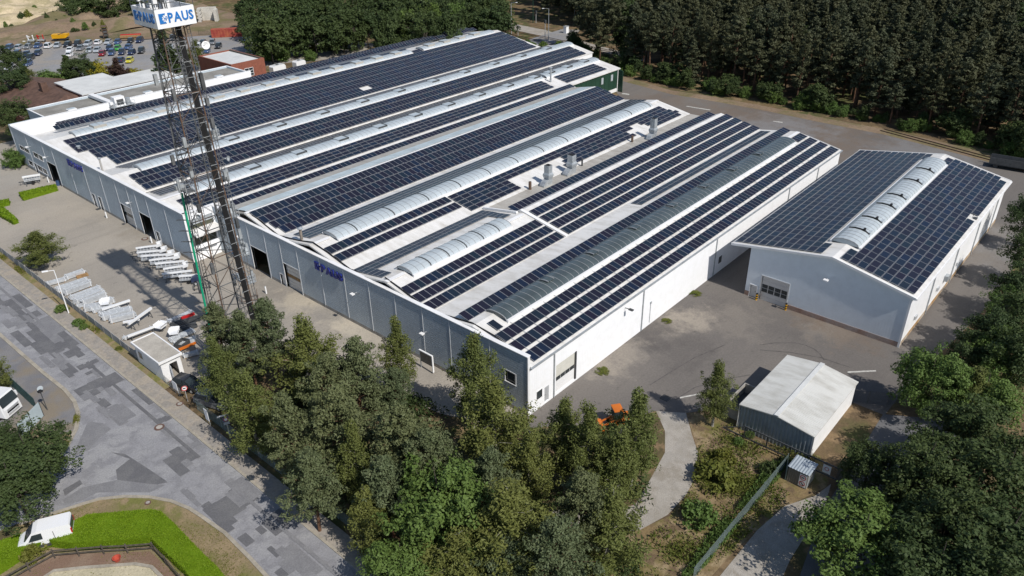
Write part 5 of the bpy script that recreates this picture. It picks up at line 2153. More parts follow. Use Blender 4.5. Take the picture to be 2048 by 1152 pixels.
def clumps(P, R, per, flat, rng, shell=0.35):
    """leaf centres and outward directions in ellipsoidal clumps"""
    P = np.asarray(P)
    n = len(P)
    d = rng.normal(size=(n, per, 3))
    d /= np.linalg.norm(d, axis=2)[:, :, None]
    r = rng.uniform(shell, 1.0, size=(n, per, 1)) ** 0.6
    off = d * r * np.asarray(R).reshape(n, 1, 1)
    off[:, :, 2] *= flat
    c = (P[:, None, :] + off).reshape(-1, 3)
    return c, d.reshape(-1, 3)


def make_tree(kind, h, rad, seed, mats, nb=60, per=40, leaf=0.16, name='pine_tree', first=0.35):
    """meshes (trunk with limbs, crown) of one tree, base at the origin"""
    rng = np.random.default_rng(seed)
    mb = MB()
    lean = rng.normal(size=2) * 0.02 * h
    tr = lambda t: Vector((lean[0] * t * t + 0.12 * sin(5 * t + seed), lean[1] * t * t + 0.12 * cos(4 * t + seed), h * t))
    K = 8
    r0 = 0.012 * h + 0.05
    for i in range(K):
        a, b = i / K * 0.97, (i + 1) / K * 0.97
        mb.cyl(tr(a), tr(b), r0 * (1 - a) ** 0.8 + 0.015, r0 * (1 - b) ** 0.8 + 0.012, 7, cap=False)
    P, R = [], []
    if kind == 'pine':
        for i in range(nb):
            t = first + (1 - first) * (i + rng.uniform(0, 1)) / nb
            q = (t - first) / (1 - first)
            env = (0.55 + 0.45 * math.sin(min(1.0, q * 1.5 + 0.15) * pi * 0.5)) * (1 - q ** 2.2) + 0.10
            L = rad * env * rng.uniform(0.45, 1.08)
            az = i * 2.4 + rng.uniform(-0.5, 0.5)
            o = tr(t)
            up = rng.uniform(0.05, 0.4) + 0.5 * q
            e = o + Vector((cos(az) * L, sin(az) * L, L * up * 0.75))
            mb.cyl(o, e, 0.02 + 0.022 * L * (1 - q * 0.5), 0.01, 5, cap=False)
            m = max(2, int(2 + L * 1.5))
            for j in range(m):
                f = 0.42 + 0.62 * (j + rng.uniform(0, 0.6)) / m
                p = o.lerp(e, f)
                sp = 0.30 * L * f
                P.append((p.x + rng.normal() * sp * 0.55, p.y + rng.normal() * sp * 0.55, p.z + rng.normal() * 0.12 + 0.1))
                R.append(rng.uniform(0.42, 0.78) * (0.75 + rad * 0.09))
        P.append(tuple(tr(0.99)))
        R.append(0.45)
        c, d = clumps(P, R, per, 0.55, rng)
        d[:, 2] += 0.45
        me = leaf_mesh(name + '_crown', c, leaf, 1.25, mats[1], rng=rng, nrm=d, jit=0.9)
    elif kind == 'birch':
        for i in range(nb):
            t = first + (0.98 - first) * (i + rng.uniform(0, 1)) / nb
            q = (t - first) / (1 - first)
            env = (0.25 + 0.9 * math.sin(min(1, q * 1.15 + 0.12) * pi) ** 0.8) * (1 - 0.35 * q)
            L = rad * max(0.18, env) * rng.uniform(0.5, 1.1)
            az = i * 2.4 + rng.uniform(-0.6, 0.6)
            o = tr(t)
            e = o + Vector((cos(az) * L, sin(az) * L, L * rng.uniform(0.35, 0.9)))
            mb.cyl(o, o.lerp(e, 0.75), 0.010 + 0.008 * L, 0.006, 5, cap=False)
            m = max(3, int(2 + L * 2.2))
            for j in range(m):
                f = 0.3 + 0.75 * (j + rng.uniform(0, 0.8)) / m
                p = o.lerp(e, f)
                for k in range(2):
                    P.append((p.x + rng.normal() * 0.22 * L ** 0.5, p.y + rng.normal() * 0.22 * L ** 0.5, p.z - 0.45 * k - rng.uniform(0, 0.55)))
                    R.append(rng.uniform(0.28, 0.55))
        c, d = clumps(P, R, per, 1.25, rng)
        d[:, 2] += 0.3
        me = leaf_mesh(name + '_crown', c, leaf, 1.1, mats[1], rng=rng, nrm=d, jit=1.0)
    else:   # broadleaf: a bulky crown of lobes with holes between them
        cz = h * (0.5 + first * 0.42)
        hz = h - cz
        for i in range(nb):
            d_ = rng.normal(size=3)
            d_ /= np.linalg.norm(d_)
            if d_[2] < -0.75:
                d_[2] *= -0.5
            k = rng.uniform(0.62, 1.0) * (1.0 + 0.16 * math.sin(3.1 * d_[0] + seed) * math.cos(2.7 * d_[1] + seed))
            p = Vector((d_[0] * rad * k, d_[1] * rad * k, cz + d_[2] * hz * 0.93 * k))
            if i % 3 == 0:
                o = tr(rng.uniform(0.25, 0.6))
                mb.cyl(o, p, 0.05 + 0.01 * rad, 0.015, 5, cap=False)
            for j in range(5):
                w = rng.normal(size=3) * rad * 0.17
                P.append((p.x + w[0], p.y + w[1], p.z + w[2] * 0.75))
                R.append(rng.uniform(0.10, 0.19) * rad + 0.15)
        c, d = clumps(P, R, per, 0.8, rng)
        out = c - np.array([0, 0, cz])
        out /= np.linalg.norm(out, axis=1)[:, None] + 1e-9
        d = d * 0.6 + out * 0.8
        d[:, 2] += 0.35
        me = leaf_mesh(name + '_crown', c, leaf, 1.05, mats[1], rng=rng, nrm=d, jit=0.8)
    tm = mb.mesh(name + '_trunk', [mats[0]])
    return tm, me


def bush_mesh(seed, r, h, per, leaf, mat, nb=26):
    rng = np.random.default_rng(seed)
    P, R = [], []
    for i in range(nb):
        a, k = rng.uniform(0, 2 * pi), rng.uniform(0, 1) ** 0.6
        P.append((cos(a) * r * k * 0.85, sin(a) * r * k * 0.85, h * (0.25 + 0.6 * (1 - k * k) * rng.uniform(0.6, 1.1))))
        R.append(rng.uniform(0.22, 0.4) * r)
    c, d = clumps(P, R, per, 0.9, rng)
    c[:, 2] = np.maximum(c[:, 2], 0.03)
    d[:, 2] += 0.5
    return leaf_mesh('bush_foliage', c, leaf, 1.1, mat, rng=rng, nrm=d)


PROTO = {}
for i in range(4):
    PROTO['pine', i] = make_tree('pine', 12, 3.6, 100 + i, (MT['bark'], MT['pine']), nb=54, per=58, leaf=0.125, name='pine', first=(0.22, 0.3, 0.18, 0.34)[i])
for i in range(4):
    PROTO['birch', i] = make_tree('birch', 12, 2.6, 200 + i, (MT['birch'], MT['birchleaf']), nb=48, per=34, leaf=0.098, name='birch', first=0.16)
for i in range(3):
    PROTO['maple', i] = make_tree('leaf', 11, 4.0, 300 + i, (MT['oak'], MT['leaf']), nb=54, per=56, leaf=0.165, name='maple', first=0.12)
for i in range(3):
    PROTO['oak', i] = make_tree('leaf', 12, 4.2, 320 + i, (MT['oak'], MT['leaf_dark']), nb=50, per=46, leaf=0.18, name='oak', first=0.10)
for i in range(2):
    PROTO['gold', i] = make_tree('leaf', 7, 3.4, 340 + i, (MT['oak'], MT['leaf_yellow']), nb=40, per=24, leaf=0.22, name='golden', first=0.02)
PROTO['copper', 0] = make_tree('birch', 9, 2.6, 350, (MT['oak'], MT['leaf_brown']), nb=44, per=24, leaf=0.2, name='copper', first=0.05)
PROTO['poplar', 0] = make_tree('birch', 15, 2.4, 360, (MT['oak'], MT['leaf_dark']), nb=60, per=26, leaf=0.24, name='poplar', first=0.04)
PROTO['round', 0] = make_tree('leaf', 9, 5.0, 370, (MT['oak'], MT['leaf']), nb=64, per=30, leaf=0.26, name='round', first=-0.15)
for i in range(5):
    PROTO['fpine', i] = make_tree('pine', 17, (3.3, 2.7, 3.6, 3.0, 3.3)[i], 400 + i, (MT['bark'], MT['pine_far']), nb=(34, 40, 30, 44, 36)[i], per=26, leaf=0.26, name='forest_pine', first=(0.34, 0.22, 0.30, 0.12, 0.40)[i])
for i in range(3):
    PROTO['foak', i] = make_tree('leaf', 13, 4.6, 420 + i, (MT['oak'], MT['leaf_dark']), nb=46, per=20, leaf=0.34, name='forest_oak', first=0.02)
NOM = {'pine': (12, 3.6), 'birch': (12, 2.6), 'maple': (11, 4.0), 'oak': (12, 4.2), 'gold': (7, 3.4), 'copper': (9, 2.6), 'poplar': (15, 2.4), 'round': (9, 5.0), 'fpine': (17, 3.3), 'foak': (13, 4.6)}
TNAME = {'pine': 'pine_tree', 'birch': 'birch_tree', 'maple': 'maple_tree', 'oak': 'broadleaf_tree', 'gold': 'golden_shrub', 'copper': 'copper_tree', 'poplar': 'columnar_tree', 'round': 'round_tree', 'fpine': 'pine_tree', 'foak': 'broadleaf_tree'}
TR = random.Random(21)


def plant(kind, var, x, y, h, w, label, group=None, cat='tree'):
    tm, cm = PROTO[kind, var]
    t = thing(TNAME[kind], label, cat, (x, y, 0), group, TR.uniform(0.01, 6.28))
    nh, nr = NOM[kind]
    s = w / (2 * nr)
    t.scale = (s, s, h / nh)
    link('trunk', tm, t)
    link('crown', cm, t, kind='stuff')
    return t


def at_top(px, py, h):
    p = G(px, py, h)
    return p.x, p.y


# (kind, variant, pixel of the tree top, height, crown width, label)
TREES = [
    ('pine', 0, 425, 608, 9.5, 5.6, 'narrow pine left of the mast foot with its top against the yard'),
    ('birch', 0, 425, 672, 9.0, 5.0, 'birch below the narrow pine next to the gatehouse yard'),
    ('pine', 1, 482, 630, 9.5, 5.6, 'pine directly in front of the mast foot'),
    ('pine', 3, 528, 602, 10.5, 5.2, 'taller pine just right of the mast foot'),
    ('birch', 1, 600, 642, 10.0, 8.6, 'wide olive birch right of the mast pines, nearest the beige yard'),
    ('birch', 2, 478, 735, 10.0, 6.8, 'yellowish birch above the parked dark cars behind the street fence'),
    ('pine', 2, 640, 722, 10.0, 7.2, 'blue green pine in the middle of the left clump under the wide birch'),
    ('pine', 0, 703, 686, 10.5, 7.4, 'tall pine at the yard edge left of the slim front wall birch'),
    ('birch', 3, 788, 632, 10.0, 4.8, 'slim birch standing alone in front of the grey front wall'),
    ('pine', 3, 785, 742, 6.0, 4.2, 'small green pine at the foot of the slim front wall birch'),
    ('birch', 0, 942, 662, 11.0, 6.2, 'tall green birch overlapping the roof edge near the building corner'),
    ('birch', 1, 990, 755, 11.5, 8.0, 'broad birch in front of the near building corner'),
    ('pine', 1, 570, 800, 10.0, 6.0, 'dark pine left of the big pine clump above the pavement'),
    ('pine', 2, 680, 785, 10.5, 8.0, 'biggest pine in the centre of the left clump'),
    ('birch', 3, 702, 838, 10.0, 4.6, 'birch with visible white stem in front of the biggest pine'),
    ('pine', 0, 790, 815, 10.5, 7.8, 'large pine sloping down right of the biggest pine'),
    ('pine', 3, 850, 872, 9.5, 6.0, 'olive pine above the bright maple at the lower middle'),
    ('pine', 1, 610, 905, 8.5, 6.4, 'low pine leaning over the pavement beside the street'),
    ('pine', 0, 770, 918, 8.5, 6.6, 'pine behind the left shoulder of the bright maple'),
    ('maple', 0, 872, 925, 10.0, 8.2, 'bright green maple at the bottom middle edge'),
    ('pine', 2, 980, 915, 9.0, 6.2, 'grey green pine right above the bright maple'),
    ('birch', 2, 1020, 958, 10.5, 8.4, 'wide olive birch at the bottom middle beside the maple'),
    ('birch', 0, 1126, 792, 9.5, 5.2, 'thin birch nearest the white corner door'),
    ('birch', 1, 1185, 808, 10.5, 5.2, 'dense birch left of the tall birch by the gravel track'),
    ('birch', 3, 1280, 778, 11.0, 6.2, 'tall birch leaning over the gravel track bend'),
    ('birch', 2, 1240, 860, 9.0, 5.8, 'birch filling the gap left of the gravel track'),
    ('pine', 3, 1165, 955, 9.0, 5.8, 'young pine left of the lower gravel track'),
    ('birch', 0, 1060, 860, 9.5, 5.6, 'dark birch in the hollow below the building corner'),
    ('birch', 1, 1225, 985, 9.0, 6.4, 'birch at the lower edge covering the gravel track end'),
    ('pine', 1, 1120, 1040, 9.0, 6.6, 'pine at the bottom edge right of the wide olive birch'),
    ('birch', 3, 725, 975, 8.0, 5.0, 'birch at the pavement edge below the biggest pine'),
    ('birch', 1, 905, 1060, 7.5, 7.0, 'olive birch at the bottom edge under the bright maple'),
    ('pine', 0, 1010, 1075, 7.0, 6.0, 'low pine at the bottom edge left of the last birch'),
    ('maple', 2, 800, 1085, 6.0, 6.0, 'lower bright maple branch mass at the bottom edge'),
    ('birch', 2, 1445, 722, 8.6, 4.0, 'lone birch beside the corrugated shed'),
    ('maple', 1, 1885, 694, 9.5, 6.4, 'large maple right of the corrugated shed roof'),
    ('maple', 2, 1735, 1022, 8.5, 8.4, 'sunlit round maple at the bottom over the access road'),
    ('oak', 0, 1752, 890, 6.5, 4.6, 'small dark tree between the cabin gate and the big maples'),
    ('oak', 1, 1998, 625, 8.0, 5.6, 'dark tree at the bend behind the large maple'),
    ('oak', 2, 2052, 530, 8.0, 5.6, 'dark tree at the right edge beside the storage hall road'),
    ('oak', 0, 2068, 390, 9.0, 5.5, 'dark tree cut by the right edge below the rail siding'),
    ('birch', 3, 1962, 735, 8.0, 5.5, 'olive tree between the large maple and the right lane'),
    ('maple', 0, 2020, 662, 8.0, 5.6, 'green tree at the right behind the dry grass strip'),
    ('oak', 1, 1960, 810, 9.5, 8.0, 'broad dark tree right of the large maple'),
    ('oak', 2, 1870, 880, 9.5, 7.0, 'dark tree below the large maple'),
    ('oak', 0, 2030, 890, 10.5, 9.0, 'dark tree at the middle of the right edge'),
    ('oak', 1, 1925, 985, 10.0, 8.0, 'dark tree behind the sunlit round maple'),
    ('oak', 2, 2040, 1020, 10.5, 8.5, 'dark tree near the lower right corner'),
    ('oak', 0, 1900, 1080, 10.0, 8.0, 'dark tree right of the sunlit round maple'),
    ('oak', 1, 2010, 1110, 10.5, 8.5, 'dark tree in the lower right corner'),
    ('oak', 1, 1800, 960, 5.5, 4.4, 'small dark bushy tree over the access road'),
    ('oak', 1, 2050, 590, 9.0, 6.5, 'dark tree over the dry strip at the right edge, upper of two'),
    ('maple', 0, 2022, 575, 6.0, 4.4, 'smaller green tree leaning over the hall road at the right'),
    ('oak', 2, 2060, 650, 9.5, 7.0, 'dark tree at the right edge above the lane'),
    ('oak', 0, 1958, 668, 6.5, 4.8, 'dark tree touching the large maple on its upper side'),
    ('oak', 1, 2078, 460, 9.0, 6.5, 'dark tree at the right edge beside the far gable'),
    ('maple', 1, 1990, 745, 7.5, 6.5, 'green tree in front of the right lane'),
    ('oak', 0, 40, 862, 7.5, 7.6, 'broad dark tree above the parked white van'),
    ('oak', 2, 5, 925, 7.0, 6.5, 'dark tree at the lower left edge'),
    ('birch', 2, -30, 700, 6.5, 4.0, 'olive tree over the lorry cab at the left edge'),
    ('oak', 1, -12, 850, 5.5, 3.8, 'green tree beside the grey slatted screen'),
    ('birch', 0, 62, 462, 6.0, 7.0, 'wispy round tree at the street end of the front yard'),
    ('oak', 0, 8, 128, 10.5, 9.0, 'big dark tree at the upper left edge next to the brown roof'),
    ('oak', 2, 15, 195, 10.0, 8.5, 'green tree left of the long factory front corner'),
    ('round', 0, 22, 298, 3.8, 4.2, 'small bright bush at the far left corner of the front wall'),
    ('oak', 1, 4, 92, 9, 8, 'dark tree at the left end of the car park'),
    ('poplar', 0, 322, 58, 16.0, 7.0, 'tall columnar evergreen beside the sign box'),
    ('poplar', 0, 128, 110, 7.5, 5.0, 'dark conifer at the car park edge left of the golden shrub'),
    ('oak', 2, 150, 108, 8.5, 8.0, 'blue green tree beside the dark conifer at the car park'),
    ('gold', 0, 188, 122, 6.0, 7.0, 'golden yellow shrub at the car park edge'),
    ('copper', 0, 228, 116, 8.0, 5.2, 'purple brown weeping tree behind the pale flat roof'),
    ('round', 0, 98, 140, 5.0, 9.5, 'light green bush in front of the dark conifer'),
    ('gold', 1, 268, 138, 3.0, 6.0, 'low yellow hedge shrub near the columnar evergreen'),
    ('birch', 3, 48, 132, 4.5, 5.0, 'thin tree by the car park entrance'),
    ('round', 0, 537, 64, 8.5, 10.5, 'large round green tree beside the brick building'),
    ('birch', 1, 385, 78, 9, 6, 'light tree standing behind the mast in the car park'),
    ('round', 0, 665, 52, 7.0, 8.5, 'green bushy tree by the pale track behind the roofs'),
    ('gold', 0, 622, 84, 3.0, 4.0, 'small yellowish shrub beside the pale lane'),
    ('round', 0, 618, 100, 3.2, 3.5, 'little green bush near the hall roof edge'),
]
for i_, (k, v, px, py, h, w, lab) in enumerate(TREES):
    if i_ < 30:
        h, w = h * 1.14, w * 0.97
    x, y = at_top(px, py, h)
    plant(k, v, x, y, h, w, lab, None)

# deciduous wood behind the long roofs: trees one can tell apart
back = 'dark broadleaf trees of the wood behind the factory'
rr = random.Random(4)
for px in range(500, 1000, 26):
    for row in range(3):
        h = rr.uniform(11, 15)
        py = (34 if px < 620 else 18) - 24 * row + rr.uniform(-8, 8)
        if 930 < px:
            py -= 8
        x, y = at_top(px + rr.uniform(-10, 10), py, h)
        plant('foak', rr.randrange(3), x, y, h, rr.uniform(8, 11.5), 'dark broadleaf tree in the wood behind the long roofs', back)
for px in (255, 280, 310, 345, 130, 155, 185, 210):
    h = rr.uniform(7, 10)
    x, y = at_top(px, -12 + rr.uniform(-6, 6), h)
    plant('foak', rr.randrange(3), x, y, h, rr.uniform(8, 10), 'dark green tree on the sand works bank', 'trees on the sand works bank')
for px, py, h in ((820, 20, 12), (860, 5, 13), (905, 5, 12), (780, 46, 6.5)):
    x, y = at_top(px, py, h)
    plant('round', 0, x, y, h, 8, 'lighter green tree at the front of the wood', 'lighter trees at the front of the wood')

# pine forest beyond the back road
edge_px = [(1140, 92), (1190, 132), (1237, 146), (1344, 176), (1408, 186), (1533, 208), (1633, 228), (1767, 252), (1845, 268), (1960, 298), (2048, 322), (2200, 362)]
EDGE = [G(*p) for p in edge_px]


def beyond(x, y):
    """signed distance past the forest edge (positive: inside the forest)"""
    best, sg = 1e9, 0
    for a, b in zip(EDGE, EDGE[1:]):
        d = Vector((b.x - a.x, b.y - a.y))
        t = max(0, min(1, ((x - a.x) * d.x + (y - a.y) * d.y) / d.length_squared))
        q = Vector((a.x + d.x * t - x, a.y + d.y * t - y))
        if q.length < best:
            best = q.length
            sg = (x - a.x) * d.y - (y - a.y) * d.x
    return best if sg < 0 else -best


cand = []
rr = random.Random(9)
for i in range(-10, 64):
    for j in range(-40, 60):
        x = 90 + i * 5.0 + rr.uniform(-2.0, 2.0)
        y = -40 + j * 5.0 + rr.uniform(-2.0, 2.0)
        b = beyond(x, y)
        if b < 1.0:
            continue
        v = Vector((x, y, 0)) - CAM_LOC
        dz = v.dot(R_FWD)
        if dz < 5:
            continue
        px = FPX * v.dot(R_RIGHT) / dz + 1024
        py = FPX * v.dot(R_DOWN) / dz + 576
        if px < 1075 or px > 2180 or py < -95:
            continue
        # rail corridor stays open
        if px < 1300 and py < 132 and py > 30 and (py - (52 + (px - 1000) * 0.20)) < 10 and (py - (52 + (px - 1000) * 0.20)) > -26:
            continue
        if px < 1130 and py > -60 and py < 50:
            if rr.random() < 0.25:
                continue
        cand.append((v.length, x, y, b, px, py))
cand.sort()
NEAR = 168
gl = 'pines of the forest beyond the back road'
for dist, x, y, b, px, py in cand[:NEAR]:
    h = rr.uniform(11.5, 19) * (0.78 if b < 4 else 1.0)
    if (b < 5 and rr.random() < 0.55) or rr.random() < 0.06:
        plant('foak', rr.randrange(3), x, y, rr.uniform(5, 8), rr.uniform(4.5, 7), 'low dark broadleaf tree at the forest edge along the back road', 'broadleaf trees at the forest edge')
    else:
        plant('fpine', rr.randrange(5), x, y, h, rr.uniform(4.6, 7.8), 'tall dark pine in the forest beyond the back road', gl)
# the farther forest reads as one mass: instanced on points
far = cand[NEAR:]


def scatter(name, pts, protos, smin, smax):
    """one object of kind stuff: tree meshes instanced on points by geometry nodes"""
    me = bpy.data.meshes.new(name)
    me.from_pydata([(p[0], p[1], 0) for p in pts], [], [])
    ob = link(name, me)
    ob['kind'] = 'stuff'
    ng = bpy.data.node_groups.new(name + '_nodes', 'GeometryNodeTree')
    ng.interface.new_socket('Geometry', in_out='INPUT', socket_type='NodeSocketGeometry')
    ng.interface.new_socket('Geometry', in_out='OUTPUT', socket_type='NodeSocketGeometry')
    gi = ng.nodes.new('NodeGroupInput')
    go = ng.nodes.new('NodeGroupOutput')
    jo = ng.nodes.new('GeometryNodeJoinGeometry')
    for o in protos:
        oi = ng.nodes.new('GeometryNodeObjectInfo')
        oi.inputs['Object'].default_value = o
        oi.inputs['As Instance'].default_value = True
        ng.links.new(oi.outputs['Geometry'], jo.inputs[0])
    ip = ng.nodes.new('GeometryNodeInstanceOnPoints')
    ip.inputs['Pick Instance'].default_value = True
    rv = ng.nodes.new('FunctionNodeRandomValue')
    rv.data_type = 'FLOAT_VECTOR'
    rv.inputs[0].default_value = (0, 0, 0)
    rv.inputs[1].default_value = (0, 0, 6.28)
    rs = ng.nodes.new('FunctionNodeRandomValue')
    rs.data_type = 'FLOAT'
    rs.inputs[2].default_value = smin
    rs.inputs[3].default_value = smax
    rs.inputs['Seed'].default_value = 5
    ng.links.new(gi.outputs[0], ip.inputs['Points'])
    ng.links.new(jo.outputs[0], ip.inputs['Instance'])
    ng.links.new(rv.outputs[0], ip.inputs['Rotation'])
    ng.links.new(rs.outputs[1], ip.inputs['Scale'])
    ng.links.new(ip.outputs[0], go.inputs[0])
    md = ob.modifiers.new('scatter', 'NODES')
    md.node_group = ng
    return ob


def crown_of(name_prefix, mesh):
    for o in bpy.data.objects:
        if o.data == mesh:
            return o


fp = [crown_of('', PROTO['fpine', i][1]) for i in range(5)] + [crown_of('', PROTO['foak', 0][1])]
scatter('forest', [(c[1], c[2]) for c in far], [o for o in fp if o], 0.72, 1.2)
bpts = []
for i in range(420):
    px, py = rr.uniform(430, 1060), rr.uniform(-75, -2)
    p = G(px, py)
    bpts.append((p.x, p.y))
for i in range(40):
    px, py = rr.uniform(-40, 420), rr.uniform(-75, -40)
    p = G(px, py)
    bpts.append((p.x, p.y))
fo = [crown_of('', PROTO['foak', i][1]) for i in range(3)]
scatter('far_wood', bpts, [o for o in fo if o], 0.9, 1.3)
# undergrowth that hides the forest floor line
up = []
for a, b in zip(EDGE, EDGE[1:]):
    n = int((b - a).length / 1.5)
    for i in range(n):
        p = a.lerp(b, (i + rr.random()) / n)
        up.append((p.x + rr.uniform(0, 4), p.y + rr.uniform(-1.2, 2.5)))
BUSH = {}
for nm, m_, sd in (('weed', MT['weed'], 1), ('dark', MT['leaf_dark'], 2), ('green', MT['leaf'], 3)):
    BUSH[nm] = bush_mesh(sd, 1.0, 1.0, 40, 0.10, m_)


def bush(x, y, r, h, kind, label, group=None, name='bush'):
    o = link(name, BUSH[kind])
    o.location = (x, y, 0)
    o.scale = (r, r, h)
    o.rotation_euler = (0, 0, TR.uniform(0, 6.28))
    tag(o, label, 'bush', group)
    return o


b0 = bush(*at_top(1430, 935, 1.8), 2.2, 2.3, 'weed', 'olive bush beside the gravel track bend')
b1 = bush(*at_top(1400, 1015, 1.6), 1.8, 2.0, 'green', 'green bush on the bank below the track bend')
bush(*at_top(1450, 905, 1.2), 1.3, 1.5, 'weed', 'small bush right of the track bend on the dry bank')
bush(*at_top(1478, 880, .5), .7, .7, 'green', 'tiny shrub near the shed corner on the bank')
bush(*at_top(1500, 720 + 145, .6), .6, .7, 'green', 'tiny shrub against the shed gable')
bush(*at_top(1540, 930, 1.0), 1.1, 1.2, 'dark', 'dark bush behind the wire fence near the steel cabin')
bush(*at_top(1575, 920, .8), 1.0, 1.1, 'dark', 'dark bush at the top end of the wire fence')
bush(*at_top(120, 612, .9), 1.0, 1.0, 'green', 'shrub at the lamp post outside the street fence')
bush(*at_top(155, 640, .8), .9, .9, 'green', 'shrub right of the lamp post outside the street fence')
bush(*at_top(166, 650, .6), .7, .7, 'green', 'smaller shrub at the end of the street fence planting')
bush(*at_top(237, 694, .4), .5, .45, 'weed', 'tiny yellowish weed tuft against the street fence')
bush(*at_top(1205, 740, .2), .9, .3, 'weed', 'flat weed patch on the asphalt along the white wall')
bush(*at_top(1333, 640, .2), .7, .3, 'weed', 'weed tuft in the middle of the asphalt yard')
bush(*at_top(1390, 585, .2), .9, .3, 'weed', 'weed tuft on the asphalt nearer the storage hall')
scatter('forest_undergrowth', up, [crown_of('', PROTO['foak', 1][1]), crown_of('', PROTO['round', 0][1])], 0.14, 0.42)


# low plants in polygons: one object each, nobody could count them
def ground_cover(name, poly, n, size, hgt, mat, seed, jitter=0.0, elong=1.6):
    rng = np.random.default_rng(seed)
    P = np.array(poly)
    lo, hi = P.min(0), P.max(0)
    pts = []

    def inside(x, y):
        c = False
        j = len(P) - 1
        for i in range(len(P)):
            if (P[i][1] > y) != (P[j][1] > y) and x < (P[j][0] - P[i][0]) * (y - P[i][1]) / (P[j][1] - P[i][1]) + P[i][0]:
                c = not c
            j = i
        return c
    k = 0
    cl = [(rng.uniform(lo[0], hi[0]), rng.uniform(lo[1], hi[1])) for _ in range(max(6, int(n / 220)))] if jitter else None
    while len(pts) < n and k < n * 12:
        k += 1
        if cl:
            c = cl[rng.integers(len(cl))]
            x, y = c[0] + rng.normal() * jitter, c[1] + rng.normal() * jitter
        else:
            x, y = rng.uniform(lo[0], hi[0]), rng.uniform(lo[1], hi[1])
        if inside(x, y):
            pts.append((x, y, rng.uniform(0.02, hgt)))
    me = leaf_mesh(name, np.array(pts), size, elong, mat, upbias=0.9, rng=rng)
    o = link(name, me)
    o['kind'] = 'stuff'
    return o


bank = gp((1390, 860), (1478, 850), (1490, 878), (1635, 915), (1560, 1015), (1470, 1095), (1395, 1165), (1250, 1165), (1300, 1075), (1350, 1035), (1395, 950))
ground_cover('bank_weeds', bank, 9000, 0.10, 0.45, MT['weed'], 31, 0.9)
ground_cover('bank_weeds', gp((1395, 1152), (1560, 955), (1575, 930), (1540, 930), (1480, 1010), (1420, 1070), (1360, 1160)), 5000, 0.11, 0.6, MT['leaf'], 32, 0.7)
wood = [(-22, 2), (-22, 33), (-10, 33), (-7, 18), (-4, 2), (-1, -3), (6, -11), (-3, -18), (-16, -24), (-22, -18)]
ground_cover('woodland_undergrowth', wood, 16000, 0.16, 1.0, MT['leaf_dark'], 33, 1.4)
ground_cover('fence_weeds', [(-23.85, 46), (-23.0, 46), (-23.0, 100), (-23.85, 100)], 1800, 0.09, 0.25, MT['weed'], 34, 0.6)
ground_cover('verge_grass', side_lo + gp((470, 1220), (300, 1240), (-60, 1190)), 9000, 0.05, 0.06, MT['weed'], 35, 1.1)
ground_cover('verge_grass', gp((150, 800), (162, 826), (157, 857), (140, 889), (118, 918), (110, 915), (130, 885), (146, 850), (150, 825), (135, 790)), 1200, 0.07, 0.2, MT['weed'], 36, 0.4)
ground_cover('forest_edge_grass', gp((620, 92), (700, 72), (700, 100), (580, 112)), 1200, 0.2, 0.5, MT['weed'], 37, 2)
right_wood = [(30, -37.5), (110, -37), (130, -30), (140, -60), (60, -75), (20, -50)]
right_wood = [(28, -40.5), (60, -39.5), (110, -40), (130, -33), (140, -60), (60, -75), (20, -50)]
ground_cover('roadside_undergrowth', right_wood, 9000, 0.2, 1.3, MT['leaf_dark'], 38, 2.2)


# clipped hedges: a solid leafy block with a top of small leaves
def hedge(name, label, poly, h, mat, per_m2=95, leaf=0.075, jit=0.10):
    P = [Vector((p[0], p[1])) for p in poly]
    mb = MB()
    n = len(P)
    ar = abs(sum(P[i].x * P[(i + 1) % n].y - P[(i + 1) % n].x * P[i].y for i in range(n)) / 2)
    t = thing(name, label, 'hedge', (P[0].x, P[0].y, 0))
    mb.prism([(p.x, p.y) for p in P], 0, h - 0.06)
    core = mb.build('hedge_core', mat, t)
    rng = np.random.default_rng(int(ar * 7) + 3)
    lo = (min(p.x for p in P), min(p.y for p in P))
    hi = (max(p.x for p in P), max(p.y for p in P))
    pts, nr = [], []

    def inside(x, y):
        c = False
        j = n - 1
        for i in range(n):
            if (P[i].y > y) != (P[j].y > y) and x < (P[j].x - P[i].x) * (y - P[i].y) / (P[j].y - P[i].y) + P[i].x:
                c = not c
            j = i
        return c
    tot = int(ar * per_m2)
    while len(pts) < tot:
        x, y = rng.uniform(lo[0], hi[0]), rng.uniform(lo[1], hi[1])
        if inside(x, y):
            pts.append((x, y, h + rng.normal() * jit * 0.5 + 0.06 * sin(x * 1.7) * cos(y * 1.3)))
            nr.append((0, 0, 1.4))
    for i in range(n):
        a, b = P[i], P[(i + 1) % n]
        d = b - a
        m = int(d.length * h * per_m2)
        ou = Vector((d.y, -d.x)).normalized()
        for k in range(m):
            q = a + d * rng.uniform()
            s = rng.normal() * jit * 0.6
            pts.append((q.x + ou.x * s, q.y + ou.y * s, rng.uniform(0.03, h)))
            nr.append((ou.x, ou.y, 0.4))
    me = leaf_mesh('hedge_leaves', np.array(pts), leaf, 1.1, mat, rng=rng, nrm=np.array(nr), jit=0.7)
    of = ORG[t.name]
    me.transform(Matrix.Translation((-of[0], -of[1], -of[2])))
    link('hedge_leaves', me, t, kind='stuff')
    return t


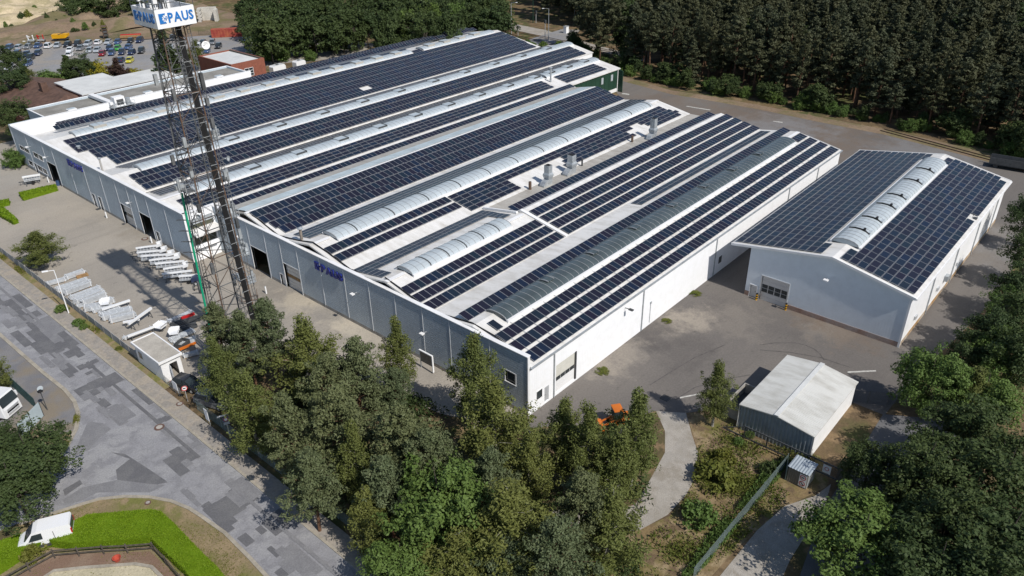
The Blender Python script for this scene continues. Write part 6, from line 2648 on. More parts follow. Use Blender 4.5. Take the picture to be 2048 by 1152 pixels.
hedge('clipped_hedge', 'broad bright green clipped hedge bending around the riding arena fence', gp((140, 1062), (180, 1043), (306, 1033), (327, 1037), (353, 1061), (390, 1101), (440, 1150), (470, 1190), (420, 1215), (372, 1152), (306, 1090), (150, 1100), (100, 1094), (60, 1110), (0, 1150), (-40, 1160), (-40, 1110), (50, 1082)), 1.0, MT['hedge'], 260, 0.055, 0.07)
hedge('low_hedge', 'low green hedge strip across the yard by the far open door', gp((40, 392), (112, 375), (116, 382), (48, 402)), 0.8, MT['hedge'], 40, 0.14)
hedge('low_hedge', 'low green hedge strip along the yard at the left edge', gp((0, 418), (6, 418), (38, 446), (28, 450), (0, 434)), 0.8, MT['hedge'], 40, 0.14)
hedge('low_hedge', 'short low hedge piece at the very left edge', gp((-20, 412), (20, 405), (20, 411), (-20, 420)), 0.8, MT['hedge'], 40, 0.14)
bush(*at_top(62, 1098, 1.1), 1.2, 1.3, 'weed', 'yellowish bush in front of the white van at the hedge end')
# ================================================================ VEHICLES, STORES AND SMALL THINGS
def VZ(bx, by, tx, ty):
    """height of an upright whose foot and top are seen at two pixels"""
    b = G(bx, by)
    d = R_RIGHT * ((tx - 1024) / FPX) + R_DOWN * ((ty - 576) / FPX) + R_FWD
    k = math.hypot(b.x - CAM_LOC.x, b.y - CAM_LOC.y) / math.hypot(d.x, d.y)
    return CAM_LOC.z + d.z * k


# ---- cars
def loft(mb, secs, mi=0):
    """secs: (x, half width low, half width high, z low, z high)"""
    vs = []
    for x, w0, w1, z0, z1 in secs:
        vs += [(x, -w0, z0), (x, w0, z0), (x, w1, z1), (x, -w1, z1)]
    fs = [(0, 1, 2, 3), tuple(4 * (len(secs) - 1) + i for i in (3, 2, 1, 0))]
    for i in range(len(secs) - 1):
        o = 4 * i
        for k in range(4):
            fs.append((o + k, o + 4 + k, o + 4 + (k + 1) % 4, o + (k + 1) % 4))
    return mb.add(vs, fs, mi)


def carpaint(name, c):
    m, n, b = newmat(name)
    b.inputs['Base Color'].default_value = (*c, 1)
    b.inputs['Roughness'].default_value = 0.25
    b.inputs['Coat Weight'].default_value = 0.5
    fl = ramp(n, noise(n, 40, 2), 0.3, 0.7)
    n.links.new(mix(n, 0.04, tuple(c), fl, 'OVERLAY'), b.inputs['Base Color'])
    return m


CP = {'base': carpaint('car_paint', (0.3, 0.3, 0.3))}
for nm, c in (('white', (0.75, 0.76, 0.77)), ('silver', (0.36, 0.39, 0.42)), ('grey', (0.17, 0.18, 0.19)), ('black', (0.02, 0.021, 0.024)), ('navy', (0.022, 0.034, 0.08)), ('blue', (0.05, 0.09, 0.19)), ('red', (0.22, 0.015, 0.02)), ('green', (0.05, 0.30, 0.04)), ('yellow', (0.52, 0.47, 0.03))):
    CP[nm] = carpaint('car_paint_' + nm, c)


def make_car(L, Hh, hood, rear):
    t = thing('parked_car', 'car', 'car')
    h = L / 2
    mb = MB()
    loft(mb, [(-h, .72, .66, .42, .74), (-h + .12, .86, .80, .25, .86), (-h + .7, .9, .84, .22, .93), (0.2, .9, .84, .22, .95), (h - hood, .89, .82, .22, .93), (h - .35, .86, .74, .25, .76), (h, .70, .62, .36, .62)])
    mb.build('body', CP['base'], t)
    mb = MB()
    loft(mb, [(-h + rear, .80, .80, .90, .91), (-h + rear + .45, .81, .66, .90, Hh - .05), (0.1, .81, .67, .92, Hh), (h - hood - .75, .80, .64, .92, Hh - .07), (h - hood + .1, .76, .74, .90, .915)])
    g = mb.build('cabin_glass', MT['glass'], t)
    mb = MB()
    loft(mb, [(-h + rear + .42, .66, .6, Hh - .06, Hh), (0.1, .69, .62, Hh - .02, Hh + .035), (h - hood - .72, .65, .58, Hh - .08, Hh - .02)])
    mb.build('roof', CP['base'], t)
    mb = MB()
    for s in (-1, 1):
        mb.bar((0.0, s * .82, .92), (-.05, s * .68, Hh), .08, .05)
        mb.bar((h - hood + .08, s * .77, .91), (h - hood - .75, s * .655, Hh - .05), .06, .05)
        mb.bar((-h + rear + .03, s * .81, .91), (-h + rear + .45, s * .67, Hh - .05), .09, .06)
    mb.build('pillars', CP['base'], t)
    for x in (-h + .78, h - .8):
        for s in (-1, 1):
            mb = MB()
            mb.cyl((x, s * .68, .31), (x, s * .89, .31), .31, .31, 12)
            w = mb.build('wheel', MT['black'], t)
            mb = MB()
            mb.cyl((x, s * .88, .31), (x, s * .905, .31), .19, .19, 10)
            mb.build('rim', MT['frame'], w)
    for s in (-1, 1):
        mb = MB()
        mb.box(h - .2, s * .60 - .13, .60, h - .04, s * .60 + .13, .72)
        mb.build('headlight', MT['signwhite'], t)
        mb = MB()
        mb.box(-h + .0, s * .66 - .1, .66, -h + .08, s * .66 + .1, .82)
        mb.build('tail_light', MT['red'], t)
    return t


proto = {'hatch': make_car(4.1, 1.48, 1.05, .25), 'saloon': make_car(4.55, 1.43, 1.25, .75), 'estate': make_car(4.6, 1.5, 1.15, .12), 'suv': make_car(4.5, 1.68, 1.15, .15)}
used = set()
gcar = 'cars parked in the far car park'
hd = math.atan2(-0.78, -0.63)
ca = lambda x, y: (x / 6.4, 40 + y / 6.4)
cb = lambda x, y: (380 + x / 6.4, y / 6.4)
cc = lambda x, y: (250 + x / 8.533, y / 8.533)
CARS = [(ca(95, 390), 'blue', 'estate'), (ca(230, 385), 'silver', 'estate'), (ca(340, 380), 'grey', 'hatch'), (ca(465, 365), 'blue', 'saloon'), (ca(605, 370), 'white', 'suv'), (ca(715, 365), 'silver', 'hatch'), (ca(845, 355), 'black', 'estate'), (ca(975, 345), 'black', 'suv'), (ca(1110, 340), 'silver', 'estate'), (ca(1240, 325), 'white', 'hatch'), (ca(1372, 318), 'silver', 'saloon'), (ca(1492, 318), 'blue', 'saloon'), (ca(1655, 305), 'black', 'hatch'), (ca(1775, 300), 'navy', 'suv'),
        (ca(195, 470), 'navy', 'estate'), (ca(205, 540), 'blue', 'saloon'), (ca(320, 480), 'navy', 'hatch'), (ca(365, 525), 'black', 'suv'), (ca(465, 465), 'navy', 'estate'), (ca(875, 425), 'white', 'saloon'), (ca(872, 482), 'white', 'hatch'), (ca(1010, 400), 'grey', 'saloon'), (ca(1130, 430), 'silver', 'hatch'), (ca(1230, 425), 'silver', 'saloon'), (ca(1290, 472), 'red', 'hatch'), (ca(1385, 400), 'navy', 'estate'), (ca(1415, 462), 'blue', 'suv'), (ca(1490, 402), 'green', 'hatch'), (ca(1545, 455), 'navy', 'suv'), (ca(1628, 385), 'blue', 'saloon'), (ca(1670, 455), 'navy', 'hatch'), (ca(1795, 437), 'black', 'suv'), (ca(1535, 555), 'navy', 'hatch'), (ca(1645, 560), 'yellow', 'hatch'), (ca(325, 605), 'blue', 'suv'),
        (cb(165, 580), 'black', 'hatch'), (cb(278, 580), 'grey', 'estate'), (cb(218, 635), 'black', 'saloon'), (cb(355, 630), 'black', 'hatch'), (cb(700, 550), 'blue', 'estate'), (cb(740, 608), 'navy', 'suv'), (cb(95, 640), 'white', 'suv'), (cb(205, 690), 'blue', 'hatch'), (cc(600, 690), 'silver', 'hatch'), (cc(800, 700), 'grey', 'suv'), (cc(640, 770), 'navy', 'hatch'), (cc(770, 880), 'silver', 'saloon'), (ca(90, 650), 'silver', 'estate')]
ONE = {'red': 'dark red car among the parked cars', 'green': 'bright green car among dark parked cars', 'yellow': 'yellow car in the front row by the yellow hedge'}
UNI = {0: 'blue estate at the left end of the back row of parked cars', 4: 'white off-road car in the back row between silver cars', 9: 'white car near the right end of the back row', 19: 'white saloon in the middle row just behind another white car', 20: 'white hatchback in front of a white saloon by the conifer',
       34: 'dark blue car alone near the car park entrance', 39: 'blue estate at the right end by the round tree', 40: 'dark blue car half behind the round tree', 41: 'white car behind the mast in the car park', 47: 'silver car at the car park entrance beside the dark trees',
       2: 'dark grey hatchback third in the back row', 8: 'silver estate in the back row left of a white hatchback', 13: 'dark car beside the columnar evergreen in the back row', 32: 'dark blue hatchback next to the yellow car', 21: 'dark grey saloon behind the blue green tree', 22: 'silver hatchback left in the pair of silver cars', 23: 'silver saloon right in the pair of silver cars, behind the red car',
       25: 'dark blue estate left of the green car', 31: 'black car at the right end of the middle row by the evergreen', 35: 'black hatchback nearest the red container', 36: 'grey estate second from the mast below the red container', 37: 'black saloon in the front pair by the brick building', 38: 'black hatchback in the front pair, right one'}
for i, (p, c, k) in enumerate(CARS):
    g = G(*p)
    u = Vector((cos(hd), sin(hd)))
    loc = (g.x - u.x * 2.0, g.y - u.y * 2.0, 0.02)
    lab = UNI.get(i) or ONE.get(c) or '%s %s parked in the far car park' % ({'navy': 'dark blue'}.get(c, c), {'suv': 'off-road car'}.get(k, k))
    dup(proto[k], loc, hd + TR.uniform(-.08, .08) + (pi if TR.random() < .12 else 0), lab, gcar, mats={'car_paint': CP[c]})
# two cars in the shade behind the street fence
for (px, py, c, k, lab) in ((378, 775, 'black', 'hatch', 'black car behind the gatehouse railing under the trees'), (428, 808, 'grey', 'estate', 'grey estate car behind the street fence under the birch')):
    g = G(px, py)
    dup(proto[k], (g.x, g.y, 0.02), radians(-72), lab, 'cars under the street trees', mats={'car_paint': CP[c]})
for k, o in proto.items():        # the four patterns were only there to be copied
    for ch in list(o.children):
        for g2 in list(ch.children):
            bpy.data.objects.remove(g2)
        bpy.data.objects.remove(ch)
    bpy.data.objects.remove(o)

# ---- white van by the hedge
a, b = G(152, 1068), G(62, 1092)
u = Vector((b.x - a.x, b.y - a.y)).normalized()
ang = math.atan2(u.y, u.x)
cen = Vector((a.x + u.x * 2.3, a.y + u.y * 2.3))
van = thing('white_van', 'white delivery van parked in the shade of the tree beside the hedge', 'van', (cen.x, cen.y, 0), None, ang)
van.scale = (1.0, 1.05, 1.15)
mb = MB()
loft(mb, [(-2.35, .84, .74, .45, 1.72), (-2.25, .9, .80, .3, 1.84), (0.35, .9, .78, .25, 1.88), (0.75, .9, .72, .25, 1.80), (1.5, .88, .76, .25, 1.08), (2.1, .84, .70, .28, .88), (2.35, .7, .6, .4, .68)])
mb.build('body', CP['white'], van)
mb = MB()
mb.add([(0.80, -.66, 1.76), (0.80, .66, 1.76), (1.47, .70, 1.13), (1.47, -.70, 1.13), (0.86, -.66, 1.80), (0.86, .66, 1.80), (1.55, .70, 1.15), (1.55, -.70, 1.15)], ((4, 5, 6, 7), (0, 1, 5, 4), (2, 3, 7, 6), (1, 2, 6, 5), (0, 3, 7, 4)))
mb.build('windscreen', MT['glass'], van)
for s in (-1, 1):
    mb = MB()
    mb.add([(0.0, s * .90, 1.1), (1.15, s * .90, 1.1), (0.78, s * .80, 1.62), (0.0, s * .82, 1.66)], ((0, 1, 2, 3),))
    mb.build('side_window', MT['glass'], van)
    mb = MB()
    mb.box(-2.2, s * .905 - .012, .28, 2.0, s * .905 + .012, .55)
    mb.build('sill', MT['steel_dark'], van)
    mb = MB()
    mb.box(-.95, s * .89 - .02, .75, -.92, s * .89 + .02, 1.6)
    mb.build('door_seam', MT['steel_dark'], van)
    for x in (-1.45, 1.5):
        mb = MB()
        mb.cyl((x, s * .68, .32), (x, s * .91, .32), .32, .32, 14)
        w = mb.build('wheel', MT['black'], van)
    mb = MB()
    mb.box(2.1, s * .58 - .14, .66, 2.3, s * .58 + .14, .8)
    mb.build('headlight', MT['glass'], van)
    mb = MB()
    mb.box(-2.40, s * .76 - .08, .95, -2.3, s * .76 + .08, 1.4)
    mb.build('tail_light', MT['red'], van)
mb = MB()
mb.box(-2.42, -.62, 1.15, -2.34, .62, 1.62)
mb.build('rear_window', MT['glass'], van)

# ---- lorry cab at the left edge
g = G(30, 830)
an = radians(-60)
lor = thing('lorry', 'white lorry cab with black windscreen behind the green mesh fence', 'lorry', (g.x, g.y, 0), None, an)
mb = MB()
loft(mb, [(-2.2, 1.22, 1.18, .5, 2.9), (-.35, 1.24, 1.18, .45, 2.95), (-.05, 1.22, 1.08, .4, 2.1), (0.12, 1.18, 1.1, .35, 1.4)])
mb.build('cab', CP['white'], lor)
mb = MB()
mb.add([(-.36, -1.1, 2.75), (-.36, 1.1, 2.75), (0.03, 1.12, 1.75), (0.03, -1.12, 1.75), (-.28, -1.1, 2.77), (-.28, 1.1, 2.77), (0.1, 1.12, 1.77), (0.1, -1.12, 1.77)], ((4, 5, 6, 7), (0, 1, 5, 4), (2, 3, 7, 6), (1, 2, 6, 5), (0, 3, 7, 4)))
mb.build('windscreen', MT['glass'], lor)
for z in (.62, .92, 1.22):
    mb = MB()
    mb.box(0.1, -.8, z, 0.2, .8, z + .17)
    mb.build('grille_bar', MT['black'] if z == .92 else MT['frame'], lor)
for s in (-1, 1):
    mb = MB()
    mb.box(-.3, s * 1.3 - .1, 1.9, -.1, s * 1.3 + .1, 2.5)
    mb.build('mirror', CP['white'], lor)
    mb = MB()
    mb.cyl((-1.1, s * .9, .5), (-1.1, s * 1.22, .5), .5, .5, 14)
    mb.build('wheel', MT['black'], lor)
mb = MB()
mb.box(-8.5, -1.2, 1.1, -2.3, 1.2, 3.3)
mb.build('box_body', CP['white'], lor)

# ---- lift trailers: eight in a slanted row, five with an open white platform
tp = lambda x, y: G(260 + x / 12.8, 470 + y / 12.8, 1.0)
LIFT = [((200, 340), (720, 270), (740, 285)), ((230, 455), (830, 400), (890, 372)), ((330, 550), (1000, 500), (1100, 455)), ((550, 650), (1170, 575), (1268, 545)), ((710, 740), (1400, 670), None), ((900, 870), (1400, 795), (1482, 785)), ((890, 1000), (1600, 915), None), ((1290, 1065), (1745, 1030), None)]


def lift_trailer(L, basket):
    t = thing('lift_trailer', 'trailer', 'trailer')
    mb = MB()
    mb.box(-.3, -.13, .92, L, .13, 1.16)
    mb.box(0.05, -.17, 1.0, L * .62, .17, 1.1)
    mb.build('boom', CP['white'], t)
    mb = MB()
    for z, d in ((.72, .34), (.56, .42)):
        mb.bar((-.2, -d, z), (L * .95, -d, z), .08, .1)
        mb.bar((-.2, d, z), (L * .95, d, z), .08, .1)
    for i in range(7):
        x = -.1 + L * .95 * i / 6
        mb.bar((x, -.42, .6), (x, .42, .6), .07, .07)
        mb.bar((x, -.34, .72), (x, 0, .95), .05, .05)
        mb.bar((x, .34, .72), (x, 0, .95), .05, .05)
    mb.build('ladder_rails', MT['alu'], t)
    mb = MB()
    mb.bar((-1.25, 0, .45), (.6, 0, .5), .09, .1)
    mb.bar((-1.0, 0, .0), (-1.0, 0, .55), .06)
    for s in (-1, 1):
        mb.bar((.1, s * .8, .05), (.1, s * .3, .5), .06)
        mb.bar((L * .8, s * .8, .05), (L * .8, s * .3, .5), .06)
        mb.box(.1 - .12, s * .8 - .12, 0, .1 + .12, s * .8 + .12, .05)
    mb.box(.2, -.35, .3, L * .6, .35, .5)
    mb.build('chassis', MT['steel_dark'], t)
    for s in (-1, 1):
        mb = MB()
        mb.cyl((L * .45, s * .55, .28), (L * .45, s * .72, .28), .28, .28, 12)
        mb.build('wheel', MT['black'], t)
    if basket:
        mb = MB()
        c = L + .15
        mb.obb((c, 0, 1.05), (.42, 0, .10), (0, .62, 0), (-.01, 0, .03))
        for s in (-1, 1):
            mb.obb((c - .02, s * .6, 1.28), (.42, 0, .1), (0, .02, 0), (-.04, 0, .2))
        mb.obb((c + .42, 0, 1.36), (.02, 0, .01), (0, .6, 0), (-.04, 0, .24))
        mb.build('platform', CP['white'], t)
        mb = MB()
        mb.bar((L - .6, 0, 1.05), (L - .1, 0, 1.05), .14, .14)
        mb.build('warning_band', MT['yellow'], t)
    return t


LB = {True: lift_trailer(3.1, True), False: lift_trailer(3.1, False)}
ordn = ('farthest', 'second', 'third', 'fourth', 'fifth', 'sixth', 'seventh', 'nearest')
for i, (a, b, k) in enumerate(LIFT):
    A, Bp = tp(*a), tp(*b)
    an = math.atan2(Bp.y - A.y, Bp.x - A.x)
    sc_ = min(1.25, max(.8, (Bp - A).length / 3.1))
    lab = 'white boom lift trailer, %s of the slanted row in the yard, %s' % (ordn[i], 'with open white platform' if k else 'without platform')
    dup(LB[bool(k)], (A.x, A.y, 0.01), an, lab, 'lift trailers in the front yard', (sc_, 1.0, 1.0))
g = G(66, 366)
dup(LB[False], (g.x - 1.2, g.y, 0.01), radians(-20), 'dark wheeled trailer parked beside the far office windows', None, (.9, 1.1, 1.5))
for o in LB.values():
    for ch in list(o.children):
        bpy.data.objects.remove(ch)
    bpy.data.objects.remove(o)

# ---- stacks of aluminium profiles along the fence
rs = random.Random(12)


def channel(mb, p, q, w, h, mi=0):
    """U-shaped rail between two points"""
    p, q = Vector(p), Vector(q)
    d = (q - p).normalized()
    u = Vector((-d.y, d.x, 0))
    c = (p + q) / 2
    l = (q - p) / 2
    mb.obb(c + Vector((0, 0, h * .04)), l, u * (w / 2), (0, 0, h * .04), mi)
    for s in (-1, 1):
        mb.obb(c + u * s * (w / 2 - .012) + Vector((0, 0, h / 2)), l, u * .012, (0, 0, h / 2), mi)


PROF = {}


def profile_mesh(w, h):
    mb = MB()
    channel(mb, (-.5, 0, 0), (.5, 0, 0), w, h)
    for i in range(5):
        x = -.45 + .225 * i
        mb.box(x - .008, -w / 2, h * .55, x + .008, w / 2, h * .7)
    return mb.mesh('aluminium_profile', [MT['alu']])


def stack(label, a, b, n, layers, w=.22, h=.17, z0=.14, ends='white'):
    a, b = Vector((a[0], a[1], 0)), Vector((b[0], b[1], 0))
    d = b - a
    an = math.atan2(d.y, d.x)
    c = (a + b) / 2
    t = thing('profile_stack', label, 'profile stack', (c.x, c.y, 0), 'stacks of aluminium profiles in the yard', an)
    k = (w, h)
    if k not in PROF:
        PROF[k] = profile_mesh(w, h)
    L = d.length
    for j in range(layers):
        for i in range(n):
            if j == layers - 1 and rs.random() < .3:
                continue
            o = link('profile', PROF[k], t)
            o.location = (rs.uniform(-.12, .12), (i - (n - 1) / 2) * (w + .012), z0 + j * (h + .012))
            o.scale = (L * rs.uniform(.9, 1.0), 1, 1)
    for x in (-L * .36, 0, L * .36):
        mb = MB()
        mb.box(x - .05, -n * w / 2 - .05, 0.01, x + .05, n * w / 2 + .05, z0)
        mb.build('timber_bearer', MT['pallet'], t)
    for x in (-L * .42, L * .42):
        mb = MB()
        ww = n * (w + .012) / 2 + .02
        zt = z0 + layers * (h + .012)
        for s in (-1, 1):
            mb.box(x - .03, s * ww - .02, 0.1, x + .03, s * ww + .02, zt + .05)
        mb.box(x - .03, -ww, zt + .01, x + .03, ww, zt + .05)
        mb.build('strap', MT['signwhite'], t)
    return t


sp = lambda x, y: G(80 + x / 9.6, 520 + y / 9.6, .4)
STK = [((120, 450), (500, 345), 3, 1, 'low pair of pale profiles at the fence below the round tree'), ((480, 335), (860, 205), 3, 2, 'profile stack farthest from the fence beside a timber heap'),
       ((300, 575), (930, 365), 3, 2, 'long ribbed profile stack second from the round tree'), ((450, 640), (990, 435), 3, 3, 'tall profile stack with white straps third from the round tree'),
       ((560, 730), (1170, 510), 3, 2, 'profile stack with bright end caps behind the lamp post'), ((640, 800), (1200, 570), 4, 2, 'wide profile stack near the middle of the fence'),
       ((790, 850), (1290, 660), 2, 4, 'narrow tall profile stack with bright end caps'), ((850, 940), (1180, 880), 3, 3, 'short profile stack left of the white platform'), ((930, 960), (1420, 760), 3, 3, 'profile stack under the small white platform'),
       ((1180, 1110), (1780, 950), 4, 3, 'broad profile stack just beyond the crossing white booms'), ((1330, 1160), (1840, 1040), 3, 3, 'profile stack nearest the crossing white booms')]
for a, b, n, l, lab in STK:
    A, Bp = sp(*a), sp(*b)
    stack(lab, (A.x, A.y), (Bp.x, Bp.y), n + 1, l + 1)
for a, b, n, l, lab in (((1000, 980), (1400, 850), 3, 2, 'profile stack in the row of three behind the small white platform, left one'), ((1120, 1040), (1560, 910), 4, 2, 'profile stack in the row of three behind the small white platform, middle one'), ((700, 880), (900, 830), 3, 2, 'short profile stack close to the fence in the middle'), ((330, 590), (640, 500), 2, 3, 'narrow stack behind the long ribbed profile stack')):
    A, Bp = sp(*a), sp(*b)
    stack(lab, (A.x, A.y), (Bp.x, Bp.y), n, l)
hp = lambda x, y, z=.6: G(240 + x / 8.533, 570 + y / 8.533, z)
for a, b, n, l, lab in (((790, 600), (1230, 410), 4, 2, 'silver profile stack above the red channel'), ((830, 920), (1260, 730), 4, 2, 'silver profile stack behind the gatehouse roof'), ((900, 990), (1290, 880), 4, 2, 'silver profile stack by the orange beam'), ((30, 880), (560, 690), 3, 2, 'silver profile stack behind the gatehouse beside the white boom'),
                        ((1060, 1180), (1330, 1110), 3, 2, 'pale profile stack right of the gatehouse roof')):
    A, Bp = hp(*a), hp(*b)
    stack(lab, (A.x, A.y), (Bp.x, Bp.y), n, l)


def beam(name, label, cat, a, b, w, h, z, mat, parts=()):
    a, b = Vector((a.x, a.y, z)), Vector((b.x, b.y, z))
    t = thing(name, label, cat, (a.x, a.y, 0))
    mb = MB()
    mb.bar(a, b, w, h)
    mb.build('beam', mat, t)
    for f in (.12, .88):
        p = a.lerp(b, f)
        mb = MB()
        d = (b - a).normalized()
        mb.bar((p.x - d.y * .35, p.y + d.x * .35, 0), (p.x, p.y, z), .07)
        mb.bar((p.x + d.y * .35, p.y - d.x * .35, 0), (p.x, p.y, z), .07)
        mb.build('trestle', MT['steel_dark'], t)
    return t


beam('white_boom', 'white boom lying slanted over the profile stacks', 'boom', hp(150, 690, 1), hp(540, 415, 1), .26, .3, 1.2, CP['white'])
beam('white_boom', 'shorter white boom crossing under the slanted one', 'boom', hp(45, 615, 1), hp(330, 560, 1), .24, .26, 0.8, CP['white'])
beam('white_boom', 'white boom with platform end behind the gatehouse roof', 'boom', hp(130, 880, .9), hp(610, 700, .9), .24, .26, .9, CP['white'])
beam('white_boom', 'white boom on a trailer beside the small white platform', 'boom', sp(1200, 1000), sp(1740, 820), .26, .28, .8, CP['white'])
beam('red_channel', 'red steel channel under the silver stack in the yard', 'steel beam', hp(1040, 560), hp(1265, 475), .35, .3, .5, MT['red'])
beam('orange_beam', 'orange beam right of the gatehouse roof', 'steel beam', hp(1005, 1105), hp(1290, 985), .26, .26, .6, MT['orange'])
for a, b, lab in (((860, 660), (1370, 520), 'dark steel frame stack below the red channel'), ((960, 740), (1300, 640), 'dark steel frame stack behind the white open basket')):
    A, Bp = hp(*a), hp(*b)
    t = thing('frame_stack', lab, 'steel frame', (A.x, A.y, 0))
    d = (Bp - A).normalized()
    n_ = Vector((-d.y, d.x, 0))
    for i in range(5):
        mb = MB()
        o = n_ * (i - 2) * .26
        mb.bar((A.x + o.x, A.y + o.y, .35 + .1 * (i % 2)), (Bp.x + o.x, Bp.y + o.y, .35 + .1 * (i % 2)), .14, .2)
        mb.build('rail', MT['steel_dark'], t)


def basket(label, p, an=0.4):
    t = thing('lift_basket', label, 'lift platform', (p.x, p.y, 0), None, an)
    mb = MB()
    mb.box(-.6, -.55, .75, .6, .55, .83)
    mb.build('floor', CP['white'], t)
    for i, s in enumerate((-1, 1)):
        mb = MB()
        mb.obb((0, s * .55, 1.0), (.6, 0, 0), (0, .02, .01), (0, s * .1, .22))
        mb.build('side_panel', CP['white'], t)
    mb = MB()
    mb.obb((.62, 0, 1.0), (.02, 0, 0), (0, .55, 0), (.12, 0, .22))
    mb.build('end_panel', CP['white'], t)
    mb = MB()
    mb.box(-.15, -.15, 0, .15, .15, .75)
    mb.build('stand', MT['steel_dark'], t)


basket('white platform at the end of the boom behind the gatehouse roof', hp(690, 690, .9))
basket('white open basket right of the gatehouse roof', hp(925, 790, .9), .9)
basket('small white platform on the profile stacks', sp(1265, 865), 1.0)
p = hp(1060, 1000)
t = thing('steel_bin', 'dark steel bin between the profile stacks and the orange beam', 'bin', (p.x, p.y, 0), None, .4)
for a in ((-.8, -.6, .8, -.52), (-.8, .52, .8, .6), (-.8, -.52, -.72, .52), (.72, -.52, .8, .52)):
    mb = MB()
    mb.box(a[0], a[1], .1, a[2], a[3], .95)
    mb.build('side', MT['steel_dark'], t)
p = sp(800, 270)
t = thing('timber_pile', 'small pile of raw timber beside the farthest profile stack', 'timber', (p.x, p.y, 0), None, -.2)
for i in range(5):
    mb = MB()
    mb.box(-.8, -.4 + .17 * i, 0.02, .8, -.26 + .17 * i, .25 + .05 * (i % 2))
    mb.build('plank', MT['pallet'], t)
# steel trolley and tube frames in front of the factory
for (px, py, lab) in ((405, 575, 'low empty steel trolley frame left of the mast'), (500, 600, 'rusty tube frame right of the mast foot')):
    p = G(px, py)
    t = thing('trolley_frame', lab, 'trolley', (p.x, p.y, 0), None, -.5)
    m_ = MT['rust'] if px == 500 else MT['steel_dark']
    hh = 1.0 if px == 500 else .35
    mb = MB()
    for s in (-1, 1):
        mb.bar((-1.1, s * .6, .25), (1.1, s * .6, .25), .07)
        mb.bar((s * 1.1, -.6, .25), (s * 1.1, .6, .25), .07)
        for q in (-1, 1):
            mb.bar((s * 1.1, q * .6, .1), (s * 1.1, q * .6, .25 + hh), .06)
        mb.bar((s * 1.1, -.6, .25 + hh), (s * 1.1, .6, .25 + hh), .06)
    mb.build('frame', m_, t)
    for s in (-1, 1):
        for q in (-1, 1):
            mb = MB()
            mb.cyl((s * 1.1, q * .6 - .04, .1), (s * 1.1, q * .6 + .04, .1), .1, .1, 8)
            mb.build('castor', MT['black'], t)
p = G(395, 566)
t = thing('wheeled_generator', 'dark blue wheeled machine at the end of the trailer row', 'machine', (p.x, p.y, 0), None, -.6)
mb = MB()
loft(mb, [(-.7, .5, .45, .35, 1.0), (0, .55, .5, .35, 1.25), (.7, .5, .42, .35, .95)])
mb.build('housing', CP['navy'], t)
for s in (-1, 1):
    mb = MB()
    mb.cyl((-.1, s * .55, .32), (-.1, s * .72, .32), .32, .32, 12)
    w = mb.build('wheel', MT['black'], t)
    mb = MB()
    mb.cyl((-.1, s * .72, .32), (-.1, s * .74, .32), .17, .17, 10)
    mb.build('rim', MT['signwhite'], w)
# drum by the far door
p = G(117, 371)
t = thing('blue_drum', 'blue drum standing in the far open doorway', 'drum', (p.x, p.y, 0))
mb = MB()
mb.lathe((p.x, p.y, 0), [(.02, 0), (.3, 0), (.3, .3), (.32, .32), (.3, .34), (.3, .62), (.32, .64), (.3, .66), (.3, .95), (.02, .95)], 14)
mb.build('barrel', CP['blue'], t)
# white guard posts
for (bx, by, lab) in ((533, 587, 'white guard post right of the near open hall door'), (304, 486, 'white guard post right of the middle open hall door'), (98, 365, 'white guard post left of the far open hall door'), (214, 436, 'white guard post right of the two small doors')):
    p = G(bx, by)
    t = thing('guard_post', lab, 'post', (p.x, p.y, 0), 'white guard posts at the hall doors')
    mb = MB()
    mb.cyl((p.x, p.y, 0), (p.x, p.y, 1.15), .11, .11, 10)
    mb.build('post', MT['signwhite'], t)
    mb = MB()
    mb.cyl((p.x, p.y, 1.15), (p.x, p.y, 1.19), .12, .09, 10)
    mb.build('cap', MT['frame'], t)

# ---- street fence: grey boards between posts
fen = thing('board_fence', 'long grey board fence between the pavement and the front yard', 'fence', (-22.95, 44, 0))
fm = M('fence_board_grey', (0.30, 0.31, 0.315), 0.8, var=0.12, scale=0.6, fine=5)
pm = MB()
pm.box(-.03, 0.03, 0, .03, 2.37, 1.18)
for z in (.3, .6, .9):
    pm.box(-.036, 0.03, z, .036, 2.37, z + .015)
fme = pm.mesh('fence_panel', [fm])
pm = MB()
pm.box(-.06, -.05, 0, .06, .05, 1.3)
pme = pm.mesh('fence_post', [MT['concrete']])
for i in range(48):
    y = 44.3 + 2.4 * i
    link('fence_panel', fme, fen, (-22.95, y, 0))
    link('post', pme, fen, (-22.95, y, 0))
# railings and fences on from the gatehouse
mesh_fence('steel railing with uprights beside the gatehouse steps', [(-23.2, 37.0), (-23.25, 33.2)], 1.25, 1.9, MT['steel'], gap=.12, name='railing')
mesh_fence('green wire fence under the trees along the pavement', [(-23.3, 29.5), (-23.2, 4), (-23.1, -14)], 1.5, 2.5, fgreen, gap=.1)
mesh_fence('dark green rod fence in front of the lorry', [tuple(G(12, 762))[:2], tuple(G(77, 822))[:2]], 1.8, 2.0, M('dark_green_wire', (0.05, 0.10, 0.10), .5), gap=.06)
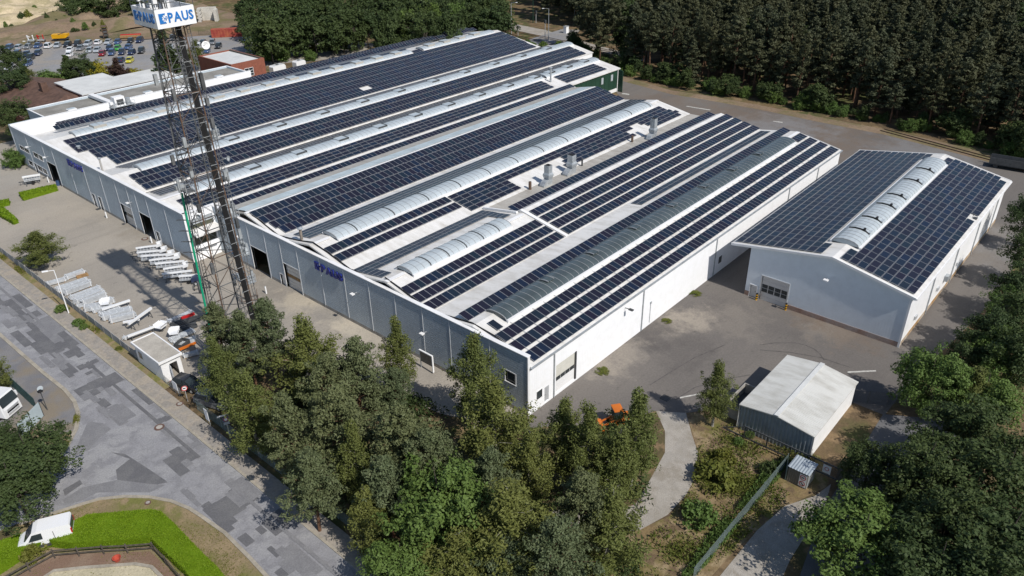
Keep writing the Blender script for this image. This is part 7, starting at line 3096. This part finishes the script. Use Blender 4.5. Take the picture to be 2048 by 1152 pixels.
# slatted screen of the neighbour's yard: slats are parts
a, b = G(88, 832), G(45, 878)
scn = thing('slatted_screen', 'pale blue grey slatted screen fence at the corner of the gravel yard', 'fence', (a.x, a.y, 0))
sm = M('pale_blue_slats', (0.44, 0.52, 0.55), .5, var=.05)
for k in range(2):
    p, q = a.lerp(b, k / 2), a.lerp(b, (k + 1) / 2)
    for i in range(13):
        mb = MB()
        z = .08 + .15 * i
        mb.bar((p.x, p.y, z + .06), (q.x, q.y, z + .06), .03, .125)
        mb.build('slat', sm, scn)
for p in (a, a.lerp(b, .5), b):
    mb = MB()
    mb.bar((p.x, p.y, 0), (p.x, p.y, 2.15), .09)
    mb.build('post', MT['steel_dark'], scn)
p = G(95, 820)
t = thing('street_light', 'short dark post light at the corner of the slatted screen', 'lamp', (p.x, p.y, 0))
mb = MB()
mb.cyl((p.x, p.y, 0), (p.x, p.y, 2.6), .05)
mb.build('pole', MT['steel_dark'], t)
mb = MB()
mb.cyl((p.x, p.y, 2.6), (p.x, p.y, 2.8), .28, .2, 12)
mb.build('lamp_head', MT['black'], t)
p = G(84, 787)
t = thing('survey_sign', 'small pale round sign plate on a thin stake in the gravel yard', 'sign', (p.x, p.y, 0))
mb = MB()
mb.cyl((p.x, p.y, 0), (p.x, p.y, .7), .025)
mb.build('stake', MT['steel'], t)
mb = MB()
mb.cyl((p.x, p.y, .7), (p.x - .02, p.y - .02, .74), .34, .34, 16)
mb.build('plate', MT['poly'], t)
# concrete ring, tub
p = G(82, 902)
t = thing('concrete_ring', 'pale round concrete shaft ring lying in the dry grass', 'concrete ring', (p.x, p.y, 0))
mb = MB()
mb.lathe((p.x, p.y, 0), [(.55, 0), (.55, .62), (.42, .62), (.42, .02)], 24)
mb.build('ring', M('pale_concrete', (0.52, 0.49, 0.44), .9, var=.1, scale=2), t)
mb = MB()
mb.cyl((p.x, p.y, .01), (p.x, p.y, .25), .42, .42, 20)
mb.build('soil_fill', GM['mulch'], t)
p = G(235, 1121)
t = thing('red_tub', 'red plastic feed tub beside the arena fence', 'tub', (p.x, p.y, 0))
mb = MB()
mb.lathe((p.x, p.y, 0), [(.02, .02), (.24, .02), (.33, .36), (.36, .36), (.36, .39), (.31, .39), (.22, .06), (.02, .06)], 18)
mb.build('bucket', M('faded_red_plastic', (.45, .08, .05), .6), t)
mb = MB()
mb.lathe((p.x, p.y, 0), [(.36, .34), (.38, .36), (.38, .4), (.35, .4)], 18)
mb.build('rim', M('faded_red_plastic_rim', (.38, .07, .045), .6), t)
# arena fence: posts and rails
pts = [G(x, y, 1.05) for x, y in ((-20, 1168), (53, 1127), (103, 1100), (152, 1096), (202, 1092), (250, 1090), (302, 1086), (328, 1114), (358, 1150), (390, 1190))]
af = thing('arena_fence', 'weathered wooden post and rail fence around the riding arena', 'fence', (pts[2].x, pts[2].y, 0))
for p in pts:
    mb = MB()
    mb.bar((p.x, p.y, 0), (p.x, p.y, 1.15), .12)
    mb.build('post', MT['wood'], af)
for a, b in zip(pts, pts[1:]):
    for z in (.45, .95):
        mb = MB()
        mb.bar((a.x, a.y, z), (b.x, b.y, z), .06, .14)
        mb.build('rail', MT['wood'], af)


# ---- lamp posts and masts
def lamp(label, bx, by, tx, ty, arm, mat, r_=.07, head=True):
    p = G(bx, by)
    h = VZ(bx, by, tx, ty)
    t = thing('lamp_post', label, 'lamp post', (p.x, p.y, 0))
    mb = MB()
    mb.cyl((p.x, p.y, 0), (p.x, p.y, h), r_ * 1.2, r_ * .7, 10)
    mb.build('pole', mat, t)
    if head:
        q = Vector((p.x, p.y, h)) + Vector(arm)
        mb = MB()
        mb.bar((p.x, p.y, h - .03), q, .06)
        mb.build('arm', mat, t)
        mb = MB()
        d = Vector(arm).normalized()
        mb.obb(q, d * .35, Vector((-d.y, d.x, 0)) * .13, (0, 0, .06))
        mb.build('lamp_head', MT['signwhite'], t)


lamp('white lamp post between the shrubs outside the street fence', 138, 627, 108, 540, (-1.0, .3, .1), MT['signwhite'])
lamp('green lamp post left of the level crossing', 1023, 68, 1023, 6, (1.4, -1.2, .1), MT['steel'], .12)
lamp('lamp post with white head right of the crossing barrier', 1097, 80, 1098, 17, (-1.4, 1.2, .1), MT['steel'], .12)
lamp('tall pole between the two crossing lamp posts', 1066, 46, 1066, -20, (0, 0, 0.1), MT['darkgreen'], .14, False)
lamp('lamp post in front of the forest right of the crossing', 1149, 36, 1150, 2, (-1.4, 1.0, .1), MT['steel'], .12)
lamp('thin lamp post among the parked cars at the left', 65, 116, 58, 82, (-.8, .3, .1), MT['steel'], .07)
lamp('lamp post in front of the red container', 493, 75, 489, 54, (-.9, .3, .1), MT['steel'], .07)
for bx, by, h, lab in ((1036, 72, 3.4, 'railway signal post left of the level crossing'), (1072, 46, 4.2, 'railway signal post beyond the level crossing'), (1090, 88, 7.5, 'red and white crossing signal mast')):
    p = G(bx, by)
    t = thing('signal_post', lab, 'railway signal', (p.x, p.y, 0))
    mb = MB()
    mb.cyl((p.x, p.y, 0), (p.x, p.y, h), .12, .1, 8)
    mb.build('pole', MT['frame'], t)
    mb = MB()
    mb.box(p.x - .3, p.y - .3, h - 1.0, p.x + .3, p.y + .3, h)
    mb.build('signal_head', MT['steel_dark'], t)
p = G(1132, 66)
t = thing('switch_cabinet', 'small white switch cabinet beside the level crossing', 'cabinet', (p.x, p.y, 0))
mb = MB()
mb.box(p.x - .7, p.y - .6, 0, p.x + .7, p.y + .6, 2.2)
mb.build('case', MT['signwhite'], t)
mb = MB()
mb.box(p.x - .8, p.y - .7, 2.2, p.x + .8, p.y + .7, 2.3)
mb.build('lid', MT['frame'], t)

# ---- signs on the street
for (bx, by, tx, ty, lab, kind) in ((376, 803, 369, 776, 'round red and white traffic sign on a post at the gate', 'round'), (462, 880, 451, 838, 'blue street sign with white plates on a pole under the birch', 'blue')):
    p = G(bx, by)
    h = VZ(bx, by, tx, ty)
    t = thing('traffic_sign', lab, 'sign', (p.x, p.y, 0))
    mb = MB()
    mb.cyl((p.x, p.y, 0), (p.x, p.y, h + .1), .04, .04, 8)
    mb.build('pole', MT['frame'], t)
    n_ = (CAM_LOC - Vector((p.x, p.y, h)))
    n_.z = 0
    n_.normalize()
    ux = Vector((-n_.y, n_.x, 0)) * 1
    ux = Vector((n_.y, -n_.x, 0)) * -1
    q = Vector((p.x, p.y, h)) + n_ * .06
    if kind == 'round':
        round_sign(t, q.x, q.y, q.z, .34, ux)
    else:
        mb = MB()
        mb.obb(q, ux * .3, Vector((0, 0, .3)), n_ * .01)
        mb.build('sign_plate', CP['blue'], t)
        round_sign(t, q.x + n_.x * .02, q.y + n_.y * .02, q.z, .24, ux, pictog=False)
        mb = MB()
        mb.obb(q - Vector((0, 0, .52)), ux * .3, Vector((0, 0, .16)), n_ * .01)
        mb.build('supplementary_plate', MT['poly'], t)
        mb = MB()
        mb.obb(q + Vector((0, 0, .55)) - ux * .25, ux * .55, Vector((0, 0, .09)), n_ * .01)
        mb.build('street_name_plate', MT['signwhite'], t)
for (bx, by, tx, ty, w, h, lab) in ((355, 790, 355, 770, .5, .55, 'white notice board on the gatehouse railing'), (418, 850, 418, 828, .35, .75, 'pale notice board leaning under the trees by the fence')):
    p = G(bx, by)
    z = VZ(bx, by, tx, ty)
    t = thing('notice_board', lab, 'sign', (p.x, p.y, 0))
    mb = MB()
    mb.obb((p.x, p.y, z), (0.02, 0, 0), (0, w, 0), (0, 0, h))
    mb.build('board', MT['signwhite'], t)
    mb = MB()
    for s in (-1, 1):
        mb.bar((p.x + .04, p.y + s * w * .8, 0), (p.x + .04, p.y + s * w * .8, z + h * .8), .05)
    mb.build('posts', MT['steel'], t)
# white framed panel by the front wall
t = thing('display_case', 'white framed notice panel standing against the grey front wall', 'notice panel', (-1.2, 15, 0))
mb = MB()
mb.box(-1.24, 14.0, 1.0, -1.18, 16.1, 2.5)
pn = mb.build('panel', MT['glass'], t)
mb = MB()
mb.box(-1.3, 13.9, 2.5, -1.1, 16.2, 2.62)
mb.box(-1.3, 13.88, .2, -1.1, 14.0, 2.5)
mb.build('frame', MT['signwhite'], t)
mb = MB()
mb.bar((-1.2, 16.1, 0), (-1.2, 16.1, 2.5), .1)
mb.build('post', MT['steel'], t)

# ---- orange loader half hidden behind the birches
p = G(1232, 850)
ld = thing('orange_loader', 'small orange loader half hidden behind the birches by the asphalt yard', 'loader', (p.x, p.y, 0), None, 2.5)
mb = MB()
loft(mb, [(-1.5, .7, .65, .5, 1.2), (-.4, .75, .7, .45, 1.3), (.6, .7, .6, .45, .9)])
mb.build('body', MT['orange'], ld)
mb = MB()
mb.box(-.5, -.6, 1.3, .45, .6, 2.3)
cbn = mb.build('cab', MT['glass'], ld)
mb = MB()
mb.box(-.55, -.65, 2.3, .5, .65, 2.4)
mb.build('cab_roof', MT['orange'], cbn)
mb = MB()
mb.bar((.4, -.4, 1.0), (1.6, -.4, .5), .14)
mb.bar((.4, .4, 1.0), (1.6, .4, .5), .14)
mb.obb((1.8, 0, .35), (.25, 0, .1), (0, .8, 0), (-.05, 0, .25))
mb.build('bucket_arm', MT['orange'], ld)
for x in (-1.0, .5):
    for s in (-1, 1):
        mb = MB()
        mb.cyl((x, s * .55, .42), (x, s * .85, .42), .42, .42, 12)
        mb.build('wheel', MT['black'], ld)

# ---- far things: container, tippers, stone bunker, heaps
a, b = G(424, 76), G(498, 72.5)
d = Vector((b.x - a.x, b.y - a.y, 0))
d = d.normalized()
n_ = Vector((-d.y, d.x, 0))
if (n_.dot(Vector((a.x, a.y, 0)) - Vector((CAM_LOC.x, CAM_LOC.y, 0)))) < 0:
    n_ = -n_
con = thing('shipping_container', 'faded red shipping container at the back of the car park', 'container', (a.x, a.y, 0))
cm = M('faded_container_red', (0.36, 0.10, 0.05), .7, var=.2, scale=.6, col2=(0.25, 0.03, 0.03))
mb = MB()
P0 = Vector((a.x, a.y, .15))
k = 48
for i in range(k):
    o0, o1 = ((0, .05)[(i // 2) % 2], (0, .05)[((i + 1) // 2) % 2])
    p0 = P0 + d * (12.1 * i / k) + n_ * o0
    p1 = P0 + d * (12.1 * (i + 1) / k) + n_ * o1
    mb.quad(p0, p1, p1 + Vector((0, 0, 2.45)), p0 + Vector((0, 0, 2.45)))
mb.build('side_wall', cm, con)
mb = MB()
c = P0 + d * 6.05 + n_ * 1.25
mb.obb(c + Vector((0, 0, 2.5)), d * 6.1, n_ * 1.25, (0, 0, .06))
mb.obb(c + Vector((0, 0, 0)), d * 6.1, n_ * 1.25, (0, 0, .1))
mb.obb(c + n_ * 1.2 + Vector((0, 0, 1.25)), d * 6.05, n_ * .03, (0, 0, 1.2))
for s in (-1, 1):
    mb.obb(c + d * 6.05 * s + Vector((0, 0, 1.25)), d * .03, n_ * 1.22, (0, 0, 1.2))
mb.build('frame', cm, con)
p1, p2 = G(398, 70), G(425, 69)
mesh_fence('green screened fence left of the red container', [(p1.x, p1.y), (p2.x, p2.y)], 1.8, 4, MT['darkgreen'], gap=.25)
p1, p2 = G(498, 66), G(560, 60)
mesh_fence('green screened fence right of the red container', [(p1.x, p1.y), (p2.x, p2.y)], 1.8, 4, MT['darkgreen'], gap=.25)
p1, p2 = G(216, 78), G(282, 74)
mesh_fence('green screened fence behind the back row of parked cars', [(p1.x, p1.y), (p2.x, p2.y)], 1.6, 4, MT['darkgreen'], gap=.25)

p = G(124, 81)
tip = thing('yellow_tipper', 'yellow tipper trailer standing on the earth behind the parked cars', 'trailer', (p.x, p.y, 0), None, hd + pi / 2)
mb = MB()
loft(mb, [(-2.6, 1.0, 1.2, .9, 2.2), (1.6, 1.0, 1.2, .9, 2.2), (2.6, .9, 1.1, 1.5, 2.3)])
mb.build('tipper_body', MT['yellow'], tip)
mb = MB()
mb.box(-2.3, -.8, .6, 2.4, .8, .9)
mb.build('chassis', MT['steel_dark'], tip)
mb = MB()
mb.bar((-.4, -1.2, 2.2), (1.9, -1.2, 2.75), .15)
mb.bar((-.4, 1.2, 2.2), (1.9, 1.2, 2.75), .15)
mb.build('hydraulic_arm', MT['steel_dark'], tip)
for x in (-1.6, 1.4):
    for s in (-1, 1):
        mb = MB()
        mb.cyl((x, s * .8, .45), (x, s * 1.1, .45), .45, .45, 12)
        mb.build('wheel', MT['black'], tip)
for (px, py, m_, lab, hh) in ((64, 85, MT['signwhite'], 'pale jointed machine arms behind the parked cars, left pair', 2.4), (84, 84, MT['red'], 'red and white jointed machine behind the parked cars', 2.4)):
    p = G(px, py)
    t = thing('folding_crane', lab, 'crane', (p.x, p.y, 0), None, hd)
    mb = MB()
    mb.box(-.5, -1.1, .5, .5, 1.1, .95)
    mb.build('base', MT['steel'], t)
    for s in (-1, 1):
        mb = MB()
        mb.bar((0, s * .8, .9), (.4, s * .9, hh), .28)
        mb.bar((.4, s * .9, hh), (-.5, s * .5, hh - .7), .22)
        mb.build('arm', m_, t)
    for s in (-1, 1):
        mb = MB()
        mb.cyl((0, s * .9, .4), (0, s * 1.15, .4), .4, .4, 10)
        mb.build('wheel', MT['black'], t)
p = G(213, 76)
t = thing('rusty_rack', 'tall rusty steel rack behind the parked cars', 'rack', (p.x, p.y, 0), None, hd + .3)
mb = MB()
for x in (-1.6, 0, 1.6):
    for y in (-.8, .8):
        mb.bar((x, y, 0), (x, y, 4.2), .16)
for z in (.9, 1.9, 2.9, 3.9):
    mb.box(-1.7, -.9, z, 1.7, .9, z + .12)
mb.build('frame', MT['rust'], t)
for i in range(6):
    mb = MB()
    x = -1.1 + 1.1 * (i % 3)
    z = 1.02 + 1.0 * (i // 3)
    mb.box(x - .35, -.6, z, x + .35, .6, z + .6)
    mb.build('load', MT['steel_dark'], t)
p = G(262, 76)
t = thing('tarpaulin_stack', 'long pale stack with a red cover edge beside the columnar evergreen', 'stack', (p.x, p.y, 0), None, hd + pi / 2)
mb = MB()
mb.box(-3.2, -1, .3, 3.2, 1, 1.0)
mb.build('load', MT['pallet'], t)
mb = MB()
mb.box(-3.3, .2, 1.0, 3.3, 1.1, 1.2)
mb.build('cover', MT['red'], t)
p = G(420, 42)
bk = thing('stone_bunker', 'pale block-built bunker with an open bay at the forest edge', 'bunker', (p.x, p.y, 0), None, hd + pi / 2)
bmat = M('pale_blocks', (0.56, 0.54, 0.49), .9, var=.1, scale=.5, fine=3)
blk = MB()
blk.box(-.59, -.39, 0, .59, .39, .58)
blme = blk.mesh('stone_block', [bmat])
for j in range(8):
    for i in range(4):
        link('stone_block', blme, bk).location = (-3.4 + (j % 2) * .3, -1.2 + .8 * i, .6 * j)
        if j < 7:
            link('stone_block', blme, bk).location = (2.6, -1.2 + .8 * i, .6 * j)
    for i in range(5):
        link('stone_block', blme, bk).location = (-2.4 + 1.2 * i * .95, 1.9, .6 * j)
# heaps of sand and earth (terrain)


def heap(name, px0, py0, rx, ry, h, mat, seed, n=64):
    c = G(px0, py0)
    rng = np.random.default_rng(seed)
    ph = rng.uniform(0, 6, 8)
    vs, fs = [], []
    for j in range(n + 1):
        for i in range(n + 1):
            u_, v_ = i / n * 2 - 1, j / n * 2 - 1
            r_ = math.hypot(u_, v_)
            e = max(0, 1 - r_ * (1 + .22 * sin(3 * math.atan2(v_, u_) + ph[0]) + .13 * sin(5 * math.atan2(v_, u_) + ph[1])))
            z = h * (lambda q: q * q * (3 - 2 * q))(min(1, e * 1.35)) * (.72 + .28 * sin(5 * u_ + ph[2]) * cos(4 * v_ + ph[3])) + (.06 * h * sin(13 * u_ + ph[4]) * sin(11 * v_ + ph[5]) * min(1, e * 3))
            vs.append((c.x + u_ * rx, c.y + v_ * ry, max(-.05, z) if e > 0 else -.05))
    for j in range(n):
        for i in range(n):
            q = j * (n + 1) + i
            fs.append((q, q + 1, q + n + 2, q + n + 1))
    keep = [f for f in fs if any(vs[k][2] > -.04 for k in f)]
    me = bpy.data.meshes.new(name)
    me.from_pydata(vs, [], keep)
    me.materials.append(mat)
    me.update()
    o = link(name, me)
    o['kind'] = 'structure'
    return o


heap('sand_hill', 30, 22, 40, 24, 7, GM['sand'], 1)
heap('sand_hill', 85, 24, 28, 22, 5, GM['sand'], 2)
heap('sand_hill', 12, 42, 24, 16, 2.6, GM['sand'], 3)
heap('earth_hill', 150, 44, 26, 18, 3.8, GM['earth'], 4)
heap('earth_hill', 205, 30, 20, 18, 4.5, GM['earth'], 5)
heap('earth_hill', 245, 44, 24, 17, 3.2, GM['earth'], 6)
heap('earth_hill', 90, 55, 32, 13, 1.8, GM['earth'], 7)
for i in range(26):
    px, py = TR.choice(((TR.uniform(0, 130), TR.uniform(20, 60)), (TR.uniform(130, 290), TR.uniform(38, 66))))
    g = G(px, py)
    bush(g.x, g.y, TR.uniform(.8, 2.0), TR.uniform(1.0, 4.0), TR.choice(('weed', 'dark', 'green')), 'scrubby bush on the sand and earth heaps', 'bushes on the sand and earth heaps')
for i in range(10):
    g = G(TR.uniform(560, 700), TR.uniform(78, 92))
    bush(g.x, g.y, TR.uniform(1, 2), TR.uniform(.8, 1.6), 'weed', 'dry yellow bush at the foot of the wood behind the roofs', 'dry bushes behind the roofs')
for i in range(12):
    g = G(TR.uniform(1020, 1130), TR.uniform(86, 112))
    bush(g.x, g.y, TR.uniform(1, 2.4), TR.uniform(1, 2.6), TR.choice(('green', 'weed')), 'green bush between the halls and the railway', 'bushes between the halls and the railway')
# white motorhome roofs behind the brick building
for (px, py, L, lab) in ((555, 135, 4.5, 'white vehicle roof beside the brick building'), (598, 126, 3.5, 'small white vehicle roof in the lane behind the hall')):
    p = G(px, py, 1.5)
    t = thing('white_caravan', lab, 'caravan', (p.x, p.y, 0), None, .1)
    mb = MB()
    loft(mb, [(-L / 2, .95, .9, .4, 2.0), (-L / 2 + .5, 1.05, 1.0, .35, 2.3), (L / 2 - .5, 1.05, 1.0, .35, 2.3), (L / 2, .95, .9, .4, 1.8)])
    mb.build('body', CP['white'], t)
    mb = MB()
    mb.box(-.4, -.3, 2.3, .4, .3, 2.42)
    mb.build('roof_hatch', MT['glass'], t)
    for s in (-1, 1):
        mb = MB()
        mb.cyl((0, s * .8, .32), (0, s * 1.05, .32), .32, .32, 10)
        mb.build('wheel', MT['black'], t)
# dark timber wagon on the siding
a, b = G(2004, 338), G(2046, 345)
t = thing('rail_wagon', 'dark open wagon standing on the siding at the right edge', 'wagon', (a.x, a.y, 0))
d = Vector((b.x - a.x, b.y - a.y, 0)).normalized()
n_ = Vector((-d.y, d.x, 0))
c = Vector(((a.x + b.x) / 2, (a.y + b.y) / 2, 0)) + n_ * .8
for s in (-1, 1):
    mb = MB()
    mb.obb(c + n_ * s * 1.2 + Vector((0, 0, 1.5)), d * 4.2, n_ * .06, (0, 0, .6))
    mb.build('side_board', MT['steel_dark'], t)
mb = MB()
mb.obb(c + Vector((0, 0, .85)), d * 4.2, n_ * 1.2, (0, 0, .12))
mb.build('floor', MT['steel_dark'], t)
for s in (-3, 3):
    for k in (-1, 1):
        mb = MB()
        q = c + d * s + n_ * k * .72
        mb.cyl((q.x - n_.x * .05, q.y - n_.y * .05, .45), (q.x + n_.x * .05, q.y + n_.y * .05, .45), .42, .42, 12)
        mb.build('wheel', MT['steel_dark'], t)
# painted lines on the far yard
wl = M('worn_white_line', (0.55, 0.54, 0.50), .85, var=.2, scale=3)
for i, q in enumerate((((1243, 188), (1258, 190), (1259, 188), (1246, 186)), ((1372, 213), (1420, 221), (1421, 219.5), (1374, 212)), ((1545, 243), (1565, 246), (1565, 244), (1547, 242)))):
    sheet('road_marking', gp(*q), Z3 + .002 * i, wl)
sheet('road_marking', gp((1695, 746), (1752, 743), (1752, 740.5), (1695, 743)), Z3, wl)
sheet('road_marking', gp((1360, 797), (1410, 787), (1410, 785), (1360, 794)), Z3, wl)

# drains and tyre marks in the asphalt yard
for (px, py, s, lab) in ((1331, 796, .45, 'dark drain grate where the gravel track meets the asphalt'), (1396, 812, .4, 'dark drain cover near the lone birch'), (1960, 402, .5, 'dark drain cover on the road behind the storage hall'), (197, 418, .4, 'dark drain cover in front of the two small doors')):
    q = G(px, py)
    t = thing('drain_grate', lab, 'drain', (q.x, q.y, 0))
    mb = MB()
    for i in range(6):
        mb.box(q.x - s, q.y - s + .34 * s * i, .01, q.x + s, q.y - s + .34 * s * i + .2 * s, .03)
    mb.build('bars', MT['steel_dark'], t)
    mb = MB()
    mb.box(q.x - s * 1.1, q.y - s * 1.1, .008, q.x + s * 1.1, q.y + s * 1.1, .016)
    mb.build('pit', MT['black'], t)
tm_ = M('tyre_rubber_mark', (.115, .105, .10), .9, var=.2, scale=2)


def tyre_mark(pts, w, z):
    mb = MB()
    P = [G(*q) for q in pts]
    L = []
    for i, q in enumerate(P):
        t_ = (P[min(i + 1, len(P) - 1)] - P[max(i - 1, 0)]).normalized()
        L.append((q, Vector((-t_.y, t_.x, 0)) * w))
    for (a, na), (b, nb_) in zip(L, L[1:]):
        mb.quad((a.x - na.x, a.y - na.y, z), (a.x + na.x, a.y + na.y, z), (b.x + nb_.x, b.y + nb_.y, z), (b.x - nb_.x, b.y - nb_.y, z))
    struct('tyre_mark', mb, tm_)


for i, q in enumerate((((1590, 686), (1610, 690), (1628, 698), (1640, 708), (1648, 720)), ((1520, 690), (1550, 686), (1590, 686)), ((1350, 800), (1390, 775), (1440, 760), (1500, 750)), ((1300, 770), (1340, 745), (1390, 715), (1450, 690)), ((1520, 700), (1580, 705), (1640, 715), (1700, 735)))):
    tyre_mark(q, .07, Z3 + .001 * i)
